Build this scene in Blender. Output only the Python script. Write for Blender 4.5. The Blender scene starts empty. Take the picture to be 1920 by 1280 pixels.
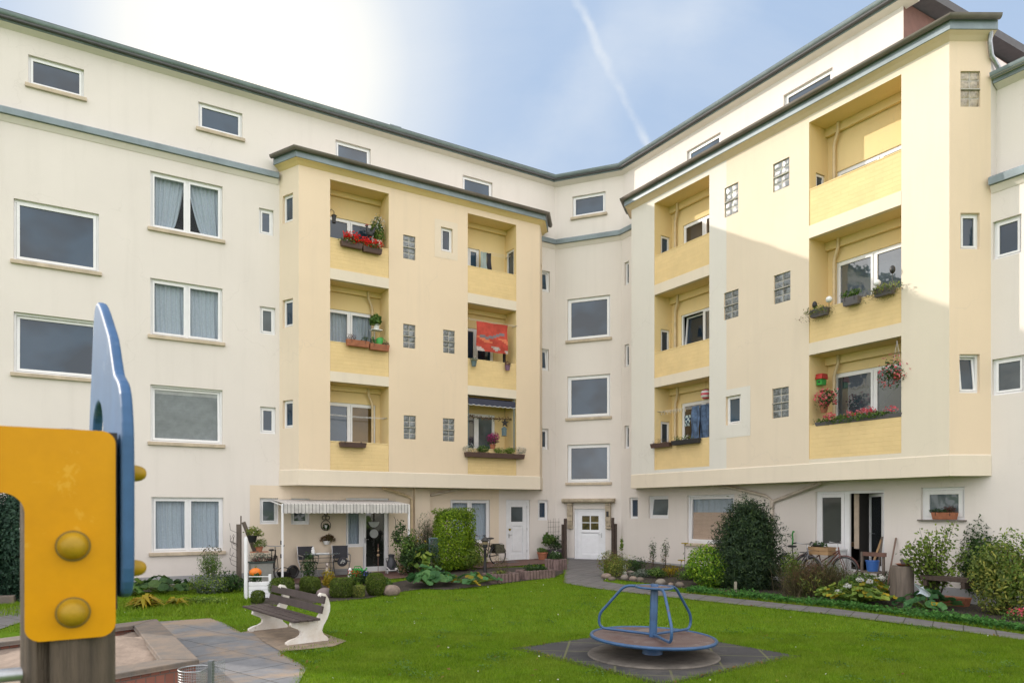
# Courtyard of a cream and yellow apartment block with a small playground.
import bpy, bmesh, math, random
import numpy as np
from mathutils import Vector, Matrix
random.seed(7)
rng = np.random.default_rng(7)
scene = bpy.context.scene
col = scene.collection
PI = math.pi
SUN = Vector((-1.172, 0.451, 0.591)).normalized()
GLOW = Vector((-0.36, 1.0, 0.63)).normalized()   # centre of a glow painted into the sky, apart from the sun
SKYSTR, SUNSTR, SKYVEIL = .12, 3.9, .965
SKYWHITE, CLOUD, HALO, BACKFILL = (3.8, 5.0, 6.9), (6.2, 6.8, 7.6), (10.5, 10.0, 8.7), (18.9, 18.3, 18.0)

# ------------------------------------------------------------------ materials
def nd(nt, t, **kw):
    n = nt.nodes.new(t)
    for k, v in kw.items():
        if k.startswith('i_'):
            key = k[2:]
            n.inputs[int(key) if key.isdigit() else key].default_value = v
        else:
            setattr(n, k, v)
    return n
def ramp(nt, fac, stops):
    r = nt.nodes.new('ShaderNodeValToRGB')
    e = r.color_ramp.elements
    while len(e) < len(stops): e.new(0.5)
    for x, (p, c) in zip(e, stops):
        x.position = p
        x.color = (c, c, c, 1) if not hasattr(c, '__len__') else (*c, 1)
    nt.links.new(fac, r.inputs[0])
    return r.outputs[0]
def mixc(nt, f, a, b, mode='MIX'):
    m = nt.nodes.new('ShaderNodeMix'); m.data_type = 'RGBA'; m.blend_type = mode
    for k, v in ((0, f), (6, a), (7, b)):
        if hasattr(v, 'is_linked'): nt.links.new(v, m.inputs[k])
        elif k == 0: m.inputs[0].default_value = v
        else: m.inputs[k].default_value = (*v, 1)
    return m.outputs[2]
def noise(nt, scale, detail=4, rough=.55, vec=None, dist=0):
    n = nt.nodes.new('ShaderNodeTexNoise')
    n.inputs['Scale'].default_value = scale; n.inputs['Detail'].default_value = detail
    n.inputs['Roughness'].default_value = rough; n.inputs['Distortion'].default_value = dist
    if vec is not None: nt.links.new(vec, n.inputs['Vector'])
    return n.outputs['Fac']
def pos(nt, scale=None):
    g = nt.nodes.new('ShaderNodeNewGeometry')
    if scale is None: return g.outputs['Position']
    m = nd(nt, 'ShaderNodeVectorMath', operation='MULTIPLY')
    nt.links.new(g.outputs['Position'], m.inputs[0]); m.inputs[1].default_value = scale
    return m.outputs[0]
def newmat(name):
    m = bpy.data.materials.new(name); m.use_nodes = True
    nt = m.node_tree
    return m, nt, nt.nodes['Principled BSDF']
def bump(nt, b, h, strength, dist=.01):
    u = nt.nodes.new('ShaderNodeBump'); u.inputs['Strength'].default_value = strength
    u.inputs['Distance'].default_value = dist
    nt.links.new(h, u.inputs['Height']); nt.links.new(u.outputs[0], b.inputs['Normal'])
def mat(name, c, rough=.6, metal=0., var=.12, vs=5., bmp=0., bs=80., spec=.5, c2=None, vec=None, chip=None):
    m, nt, b = newmat(name)
    v = pos(nt, vec)
    f = noise(nt, vs, 5, .6, v)
    f2 = noise(nt, vs * 9, 3, .6, v)
    d = tuple(x * (1 - var * 1.6) for x in c) if c2 is None else c2
    cc = mixc(nt, ramp(nt, f, [(.35, 0.), (.68, 1.)]), c, d)
    cc = mixc(nt, var, cc, ramp(nt, f2, [(.3, .55), (.7, 1.)]), 'MULTIPLY')
    if chip:
        ch = noise(nt, chip[1], 7, .68, v, .4)
        cc = mixc(nt, ramp(nt, ch, [(chip[2], 0.), (chip[2] + .03, chip[3])]), cc, chip[0])
    nt.links.new(cc, b.inputs['Base Color'])
    b.inputs['Roughness'].default_value = rough; b.inputs['Metallic'].default_value = metal
    b.inputs['Specular IOR Level'].default_value = spec
    if bmp: bump(nt, b, noise(nt, bs, 3, .6, v), bmp)
    return m
def stucco(name, c, stain=(.42, .38, .34), amt=.35):
    m, nt, b = newmat(name)
    p = pos(nt)
    big = noise(nt, .35, 5, .6, p)
    cc = mixc(nt, ramp(nt, big, [(.3, 0.), (.75, 1.)]), c, tuple(x * .92 for x in c))
    st = noise(nt, 1.6, 4, .6, pos(nt, (2.2, 2.2, .16)))
    cc = mixc(nt, ramp(nt, st, [(.52, 0.), (.78, amt * .55)]), cc, stain)
    pt = noise(nt, 1.1, 6, .7, p, .6)
    cc = mixc(nt, ramp(nt, pt, [(.58, 0.), (.8, amt * .4)]), cc, tuple(min(1, x * 1.08) for x in c))
    vo = nd(nt, 'ShaderNodeTexVoronoi', feature='DISTANCE_TO_EDGE'); vo.inputs['Scale'].default_value = .33
    wv = nd(nt, 'ShaderNodeVectorMath', operation='MULTIPLY_ADD'); tn_ = nt.nodes.new('ShaderNodeTexNoise'); tn_.inputs['Scale'].default_value = 1.6; tn_.inputs['Detail'].default_value = 7
    nt.links.new(p, tn_.inputs['Vector']); nt.links.new(tn_.outputs['Color'], wv.inputs[0]); wv.inputs[1].default_value = (1.3, 1.3, 1.3); nt.links.new(p, wv.inputs[2]); nt.links.new(wv.outputs[0], vo.inputs['Vector'])
    gate = ramp(nt, noise(nt, .5, 2, .5, p), [(.50, 0.), (.58, .16)])
    cm = nd(nt, 'ShaderNodeMath', operation='MULTIPLY'); nt.links.new(ramp(nt, vo.outputs['Distance'], [(0., 1.), (.006, 0.)]), cm.inputs[0]); nt.links.new(gate, cm.inputs[1])
    cc = mixc(nt, cm.outputs[0], cc, stain)
    fine = noise(nt, 70, 3, .6, p)
    cc = mixc(nt, .10, cc, ramp(nt, fine, [(.3, .6), (.7, 1.)]), 'MULTIPLY')
    # rain dirt rising from the ground
    sep = nd(nt, 'ShaderNodeSeparateXYZ'); nt.links.new(p, sep.inputs[0])
    dz = nd(nt, 'ShaderNodeMapRange', i_1=0.2, i_2=1.3, i_3=.35, i_4=0.); nt.links.new(sep.outputs[2], dz.inputs[0])
    nn = noise(nt, 3, 5, .65, p)
    mm = nd(nt, 'ShaderNodeMath', operation='MULTIPLY'); nt.links.new(dz.outputs[0], mm.inputs[0]); nt.links.new(nn, mm.inputs[1])
    cc = mixc(nt, mm.outputs[0], cc, stain)
    nt.links.new(cc, b.inputs['Base Color'])
    b.inputs['Roughness'].default_value = .92; b.inputs['Specular IOR Level'].default_value = .2
    bump(nt, b, noise(nt, 45, 5, .7, p), .22, .012)
    return m
def brickmat(name, c, mortar, d2, bw=.24, bh=.075, bmp=.7, ms=.008, v2=.96):
    # courses run along the horizontal direction d2
    m, nt, b = newmat(name)
    p = pos(nt)
    dt = nd(nt, 'ShaderNodeVectorMath', operation='DOT_PRODUCT'); nt.links.new(p, dt.inputs[0]); dt.inputs[1].default_value = (*d2, 0)
    sep = nd(nt, 'ShaderNodeSeparateXYZ'); nt.links.new(p, sep.inputs[0])
    cb = nd(nt, 'ShaderNodeCombineXYZ'); nt.links.new(dt.outputs['Value'], cb.inputs[0]); nt.links.new(sep.outputs[2], cb.inputs[1])
    br = nd(nt, 'ShaderNodeTexBrick'); nt.links.new(cb.outputs[0], br.inputs['Vector'])
    br.inputs['Scale'].default_value = 1; br.inputs['Brick Width'].default_value = bw; br.inputs['Row Height'].default_value = bh
    br.inputs['Mortar Size'].default_value = ms; br.inputs['Mortar Smooth'].default_value = .4
    br.inputs['Color1'].default_value = (*c, 1); br.inputs['Color2'].default_value = (*[x * v2 for x in c], 1); br.inputs['Mortar'].default_value = (*mortar, 1)
    cc = mixc(nt, .35, br.outputs[0], ramp(nt, noise(nt, 1.7, 6, .65, p), [(.3, .72), (.7, 1.05)]), 'MULTIPLY')
    nt.links.new(cc, b.inputs['Base Color']); b.inputs['Roughness'].default_value = .85
    inv = nd(nt, 'ShaderNodeMath', operation='SUBTRACT', i_0=1.0); nt.links.new(br.outputs['Fac'], inv.inputs[1])
    ad = nd(nt, 'ShaderNodeMath', operation='ADD'); nt.links.new(inv.outputs[0], ad.inputs[0])
    sc = nd(nt, 'ShaderNodeMath', operation='MULTIPLY', i_1=.35); nt.links.new(noise(nt, 60, 4, .6, p), sc.inputs[0]); nt.links.new(sc.outputs[0], ad.inputs[1])
    bump(nt, b, ad.outputs[0], bmp, .012)
    return m
def leafmat(name, c1, c2, c3=None, rough=.55, tl=.38, drift=None):
    m, nt, b = newmat(name)
    g = nt.nodes.new('ShaderNodeNewGeometry')
    c3 = c3 or c2
    cc = ramp(nt, g.outputs['Random Per Island'], [(0., c1), (.6, c2), (1., c3)])
    big = noise(nt, 2.2, 3, .6, pos(nt))
    cc = mixc(nt, .55, cc, ramp(nt, big, [(.3, .45), (.7, 1.15)]), 'MULTIPLY')
    if drift:
        cc = mixc(nt, ramp(nt, noise(nt, .75, 5, .65, pos(nt)), [(.42, 0.), (.68, .55)]), cc, drift)
        cc = mixc(nt, ramp(nt, noise(nt, 4.5, 4, .65, pos(nt)), [(.60, 0.), (.74, .5)]), cc, (.05, .085, .015))
    nt.links.new(cc, b.inputs['Base Color']); b.inputs['Roughness'].default_value = rough
    b.inputs['Specular IOR Level'].default_value = .25
    t = nt.nodes.new('ShaderNodeBsdfTranslucent'); nt.links.new(cc, t.inputs[0])
    mx = nt.nodes.new('ShaderNodeMixShader'); mx.inputs[0].default_value = tl
    nt.links.new(b.outputs[0], mx.inputs[1]); nt.links.new(t.outputs[0], mx.inputs[2])
    nt.links.new(mx.outputs[0], nt.nodes['Material Output'].inputs[0])
    return m
def panemat(name, c, ior=1.9, transp=0., wav=.02):
    m, nt, b = newmat(name)
    cc = mixc(nt, ramp(nt, noise(nt, .7, 2, .4, pos(nt, (1., 1., 1.4))), [(.40, 0.), (.62, 1.)]), tuple(x * 1.35 for x in c), tuple(x * .62 for x in c))
    nt.links.new(cc, b.inputs['Base Color']); b.inputs['Roughness'].default_value = .03
    b.inputs['IOR'].default_value = ior
    bump(nt, b, noise(nt, 1.5, 3, .5, pos(nt)), wav, .12)
    if transp:
        t = nt.nodes.new('ShaderNodeBsdfTransparent')
        t.inputs[0].default_value = (.93, .96, .96, 1)
        mx = nt.nodes.new('ShaderNodeMixShader'); mx.inputs[0].default_value = transp
        nt.links.new(b.outputs[0], mx.inputs[1]); nt.links.new(t.outputs[0], mx.inputs[2])
        nt.links.new(mx.outputs[0], nt.nodes['Material Output'].inputs[0])
    return m

DL, DC, DR = (0.8504440536988672, 0.5260655011766484), (0.9258705848099947, -0.37784078681846717), (0.5260655011766486, -0.8504440536988671)
WALL = stucco('cream_render', (.76, .705, .665), amt=.2)
WARM = stucco('warm_render', (.76, .645, .515), amt=.24)
BAYY = stucco('yellow_render', (.80, .65, .485), amt=.2)
BAYP = stucco('pale_yellow_render', (.77, .66, .53), amt=.18)
BAYC = stucco('cream_column_render', (.74, .71, .66), amt=.18)
BALC = stucco('loggia_yellow', (.82, .64, .34), amt=.14)
BAND = stucco('band_render', (.77, .68, .56), amt=.2)
BRL = brickmat('yellow_brick_one', (.79, .59, .30), (.77, .57, .285), DL, .46, .115, .55, .009)
BRR = brickmat('yellow_brick_two', (.79, .59, .30), (.77, .57, .285), DR, .46, .115, .55, .009)
PLINTH = stucco('grey_plinth', (.33, .34, .36))
SILL = mat('sill_stone', (.60, .50, .38), .85, var=.18, vs=3, bmp=.2)
PVC = mat('white_window_plastic', (.80, .80, .82), .35, var=.03)
DOORW = mat('white_door_paint', (.78, .79, .82), .4, var=.05, bmp=.05, bs=30)
PANE = panemat('dark_window_glass', (.022, .046, .078), 1.58, wav=.035)
PANE2 = panemat('blue_window_glass', (.030, .056, .090), 1.68, wav=.05)
PANE3 = panemat('deep_window_glass', (.016, .032, .054), 1.64, wav=.045)
PANEB = panemat('sky_lit_glass', (.04, .055, .07), 2.3, wav=.05)
PANEF = panemat('frosted_glass', (.085, .105, .115), 1.45, wav=.3)
PANET = panemat('clear_window_glass', (.06, .07, .085), 1.5, .74)
CURT = mat('net_curtain', (.66, .73, .84), .9, var=.08, vs=20)
BEIGE = mat('beige_curtain', (.62, .52, .42), .9, var=.1)
PEACH = mat('peach_blind', (.86, .62, .48), .9, var=.05)
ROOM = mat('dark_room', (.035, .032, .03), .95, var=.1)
ROOMF = mat('room_floor', (.05, .03, .02), .6)
ZINC = mat('zinc_sheet', (.27, .33, .37), .5, .12, var=.18, vs=1.3, bmp=.05, bs=4)
COPPER = mat('brown_gutter', (.20, .175, .155), .5, .1, var=.2, vs=1.5)
ROOF = mat('roof_felt', (.12, .12, .13), .9)
RUST = mat('brown_gable', (.20, .10, .08), .8)
STONE = mat('canopy_stone', (.50, .42, .31), .9, var=.25, vs=6, bmp=.35, bs=25)
PIPEY = mat('yellow_pipe', (.72, .57, .36), .6)
PIPEC = mat('cream_pipe', (.64, .56, .48), .6)
GLB = mat('glass_block', (.24, .27, .29), .08, var=.5, vs=11, bmp=.9, bs=22, spec=.9)
GLB2 = mat('beige_glass_block', (.50, .42, .30), .15, var=.4, vs=11, bmp=.9, bs=22, spec=.8)
GLBW = mat('glass_block_mortar', (.50, .47, .42), .8)
STEEL = mat('steel', (.5, .5, .52), .3, .9, var=.1)
GALV = mat('galvanised_steel', (.42, .44, .47), .38, .8, var=.2, vs=14)
BLACK = mat('black_plastic', (.02, .02, .022), .45, var=.2)
DARKF = mat('dark_fabric', (.045, .045, .055), .85, bmp=.3, bs=300)
WOODG = mat('weathered_wood', (.17, .135, .11), .85, var=.3, vs=3, bmp=.6, bs=30, vec=(9, 9, .6), c2=(.09, .072, .06))
POSTW = mat('play_post_wood', (.15, .11, .085), .85, var=.4, vs=3, bmp=.8, bs=30, vec=(11, 11, .5), c2=(.06, .045, .036))
WOODD = mat('dark_wood', (.075, .05, .038), .8, var=.3, vs=4, bmp=.5, bs=40, vec=(6, 6, 1))
WOODB = mat('bench_plank', (.040, .026, .026), .55, var=.35, vs=5, bmp=.4, bs=40, c2=(.065, .045, .042), chip=((.13, .10, .085), 9, .66, .6))
WOODL = mat('light_wood', (.42, .26, .13), .6, var=.2, vs=4)
CONCW = mat('white_concrete', (.76, .74, .71), .8, var=.18, vs=3.5, bmp=.3, bs=60, c2=(.62, .56, .49), chip=((.38, .29, .20), 5, .64, .6))
BLUEP = mat('blue_enamel', (.042, .112, .25), .36, .1, var=.22, vs=6, bmp=.08, bs=50, chip=((.13, .065, .04), 7, .66, .8))
BLUEPANEL = mat('blue_panel', (.045, .12, .26), .48, var=.14, vs=9, spec=.3, chip=((.12, .18, .28), 12, .62, .5))
YELP = mat('yellow_panel', (.62, .285, .001), .38, var=.10, vs=6, bmp=.05, bs=25, c2=(.56, .25, .0008), spec=.2, chip=((.74, .46, .07), 9, .60, .28))
CAPP = mat('yellow_cap', (.42, .25, .012), .45, var=.15, vs=30, spec=.3)
PLY = mat('carousel_plate', (.105, .060, .052), .6, var=.3, vs=4, bmp=.3, bs=160, c2=(.15, .11, .10), chip=((.22, .19, .175), 2.5, .58, .5))
TERRA = mat('terracotta', (.42, .16, .085), .85, var=.2, vs=8)
BROWNBOX = mat('brown_flower_box', (.10, .055, .045), .6)
GREYBOX = mat('grey_flower_box', (.13, .12, .13), .7)
SOIL = mat('soil', (.055, .042, .032), .95, var=.4, vs=9, bmp=.8, bs=30)
WHITEP = mat('white_paint', (.75, .76, .78), .6, var=.08)
WHITEG = mat('white_globe', (.78, .78, .78), .35, var=.03)
PALIS = mat('concrete_palisade', (.22, .15, .14), .9, var=.25, vs=7, bmp=.5, bs=40)
ROCK = mat('field_stone', (.30, .23, .19), .85, var=.3, vs=8, bmp=.5, bs=25)
BRICKR = brickmat('red_brick', (.26, .10, .07), (.14, .10, .085), (-.6, -.8), .115, .24, .7, .008, .7)
DENIM = mat('denim', (.11, .18, .32), .9, var=.4, vs=7, bmp=.3, bs=200)
DENIMD = mat('dark_denim', (.03, .055, .11), .9, var=.3, vs=7)
SAGE = mat('pale_towel', (.40, .48, .48), .95, var=.1)
REDM = mat('red_plastic', (.45, .03, .025), .45)
GREENM = mat('green_plastic', (.03, .33, .05), .4)
BLUEB = mat('blue_bucket', (.04, .13, .42), .45)
ORANGE = mat('orange_pumpkin', (.80, .20, .01), .5, var=.15, vs=15)
LATT = mat('lattice_paint', (.12, .18, .20), .7)
NAVY = mat('navy_canvas', (.05, .055, .09), .85)
SKIN = mat('skin', (.35, .20, .14), .6)
HAIR = mat('dark_hair', (.02, .015, .012), .7)
SHIRT = mat('dark_shirt', (.04, .045, .06), .9)
WICK = mat('wicker', (.30, .20, .11), .85, bmp=.8, bs=90)
SANDM = mat('play_sand', (.29, .225, .18), .97, var=.3, vs=3.5, bmp=.8, bs=14, c2=(.19, .145, .115))
CAPST = mat('sandbox_coping', (.125, .11, .098), .9, var=.3, vs=5, bmp=.5, bs=50, c2=(.19, .145, .112))
# foliage
L_YEW = leafmat('yew_needles', (0.014, 0.032, 0.017), (0.032, 0.065, 0.029), (0.072, 0.116, 0.036), tl=.12)
L_THUJA = leafmat('conifer_sprays', (0.014, 0.038, 0.026), (0.029, 0.072, 0.046), (0.051, 0.102, 0.058), tl=.12)
L_HEDGE = leafmat('bright_hedge', (0.088, 0.177, 0.015), (0.212, 0.354, 0.021), (0.389, 0.531, 0.035))
L_ROUND = leafmat('bright_shrub', (0.088, 0.212, 0.017), (0.195, 0.371, 0.027), (0.425, 0.566, 0.052))
L_BOX = leafmat('box_hedge', (0.055, 0.098, 0.015), (0.110, 0.171, 0.024), (0.195, 0.244, 0.043))
L_DARK = leafmat('dark_leaf', (0.027, 0.062, 0.021), (0.052, 0.115, 0.035), (0.106, 0.177, 0.052))
L_MID = leafmat('mid_leaf', (0.052, 0.124, 0.027), (0.115, 0.212, 0.044), (0.231, 0.336, 0.071))
L_LIGHT = leafmat('light_leaf', (.085, .155, .024), (.165, .265, .042), (.31, .39, .07))
L_BIG = leafmat('big_leaf', (0.052, 0.150, 0.052), (0.088, 0.231, 0.079), (0.160, 0.318, 0.106))
L_YEL = leafmat('yellow_leaf', (.30, .22, .02), (.48, .36, .03), (.24, .26, .03))
L_OLIVE = leafmat('olive_leaf', (0.110, 0.166, 0.044), (0.221, 0.289, 0.065), (0.443, 0.420, 0.089))
L_RED = leafmat('reddish_leaf', (0.145, 0.072, 0.043), (0.232, 0.145, 0.072), (0.145, 0.174, 0.058))
L_STRAW = leafmat('straw_stalk', (.10, .08, .045), (.17, .14, .08), (.06, .08, .03))
L_GREY = leafmat('grey_leaf', (0.102, 0.145, 0.109), (0.189, 0.246, 0.174), (0.261, 0.275, 0.246))
L_COVER = leafmat('cover_leaf', (0.037, 0.122, 0.022), (0.067, 0.207, 0.037), (0.122, 0.293, 0.061))
P_RED = leafmat('red_petals', (.70, .012, .010), (.88, .04, .025), (.80, .02, .015))
P_PINK = leafmat('pink_petals', (.80, .06, .12), (.88, .18, .24), (.9, .35, .38))
P_WHITE = leafmat('white_petals', (.70, .70, .68), (.8, .8, .78))
P_MAG = leafmat('magenta_petals', (.28, .03, .12), (.40, .06, .2))
P_HEATH = leafmat('heather', (.16, .06, .06), (.22, .10, .09), (.06, .09, .03))
P_MIX = leafmat('lawn_daisy', (.75, .75, .7), (.8, .8, .7))

# ------------------------------------------------------------------ mesh builder
class MB:
    def __init__(s): s.v = []; s.f = []; s.m = []; s.mi = 0
    def add(s, vs, fs):
        o = len(s.v); s.v += [tuple(map(float, v)) for v in vs]
        for f in fs: s.f.append(tuple(i + o for i in f)); s.m.append(s.mi)
        return s
    def box(s, c, d, R=None):
        c = Vector(c); h = Vector(d) / 2
        vs = []
        for x in (-1, 1):
            for y in (-1, 1):
                for z in (-1, 1):
                    p = Vector((x * h.x, y * h.y, z * h.z))
                    vs.append(c + (R @ p if R is not None else p))
        return s.add(vs, [(0, 1, 3, 2), (4, 6, 7, 5), (0, 4, 5, 1), (2, 3, 7, 6), (0, 2, 6, 4), (1, 5, 7, 3)])
    def tube(s, pts, r, n=8, closed=False, caps=True):
        P = [Vector(p) for p in pts]; k = len(P)
        rs = list(r) if hasattr(r, '__len__') else [r] * k
        T = []
        for i in range(k):
            a = P[(i - 1) % k] if (i or closed) else P[0]
            b = P[(i + 1) % k] if (i < k - 1 or closed) else P[-1]
            T.append((b - a).normalized())
        up = Vector((0, 0, 1)) if abs(T[0].z) < .9 else Vector((1, 0, 0))
        N = (up - T[0] * up.dot(T[0])).normalized()
        vs = []
        for i in range(k):
            N = (N - T[i] * N.dot(T[i]));  N = N.normalized() if N.length > 1e-6 else Vector((1, 0, 0))
            B = T[i].cross(N)
            for j in range(n):
                a = 2 * PI * j / n
                vs.append(P[i] + (N * math.cos(a) + B * math.sin(a)) * rs[i])
        fs = []
        for i in range(k if closed else k - 1):
            for j in range(n):
                a = i * n + j; b = i * n + (j + 1) % n; i2 = (i + 1) % k
                fs.append((a, b, i2 * n + (j + 1) % n, i2 * n + j))
        if caps and not closed:
            fs.append(tuple(range(n))[::-1]); fs.append(tuple((k - 1) * n + j for j in range(n)))
        return s.add(vs, fs)
    def bar(s, a, b, r, n=8): return s.tube([a, b], r, n)
    def lathe(s, prof, c=(0, 0, 0), n=20, jit=0):
        vs = []; fs = []
        for r, z in prof:
            for j in range(n):
                a = 2 * PI * j / n; q = 1 + jit * math.sin(j * 2.0)
                vs.append((c[0] + r * q * math.cos(a), c[1] + r * q * math.sin(a), c[2] + z))
        for i in range(len(prof) - 1):
            for j in range(n):
                fs.append((i * n + j, i * n + (j + 1) % n, (i + 1) * n + (j + 1) % n, (i + 1) * n + j))
        if prof[0][0] > 1e-4: fs.append(tuple(range(n))[::-1])
        if prof[-1][0] > 1e-4: fs.append(tuple((len(prof) - 1) * n + j for j in range(n)))
        return s.add(vs, fs)
    def ball(s, c, r, nu=14, nv=9, lump=0., seed=0):
        r = r if hasattr(r, '__len__') else (r, r, r); R = random.Random(seed); vs = []; fs = []
        for i in range(nv + 1):
            t = PI * i / nv
            for j in range(nu):
                a = 2 * PI * j / nu; q = 1 + (R.random() - .5) * lump
                vs.append((c[0] + r[0] * q * math.sin(t) * math.cos(a), c[1] + r[1] * q * math.sin(t) * math.sin(a), c[2] + r[2] * q * math.cos(t)))
        for i in range(nv):
            for j in range(nu):
                fs.append((i * nu + j, (i + 1) * nu + j, (i + 1) * nu + (j + 1) % nu, i * nu + (j + 1) % nu))
        return s.add(vs, fs)
    def prism(s, poly, o, ex, ey, ez, t):
        # polygon (a, b) in the plane o + a*ex + b*ey, thickness t along ez
        o, ex, ey, ez = map(Vector, (o, ex, ey, ez)); n = len(poly)
        vs = [o + ex * a + ey * b for a, b in poly] + [o + ex * a + ey * b + ez * t for a, b in poly]
        return s.add(vs, [tuple(range(n)), tuple(range(2 * n - 1, n - 1, -1))] + [(i, (i + 1) % n, (i + 1) % n + n, i + n) for i in range(n)])
    def grid(s, fn, nu, nv):
        vs = [fn(i / nu, j / nv) for j in range(nv + 1) for i in range(nu + 1)]
        w = nu + 1
        return s.add(vs, [(j * w + i, j * w + i + 1, (j + 1) * w + i + 1, (j + 1) * w + i) for j in range(nv) for i in range(nu)])

def rz3(a): return Matrix.Rotation(a, 3, 'Z')
def thing(name, label, cat, loc=(0, 0, 0), rz=0, group=None):
    o = bpy.data.objects.new(name, None); col.objects.link(o)
    o.location = loc; o.rotation_euler = (0, 0, rz); o.empty_display_size = .2
    return tag(o, label, cat, group)
def tag(o, label, cat, group=None):
    o['label'] = label; o['category'] = cat
    if group: o['group'] = group
    return o
def mesh_of(name, mb, mats, smooth=False):
    me = bpy.data.meshes.new(name)
    me.from_pydata(mb.v, [], mb.f)
    for m in (mats if isinstance(mats, (list, tuple)) else [mats]): me.materials.append(m)
    if any(mb.m): me.polygons.foreach_set('material_index', mb.m)
    if smooth:
        me.polygons.foreach_set('use_smooth', [True] * len(me.polygons))
        me.set_sharp_from_angle(angle=math.radians(smooth if smooth > 1 else 40))
    me.update()
    return me
def obj(name, mb, mats, parent=None, smooth=False, bevel=0, loc=None, rz=0, label=None):
    o = bpy.data.objects.new(name, mesh_of(name, mb, mats, smooth)); col.objects.link(o)
    if parent is not None: o.parent = parent
    if loc is not None: o.location = loc
    if rz: o.rotation_euler = (0, 0, rz)
    if bevel:
        b = o.modifiers.new('bevel', 'BEVEL'); b.width = bevel; b.segments = 2; b.limit_method = 'ANGLE'
    if label: o['label'] = label
    return o
def solo(name, mb, mats, label, cat, loc=(0, 0, 0), rz=0, group=None, **k):
    return tag(obj(name, mb, mats, None, loc=loc, rz=rz, **k), label, cat, group)
def struct(name, mb, m, **k):
    o = obj(name, mb, m, **k); o['kind'] = 'structure'; return o
def dup(root, loc, rz=0, label=None, group=None):
    r = root.copy(); col.objects.link(r); r.location = loc; r.rotation_euler = (0, 0, rz)
    if label: r['label'] = label
    if group: r['group'] = group
    for ch in list(root.children):
        c = ch.copy(); col.objects.link(c); c.parent = r
        for g in ch.children:
            d = g.copy(); col.objects.link(d); d.parent = c
    return r

# leaves: many small diamond faces, built in bulk
def leafobj(name, C, N, L, Wd, m, parent=None, up=.0, droop=0.):
    """C centres, N preferred facing, L length, Wd width arrays"""
    n = len(C)
    C = np.asarray(C, float); N = np.asarray(N, float)
    A = rng.normal(size=(n, 3)); A[:, 2] += up
    N = N + rng.normal(size=(n, 3)) * .55
    N /= np.linalg.norm(N, axis=1)[:, None] + 1e-9
    A -= N * (A * N).sum(1)[:, None]; A /= np.linalg.norm(A, axis=1)[:, None] + 1e-9
    B = np.cross(N, A)
    L = np.broadcast_to(L, n)[:, None] * rng.uniform(.45, 1.4, (n, 1)); Wd = np.broadcast_to(Wd, n)[:, None] * rng.uniform(.7, 1.25, (n, 1))
    bend = N * L * .18
    V = np.stack([C - A * L * .5 - bend * .5, C + B * Wd * .5, C + A * L * .5 - bend, C - B * Wd * .5], 1).reshape(-1, 3)
    return bulk(name, V, 4, m, parent)
def bulk(name, V, k, m, parent=None):
    n = len(V) // k
    me = bpy.data.meshes.new(name)
    me.vertices.add(len(V)); me.vertices.foreach_set('co', np.asarray(V, np.float32).ravel())
    me.loops.add(n * k); me.loops.foreach_set('vertex_index', np.arange(n * k, dtype=np.int32))
    me.polygons.add(n); me.polygons.foreach_set('loop_start', np.arange(0, n * k, k, dtype=np.int32))
    me.polygons.foreach_set('loop_total', np.full(n, k, np.int32))
    me.update(calc_edges=True); me.materials.append(m)
    o = bpy.data.objects.new(name, me); col.objects.link(o)
    if parent is not None: o.parent = parent
    return o
def blob(n, c, r, power=2., shell=.55, lump=.25, nl=9, seed=None):
    """points in a lumpy superellipsoid and their outward directions"""
    g = np.random.default_rng(seed if seed is not None else int(rng.integers(1e9)))
    d = g.normal(size=(n, 3)); d /= np.linalg.norm(d, axis=1)[:, None]
    sup = (np.abs(d) ** power).sum(1) ** (-1 / power)
    ctr = g.normal(size=(nl, 3)); ctr /= np.linalg.norm(ctr, axis=1)[:, None]
    k = np.max(d @ ctr.T, axis=1)
    rad = (shell + (1 - shell) * g.random(n) ** .6) * sup * (1 - lump + lump * 1.6 * np.clip(k, 0, 1) ** 3)
    rad = np.where(g.random(n) < .05, rad * g.uniform(1.02, 1.32, n), rad) if power < 3.5 else rad
    return np.asarray(c) + d * rad[:, None] * np.asarray(r), d
def sprays(n, k, c, r, ln, out=.6, upb=.5, power=2., shell=.7, lump=.2, sag=0., seed=None):
    """n twigs, each carrying k leaf points"""
    P, d = blob(n, c, r, power, shell, lump, seed=seed)
    g = np.random.default_rng(n + k)
    dirn = d * out + np.array([0, 0, upb]) + g.normal(size=(n, 3)) * .35
    dirn /= np.linalg.norm(dirn, axis=1)[:, None]
    t = np.linspace(-.4, 1, k)[None, :, None]
    Q = P[:, None, :] + dirn[:, None, :] * t * ln + g.normal(size=(n, k, 3)) * ln * .09
    Q[:, :, 2] -= sag * ln * np.clip(t[:, :, 0], 0, 1) ** 2
    return Q.reshape(-1, 3), np.repeat(d, k, 0)
def blades(name, B, H, Wd, m, parent=None, lean=.35, direction=None):
    """thin upright triangles rooted at B"""
    n = len(B); a = rng.uniform(0, 2 * PI, n)
    s = np.stack([np.cos(a), np.sin(a), np.zeros(n)], 1)
    l = rng.normal(size=(n, 3)) * lean; l[:, 2] = 1
    l /= np.linalg.norm(l, axis=1)[:, None]
    H = np.broadcast_to(H, n)[:, None] * rng.uniform(.5, 1.25, (n, 1)); Wd = np.broadcast_to(Wd, n)[:, None]
    V = np.stack([B - s * Wd / 2, B + s * Wd / 2, B + l * H], 1).reshape(-1, 3)
    return bulk(name, V, 3, m, parent)
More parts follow.
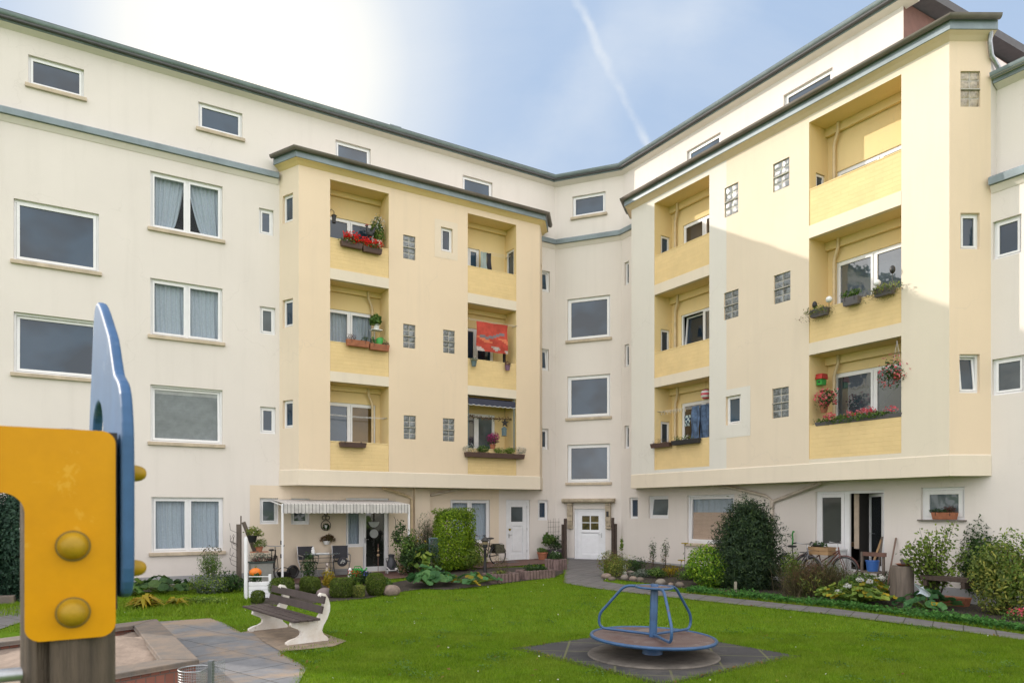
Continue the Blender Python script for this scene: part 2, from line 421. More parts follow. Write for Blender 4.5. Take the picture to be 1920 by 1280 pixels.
def stems(mb, n, c, r0, top, rad=.012, sp=.7):
    R = random.Random(int(c[0] * 100) + n)
    for i in range(n):
        a = R.random() * 2 * PI; q = R.random()
        x, y = math.cos(a), math.sin(a)
        mb.tube([(c[0] + x * r0 * .15, c[1] + y * r0 * .15, c[2] - .05), (c[0] + x * r0 * .4 * q, c[1] + y * r0 * .4 * q, c[2] + top * .45), (c[0] + x * r0 * sp * q, c[1] + y * r0 * sp * q, c[2] + top * (.75 + .2 * R.random()))], [rad, rad * .7, rad * .35], 5)
    return mb

def sm(t): t = max(0., min(1., t)); return t * t * (3 - 2 * t)
def zg(x, y): return .30 * sm((12 - math.hypot(x - 3, y - 28)) / 10)
def zgn(x, y):
    t = np.clip((12 - np.hypot(x - 3, y - 28)) / 10, 0, 1); return .30 * t * t * (3 - 2 * t)
def inpoly(x, y, poly):
    r = np.zeros(len(x), bool); n = len(poly)
    for i in range(n):
        (x0, y0), (x1, y1) = poly[i], poly[(i + 1) % n]
        if y0 == y1: continue
        c = ((y0 > y) != (y1 > y)) & (x < (x1 - x0) * (y - y0) / (y1 - y0) + x0)
        r ^= c
    return r

# ------------------------------------------------------------------ the apartment building
class Fr:
    """a vertical wall plane: s along it, d out of it towards the yard, z up"""
    def __init__(s, o, d): s.o = o; s.d = d; s.n = (d[1], -d[0])
    def p(s, a, d, z): return (s.o[0] + s.d[0] * a + s.n[0] * d, s.o[1] + s.d[1] * a + s.n[1] * d, z)
    def xy(s, a, d): return s.p(a, d, 0)[:2]
    def rz(s): return math.atan2(s.d[1], s.d[0])
BD = .82
FL = Fr((1.713, 28.546), DL); FC = Fr((1.713, 28.546), DC); FR = Fr((4.183, 27.54), DR)
FLA = Fr((-7.3986575913296635, 22.90973422039339), (0.8365350331160696, -0.5479134405811709)); FRB = Fr((10.035151365616205, 16.52059782048425), (0.9999665017083081, 0.00818507551877488))
BLOC = Vector((FL.o[0], FL.o[1], 0))
B = thing('apartment_building', 'long cream and yellow apartment block folded around the courtyard with projecting balcony bays', 'building', BLOC)
def bp(name, mb, mats, parent=B, **k):
    mb.v = [(x - BLOC.x, y - BLOC.y, z) for x, y, z in mb.v]
    return obj(name, mb, mats, parent, **k)
def quad(mb, F, pts): return mb.add([F.p(*q) for q in pts], [tuple(range(len(pts)))])
def fbox(mb, F, s0, s1, d0, d1, z0, z1):
    vs = [F.p(s, d, z) for s in (s0, s1) for d in (d0, d1) for z in (z0, z1)]
    return mb.add(vs, [(0, 1, 3, 2), (4, 6, 7, 5), (0, 4, 5, 1), (2, 3, 7, 6), (0, 2, 6, 4), (1, 5, 7, 3)])
def sheet(mb, F, s0, s1, z0, z1, holes, d=0., reveal=.16, tint=None):
    hs = [h for h in holes if h[1] > s0 and h[0] < s1]
    S = sorted({s0, s1} | {x for h in hs for x in h[:2] if s0 < x < s1} | {t for t, _ in (tint or []) if s0 < t < s1})
    Zs = sorted({z0, z1} | {x for h in hs for x in h[2:4] if z0 < x < z1})
    for a, b in zip(S, S[1:]):
        mid = (a + b) / 2
        mb.mi = 0
        for t, k in (tint or []):
            if mid > t: mb.mi = k
        for c, e in zip(Zs, Zs[1:]):
            zm = (c + e) / 2
            if any(h[0] < mid < h[1] and h[2] < zm < h[3] for h in hs): continue
            quad(mb, F, [(a, d, c), (b, d, c), (b, d, e), (a, d, e)])
    mb.mi = 0
    for h in hs:
        f = h[4] if len(h) > 4 else ''
        if f == 'none': continue
        a, b, c, e = h[:4]; r = d - reveal
        if 'l' not in f: quad(mb, F, [(a, d, c), (a, r, c), (a, r, e), (a, d, e)])
        if 'r' not in f: quad(mb, F, [(b, d, c), (b, r, c), (b, r, e), (b, d, e)])
        quad(mb, F, [(a, d, e), (b, d, e), (b, r, e), (a, r, e)])
        quad(mb, F, [(a, d, c), (b, d, c), (b, r, c), (a, r, c)])
    return mb
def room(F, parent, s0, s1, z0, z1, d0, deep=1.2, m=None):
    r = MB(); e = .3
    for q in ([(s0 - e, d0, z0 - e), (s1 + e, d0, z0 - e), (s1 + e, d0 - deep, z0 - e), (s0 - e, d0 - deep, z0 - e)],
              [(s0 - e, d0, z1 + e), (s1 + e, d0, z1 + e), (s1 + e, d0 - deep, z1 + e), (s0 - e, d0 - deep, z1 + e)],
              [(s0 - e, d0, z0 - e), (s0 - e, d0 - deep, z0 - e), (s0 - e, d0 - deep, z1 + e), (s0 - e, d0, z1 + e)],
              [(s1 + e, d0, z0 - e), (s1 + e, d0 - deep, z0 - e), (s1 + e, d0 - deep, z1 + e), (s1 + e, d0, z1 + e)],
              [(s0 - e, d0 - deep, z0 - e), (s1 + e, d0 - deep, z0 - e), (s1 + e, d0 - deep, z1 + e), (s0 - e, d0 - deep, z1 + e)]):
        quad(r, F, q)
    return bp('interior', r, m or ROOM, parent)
def window(F, d0, s0, s1, z0, z1, n=1, pane=None, sill=True, curtain=None, tilt=0, fw=.055, sw=.06, mid=.5, blind=None, label=None, panes=None, open_leaf=None):
    pane = pane or PANE
    if pane is PANE: pane = (PANE, PANE2, PANE3)[int(abs(s0) * 7 + z0 * 3) % 3]
    mb = MB(); a, b = d0 - .155, d0 - .085
    fbox(mb, F, s0, s0 + fw, a, b, z0, z1); fbox(mb, F, s1 - fw, s1, a, b, z0, z1)
    fbox(mb, F, s0 + fw, s1 - fw, a, b, z0, z0 + fw); fbox(mb, F, s0 + fw, s1 - fw, a, b, z1 - fw, z1)
    xs = [s0 + fw, s1 - fw]
    cuts = []
    if n == 2:
        mx = s0 + (s1 - s0) * mid
        fbox(mb, F, mx - .03, mx + .03, a, b, z0 + fw, z1 - fw)
        leaves = [(xs[0], mx - .03), (mx + .03, xs[1])]
    else: leaves = [tuple(xs)]
    w = bp('window', mb, PVC, label=label)
    c0, c1 = z0 + fw, z1 - fw
    for i, (p, q) in enumerate(leaves):
        t = tilt if not isinstance(tilt, (tuple, list)) else tilt[i]
        def tf(m):  # tilt a sash inwards at its top
            if t:
                o = []
                for v in m.v:
                    k = (v[2] - c0) * t
                    o.append((v[0] - F.n[0] * k, v[1] - F.n[1] * k, v[2]))
                m.v = o
            return m
        m = MB(); e, f = d0 - .145, d0 - .068
        g = .004
        fbox(m, F, p + g, p + sw, e, f, c0 + g, c1 - g); fbox(m, F, q - sw, q - g, e, f, c0 + g, c1 - g)
        fbox(m, F, p + sw, q - sw, e, f, c0 + g, c0 + sw); fbox(m, F, p + sw, q - sw, e, f, c1 - sw, c1 - g)
        bp('sash', tf(m), PVC, w)
        m = MB(); quad(m, F, [(p + sw, d0 - .1, c0 + sw), (q - sw, d0 - .1, c0 + sw), (q - sw, d0 - .1, c1 - sw), (p + sw, d0 - .1, c1 - sw)])
        bp('pane', tf(m), (panes[i] if panes else (PANET if (curtain or blind) else pane)), w)
        if curtain:
            m = MB(); cb = curtain[i] if isinstance(curtain, list) else curtain
            l0, l1, r0, r1 = cb       # left edge bottom/top and right edge bottom/top as fractions
            ww = q - p
            def fn(u, v):
                le = l0 + (l1 - l0) * v ** .7; re = r0 + (r1 - r0) * v ** .7
                x = p + ww * (le + (re - le) * u)
                return F.p(x, d0 - .24 + .022 * math.sin(u * 46 + 2 * math.sin(v * 2)) + .012 * math.sin(u * 17), c0 + .03 + (c1 - c0 - .04) * v)
            m.grid(fn, 70, 8); bp('curtain', m, CURT, w, smooth=80)
        if blind:
            zb0, zb1, bm = blind; rib = .012 if bm is PEACH else .001
            m = MB(); k = 34
            def fb(u, v): return F.p(p + sw * .5 + (q - p - sw) * u, d0 - .17 + rib * (1 if int(round(v * k)) % 2 else 0), zb0 + (zb1 - zb0) * v)
            m.grid(fb, 2, k); bp('blind', m, bm, w)
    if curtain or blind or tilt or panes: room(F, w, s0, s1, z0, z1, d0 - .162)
    if sill:
        m = MB(); x = .07
        fbox(m, F, s0 - x, s1 + x, d0 - .082, d0 + .075, z0 - .095, z0 + .006)
        bp('sill', m, SILL, w, bevel=.008)
    return w
def glass_blocks(F, d0, s0, s1, z0, z1, nx=2, nz=4, d=.03, bm_=None):
    mb = MB(); fbox(mb, F, s0, s1, d0 - .12, d0 - d - .012, z0, z1)
    zm = (z0 + z1) / 2
    fbox(mb, F, s0 - .005, s1 + .005, d0 - d - .011, d0 + .004, zm - .012, zm + .012)
    w = bp('glass_block_window', mb, GLBW)
    g = .010
    m = MB()
    for i in range(nx):
        for j in range(nz):
            a = s0 + (s1 - s0) * i / nx + g; b = s0 + (s1 - s0) * (i + 1) / nx - g
            c = z0 + (z1 - z0) * j / nz + g; e = z0 + (z1 - z0) * (j + 1) / nz - g
            def fn(u, v):
                k = (1 - (2 * u - 1) ** 4) * (1 - (2 * v - 1) ** 4)
                return F.p(a + (b - a) * u, d0 - d - .012 + .014 * k ** .5, c + (e - c) * v)
            m.grid(fn, 6, 6)
    bp('glass_blocks', m, bm_ or GLB, w, smooth=60)
    return w
def sweep(mb, pts, prof, closed_prof=True):
    n = len(pts); dirs = []
    for i in range(n - 1):
        d = Vector(pts[i + 1]) - Vector(pts[i]); dirs.append(d.normalized())
    vs = []
    for i in range(n):
        a = dirs[max(i - 1, 0)]; b = dirs[min(i, n - 2)]
        na = Vector((a.y, -a.x)); nb = Vector((b.y, -b.x))
        m = (na + nb); m = m / max(.2, (1 + na.dot(nb)))
        for d, z in prof: vs.append((pts[i][0] + m.x * d, pts[i][1] + m.y * d, z))
    k = len(prof); fs = []
    for i in range(n - 1):
        for j in range(k if closed_prof else k - 1):
            fs.append((i * k + j, i * k + (j + 1) % k, (i + 1) * k + (j + 1) % k, (i + 1) * k + j))
    if closed_prof:
        fs.append(tuple(range(k))); fs.append(tuple((n - 1) * k + j for j in range(k))[::-1])
    return mb.add(vs, fs)
def halfround(d, z, r, n=7):  # gutter trough seen from below, with a thin wall
    o = [(d + r + r * math.cos(PI + PI * i / n), z + r * math.sin(PI + PI * i / n)) for i in range(n + 1)]
    o[-1:] = [(d + 2 * r, z), (d + 2 * r + .008, z + .02), (d + 2 * r - .02, z + .02)]
    return o + [(d + .0, z + .02)]

# --- openings: (s0, s1, z0, z1)
LW = [  # left wing main wall
    ('b', -17.68, -15.70, 8.90, 10.55), ('b', -17.68, -15.70, 5.89, 7.52), ('b', -17.68, -15.70, 2.80, 4.43),
    ('b', -17.68, -15.70, .98, 2.4),
    ('c', -14.40, -12.42, 10.45, 12.10), ('c', -14.40, -12.42, 7.32, 8.98), ('c', -14.40, -12.42, 4.21, 5.88), ('c', -14.37, -12.40, .97, 2.60),
    ('d', -11.34, -10.90, 10.89, 11.70), ('d', -11.32, -10.84, 7.76, 8.62), ('d', -11.31, -10.83, 4.63, 5.47), ('d', -11.32, -10.75, 1.78, 2.60),
    ('e', -10.35, -9.76, 1.76, 2.60), ('g', -4.64, -2.99, 1.0, 2.60), ('n', -.82, -.335, 1.83, 2.62),
    ('n', -0.757, -0.257, 10.80, 11.62), ('n', -0.796, -0.296, 7.70, 8.55), ('n', -0.821, -0.321, 4.6, 5.42)]
TDW = (-8.537, -7.95, .98, 2.63, 'r'); TDD = (-7.95, -7.015, .14, 2.63, 'l'); WD = (-2.28, -1.20, .30, 2.62)
LBAL = [(-9.334, -7.347), (-4.369, -2.336)]
LV = [(9.93, 10.88, 12.75), (6.65, 7.585, 9.59), (3.50, 4.40, 6.33)]   # parapet foot, parapet top, soffit
RBAL = [(2.702, 5.195), (8.779, 11.332)]
RV = [(9.96, 10.93, 12.78), (6.76, 7.60, 9.62), (3.60, 4.49, 6.44)]
RW = [('n', .46, .936, 1.91, 2.69), ('m', 1.512, 2.525, 1.93, 2.73), ('p', 3.423, 5.475, 1.10, 2.73),
      ('h', 11.355, 12.379, 1.98, 2.77), ('q', 12.97, 13.62, 4.83, 5.66), ('q', 12.99, 13.57, 7.93, 8.80),
      ('k', 0.184, 0.429, 10.75, 11.62), ('k', 0.184, 0.429, 7.65, 8.5), ('k', 0.184, 0.429, 4.55, 5.42)]
R4W = (8.389, 9.314, 1.12, 2.74, 'r'); R4D = (9.314, 10.413, .56, 2.74, 'l')
CWN = [(.509, 2.228, 8.87, 10.51), (.509, 2.228, 5.83, 7.47), (.509, 2.228, 3.30, 4.79)]
CD = (0.783, 2.039, .30, 2.27)
LAT = [(-17.36, -16.06, 13.75, 14.55), (-13.09, -11.82, 13.76, 14.55), (-8.859, -7.633, 13.75, 14.55), (-4.084, -2.816, 13.74, 14.55)]
RAT = [(3.32, 4.82, 13.75, 14.55), (7.25, 8.86, 13.75, 14.55)]
CAT = [(.685, 2.018, 13.73, 14.56)]
LC = 2.667
ZM, ZE = 12.70, 15.18

# --- main walls
def balback(bal, V): return [(a, b, v[0], v[2], 'none') for a, b in bal for v in V]
w = MB(); sheet(w, FL, -24, 0, -.1, ZM, [x[1:] for x in LW] + [TDW, TDD, WD] + balback(LBAL, LV), tint=[(-11.75, 0)])
bp('wall', w, [WALL, WARM], label='cream rendered wall of the long left wing')
w = MB(); sheet(w, FC, 0, LC, 0, ZM, CWN + [CD]); bp('wall', w, WALL, label='narrow cream corner wall with the stair windows')
w = MB(); sheet(w, FR, 0, 12.95, 0, ZM, [x[1:] for x in RW] + [R4W, R4D] + balback(RBAL, RV)); sheet(w, FR, 12.95, 22, 0, 9.62, [x[1:] for x in RW])
bp('wall', w, WALL, label='cream rendered wall of the right wing')
# warm coat of render on the ground floor under the left bay
w = MB(); sheet(w, FL, -11.62, -.85, .12, 3.0, [(a, b, c, e, 'none') for _, a, b, c, e in LW] + [(*TDW[:4], 'none'), (*TDD[:4], 'none'), (*WD[:4], 'none')], d=.006, tint=[(-4.9, 1), (-2.6, 2)])
bp('render_coat', w, [WARM, WARM, WALL])
# plinth
for F, a, b, hs, zt in ((FL, -24, -.0, [TDD, WD], .17), (FC, 0.03, LC - .03, [CD], .36), (FR, 0, 22, [R4D], .36)):
    p = MB()
    edges = [a] + [x for h in hs for x in h[:2]] + [b]
    for i in range(0, len(edges), 2):
        def ztop(s): return zt if F is not FL else (.27 if s < -6 else .30)
        fbox(p, F, edges[i], edges[i + 1], -.02, .025, -.2, ztop((edges[i] + edges[i + 1]) / 2))
    bp('plinth', p, PLINTH)
# attic storey
w = MB(); sheet(w, FL, -24, .1, ZM, ZE, LAT, d=-.1); sheet(w, FC, -.05, LC + .05, ZM, ZE, CAT, d=-.1); sheet(w, FR, -.1, 10.86, ZM, ZE, RAT, d=-.1)
bp('attic_wall', w, WALL)
w = MB(); sheet(w, FR, 12.95, 22, 9.6, 12.05, [], d=-.25); bp('attic_wall', w, WALL)
# gable end of the attic and roofs
w = MB(); quad(w, FR, [(10.86, -.1, ZM), (10.86, -9, ZM), (10.86, -9, ZE + .3), (10.86, -.1, ZE)]); bp('gable', w, RUST)
A0, A1, A2, A3 = FL.xy(-24, 0), FL.xy(0, 0), FR.xy(0, 0), FR.xy(11.25, 0)
w = MB(); sweep(w, [A0, A1, A2, A3], [(.22, ZE + .02), (.22, ZE + .22), (-9, ZE + .75), (-9, ZE + .5)]); bp('roof', w, ROOF)
w = MB(); sweep(w, [A0, A1, A2, FR.xy(22, 0)], [(-8.9, 0), (-8.9, ZE)], False)
quad(w, FR, [(10.86, -.1, ZM - .02), (12.95, -.0, ZM - .02), (12.95, -9, ZM - .02), (10.86, -9, ZM - .02)])
quad(w, FR, [(12.95, .0, 9.6), (12.95, -9, 9.6), (12.95, -9, ZM - .02), (12.95, 0., ZM - .02)])
quad(w, FR, [(12.95, .1, 12.1), (22, .1, 12.1), (22, -9, 12.3), (12.95, -9, 12.3)])
bp('rear_wall', w, WALL)
# main eave: moulding, fascia and half-round gutter
def eave(pts, z, o, gm, zc=.14, r=.085, moulding=WALL, gz=0.):
    m = MB(); sweep(m, pts, [(-.12, z - zc), (-.09, z - zc), (o * .45, z - .05), (o * .9, z - .005), (-.12, z - .005)]); bp('cornice', m, moulding)
    m = MB(); sweep(m, pts, [(-.12, z), (o, z), (o, z + .17 + gz), (-.12, z + .19 + gz)]); bp('fascia', m, ZINC)
    m = MB(); sweep(m, pts, halfround(o + .003, z + .17 + gz, r)); g = bp('gutter', m, gm, smooth=50)
    for i in range(len(pts) - 1):      # soldered joints
        a, b = Vector(pts[i]), Vector(pts[i + 1]); L = (b - a).length
        k = 1.7
        while k < L - .6:
            q = a + (b - a) * (k / L); e = q + (b - a).normalized() * .035
            m = MB(); sweep(m, [tuple(q), tuple(e)], halfround(o - .002, z + .172 + gz, r + .006)); bp('gutter_joint', m, gm, g, smooth=50)
            k += 3.3
eave([FL.xy(-24, -.1), FL.xy(-.02, -.1), FR.xy(.02, -.1), FR.xy(11.2, -.1)], ZE - .02, .20, ZINC)
eave([FR.xy(12.97, -.25), FR.xy(22, -.25)], 12.0, .20, ZINC)
# mid-height ledge between the storeys
def ledge(pts, z):
    m = MB(); sweep(m, pts, [(-.05, z - .16), (.015, z - .16), (.10, z - .01), (-.05, z - .01)]); bp('cornice', m, WALL)
    m = MB(); sweep(m, pts, [(-.12, z), (.17, z), (.185, z + .15), (.12, z + .20), (-.12, z + .27)]); bp('ledge_flashing', m, ZINC, smooth=30)
ledge([FL.xy(-24, 0), FL.xy(-10.764, 0)], ZM)
ledge([FL.xy(-1.6, 0), FL.xy(0, 0), FR.xy(0, 0), FR.xy(1.6, 0)], ZM)
ledge([FR.xy(12.97, 0), FR.xy(22, 0)], 9.62)

# --- windows of the main walls
full = (0., 0., 1., 1.)
specs = {}
for i, (k, a, b, c, e) in enumerate(LW):
    if k == 'b': window(FL, 0, a, b, c, e, fw=.06, sw=.075, tilt=.05 if i == 1 else 0)
    elif k == 'c' and i == 4: window(FL, 0, a, b, c, e, n=2, curtain=[(0., 0., .62, 1.), (.45, 0., 1., 1.)])
    elif k == 'c' and i == 5: window(FL, 0, a, b, c, e, n=2, curtain=full)
    elif k == 'c' and i == 6: window(FL, 0, a, b, c, e, n=1, tilt=.05, blind=(c + .1, e - .1, mat('patterned_roller_blind', (.42, .44, .45), .9, var=.14, vs=5)), sw=.07)
    elif k == 'c': window(FL, 0, a, b, c, e, n=2, curtain=(0., 0., 1., 1.))
    elif k == 'd': window(FL, 0, a, b, c, e, fw=.06, sw=.05, pane=PANEF if i % 2 else PANE, sill=False)
    elif k == 'e': window(FL, 0, a, b, c, e, fw=.06, sw=.05, pane=PANEF, sill=False)
    elif k == 'g': window(FL, 0, a, b, c, e, n=2, curtain=(0., 0., 1., 1.))
    else: window(FL, 0, a, b, c, e, fw=.06, sw=.05, sill=False, tilt=.09 if i in (15, 16) else 0)
for i, (k, a, b, c, e) in enumerate(RW):
    if k == 'p': window(FR, 0, a, b, c, e, tilt=.04, sw=.085, curtain=full, blind=(c + .1, c + 1.05, PEACH))
    elif k == 'm': window(FR, 0, a, b, c, e, sill=False, tilt=.12, pane=PANEF)
    elif k == 'h':
        w_ = window(FR, 0, a, b, c, e, sill=False, pane=PANEF, sw=.1, fw=.07)
        m = MB(); fbox(m, FR, a - .05, b + .05, -.08, .09, c - .03, c + .004); bp('sill', m, COPPER, w_)
    elif k == 'q': window(FR, 0, a, b, c, e, sill=False, pane=PANEF if i == 4 else PANE, sw=.05)
    else: window(FR, 0, a, b, c, e, sill=False, fw=.04, sw=.04)
for a, b, c, e in CWN: window(FC, 0, a, b, c, e, fw=.05, sw=.085)
for h in LAT: window(FL, -.1, *h, fw=.05, sw=.06)
for h in CAT: window(FC, -.1, *h, fw=.05, sw=.06)
for h in RAT: window(FR, -.1, *h, fw=.05, sw=.06)

# --- terrace door of the left wing, with its side window
window(FL, 0, *TDW[:4], curtain=full, sill=False, sw=.05)
def door_leaf(m, F, s0, s1, d0, d1, z0, z1, w=.10, low=.12):
    fbox(m, F, s0, s0 + w, d0, d1, z0, z1); fbox(m, F, s1 - w, s1, d0, d1, z0, z1)
    fbox(m, F, s0 + w, s1 - w, d0, d1, z0, z0 + low); fbox(m, F, s0 + w, s1 - w, d0, d1, z1 - w, z1)
    return m
def handle(F, s, d, z, parent, flip=1):
    m = MB(); fbox(m, F, s - .018, s + .018, d, d + .012, z - .09, z + .09)
    m.tube([F.p(s, d + .01, z + .03), F.p(s, d + .05, z + .03), F.p(s + .11 * flip, d + .055, z + .03)], .009, 6)
    bp('handle', m, STEEL, parent, smooth=50)
m = door_leaf(MB(), FL, TDD[0], TDD[1], -.155, -.085, TDD[2], TDD[3], .06, .05)
dr = bp('door', m, PVC, label='glazed terrace door beside the awning table')
bp('leaf', door_leaf(MB(), FL, TDD[0] + .064, TDD[1] - .064, -.145, -.068, TDD[2] + .054, TDD[3] - .064, .075, .1), PVC, dr)
m = MB(); quad(m, FL, [(TDD[0] + .13, -.11, .29), (TDD[1] - .13, -.11, .29), (TDD[1] - .13, -.11, 2.49), (TDD[0] + .13, -.11, 2.49)]); bp('pane', m, panemat('door_glass', (.02, .022, .02), 1.7), dr)
handle(FL, TDD[0] + .10, -.068, 1.2, dr)
# --- white panelled door
m = door_leaf(MB(), FL, WD[0], WD[1], -.155, -.06, WD[2], WD[3], .10, .02)
dr = bp('door', m, DOORW, label='white panelled door with a square pane')
s0, s1 = WD[0] + .104, WD[1] - .104
m = door_leaf(MB(), FL, s0, s1, -.14, -.075, WD[2] + .024, WD[3] - .104, .17, .22)
fbox(m, FL, s0 + .17, s1 - .17, -.14, -.075, 1.62, 1.78)
fbox(m, FL, s0 + .17, s1 - .17, -.14, -.10, WD[2] + .24, 1.62); fbox(m, FL, s0 + .24, s1 - .24, -.10, -.085, WD[2] + .34, 1.54)
bp('leaf', m, DOORW, dr, bevel=.006)
m = MB(); quad(m, FL, [(s0 + .17, -.12, 1.78), (s1 - .17, -.12, 1.78), (s1 - .17, -.12, WD[3] - .274), (s0 + .17, -.12, WD[3] - .274)]); bp('pane', m, PANEF, dr)
handle(FL, s0 + .07, -.075, 1.25, dr)
m = MB(); m.tube([FL.p(s0 + .10, -.06, 1.52), FL.p(s0 + .10, -.055, 1.44)], [.06, .03], 8); bp('door_charm', m, L_YEL, dr)
for z in (.6, 1.45, 2.3):
    m = MB(); m.bar(FL.p(s1 + .004, -.055, z), FL.p(s1 + .004, -.055, z + .1), .012, 6); bp('hinge', m, STEEL, dr)
# --- main entrance under its canopy
m = door_leaf(MB(), FC, CD[0], CD[1], -.155, -.07, CD[2], CD[3], .09, .02)
dr = bp('door', m, DOORW, label='white entrance door with four small panes and louvred boards')
s0, s1 = CD[0] + .094, CD[1] - .094; z0, z1 = CD[2] + .024, CD[3] - .094
wz0, wz1 = 1.46, 2.00
sm_ = (s0 + s1) / 2
m = MB()
fbox(m, FC, s0, s0 + .20, -.14, -.09, z0, z1); fbox(m, FC, s1 - .20, s1, -.14, -.09, z0, z1)
fbox(m, FC, s0 + .2, s1 - .2, -.14, -.09, wz1, z1); fbox(m, FC, s0 + .2, s1 - .2, -.14, -.09, 1.32, wz0); fbox(m, FC, s0 + .2, s1 - .2, -.14, -.09, z0, z0 + .16)
fbox(m, FC, sm_ - .02, sm_ + .02, -.13, -.095, wz0, wz1); fbox(m, FC, s0 + .2, sm_ - .02, -.13, -.095, 1.72, 1.75); fbox(m, FC, sm_ + .02, s1 - .2, -.13, -.095, 1.72, 1.75)
fbox(m, FC, s0 + .16, s1 - .16, -.089, -.06, 1.355, 1.40)
k = 8; zz = z0 + .16; dz = (1.32 - zz) / k
for i in range(k):
    quad(m, FC, [(s0 + .2, -.085, zz + i * dz), (s1 - .2, -.085, zz + i * dz), (s1 - .2, -.125, zz + (i + 1) * dz), (s0 + .2, -.125, zz + (i + 1) * dz)])
    quad(m, FC, [(s0 + .2, -.085, zz + i * dz), (s1 - .2, -.085, zz + i * dz), (s1 - .2, -.125, zz + i * dz), (s0 + .2, -.125, zz + i * dz)])
bp('leaf', m, DOORW, dr, bevel=.004)
m = MB(); quad(m, FC, [(s0 + .2, -.115, wz0), (s1 - .2, -.115, wz0), (s1 - .2, -.115, wz1), (s0 + .2, -.115, wz1)])
bp('pane', m, mat('amber_pane', (.16, .11, .035), .08, var=.9, vs=4, c2=(.01, .01, .01)), dr)
handle(FC, s1 - .08, -.09, 1.25, dr, -1)
m = MB(); fbox(m, FC, CD[0] - .02, CD[1] + .02, -.1, .35, .18, .298); bp('step', m, PLINTH, dr)
m = MB(); zt = 2.491
sweep(m, [FC.xy(0.355, 0), FC.xy(2.438, 0)], [(-.01, zt + .02), (.24, zt + .02), (.26, zt + .055), (.30, zt + .06), (.30, zt + .15), (-.01, zt + .19)])
cn = bp('door_canopy', m, STONE, bevel=.01)
for a, b in ((0.531, 0.741), (2.068, 2.27)):
    m = MB(); z = zt + .015
    for h, o in ((.10, .17), (.40, .15), (.22, .135), (.17, .12), (.12, .10)):
        fbox(m, FC, a, b, 0.002, o, z - h, z - .008); z -= h
    bp('pilaster', m, STONE, bevel=.012)
m = MB(); q = 2.165
fbox(m, FC, q - .04, q + .04, .153, .19, 1.98, 2.18); bp('doorbell_box', m, BLACK)
# --- right wing: garden window and open glass door
window(FR, 0, *R4W[:4], panes=[panemat('curtained_glass', (.055, .06, .055), 1.5)], sill=False, sw=.10, fw=.07)
m = door_leaf(MB(), FR, R4D[0], R4D[1], -.155, -.085, R4D[2], R4D[3], .07, .05)
fbox(m, FR, R4W[0] + .004, R4D[0], -.15, -.09, .40, R4W[2])
dr = bp('door', m, PVC, label='glass garden door standing open into a dark room')
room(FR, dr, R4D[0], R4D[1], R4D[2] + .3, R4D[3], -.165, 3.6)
m = MB(); quad(m, FR, [(R4D[0] - .28, -.17, R4D[2] + .005), (R4D[1] + .28, -.17, R4D[2] + .005), (R4D[1] + .28, -3.7, R4D[2] + .005), (R4D[0] - .28, -3.7, R4D[2] + .005)]); bp('room_floor', m, ROOMF, dr)
hx = FR.p(R4D[1] - .085, -.13, 0); an = math.radians(36)   # leaf swung inwards about its right edge
ld = (-FR.d[0] * math.cos(an) - FR.n[0] * math.sin(an), -FR.d[1] * math.cos(an) - FR.n[1] * math.sin(an))
FLF = Fr(hx[:2], ld)
bp('leaf', door_leaf(MB(), FLF, 0, .92, -.03, .03, R4D[2] + .06, R4D[3] - .08, .085, .12), PVC, dr)
m = MB(); quad(m, FLF, [(.085, 0, R4D[2] + .18), (.835, 0, R4D[2] + .18), (.835, 0, R4D[3] - .165), (.085, 0, R4D[3] - .165)]); bp('pane', m, PANET, dr)
handle(FLF, .875, .03, 1.55, dr, -1); handle(FLF, .875, -.09, 1.55, dr, -1)
m = MB()
def fn(u, v): return FR.p(R4D[0] + .09 + (.20 - .03 * v) * u, -.26 + .018 * math.sin(u * 22), 1.17 + (R4D[3] - 1.24) * v)
m.grid(fn, 30, 4); bp('curtain', m, BEIGE, dr, smooth=80)

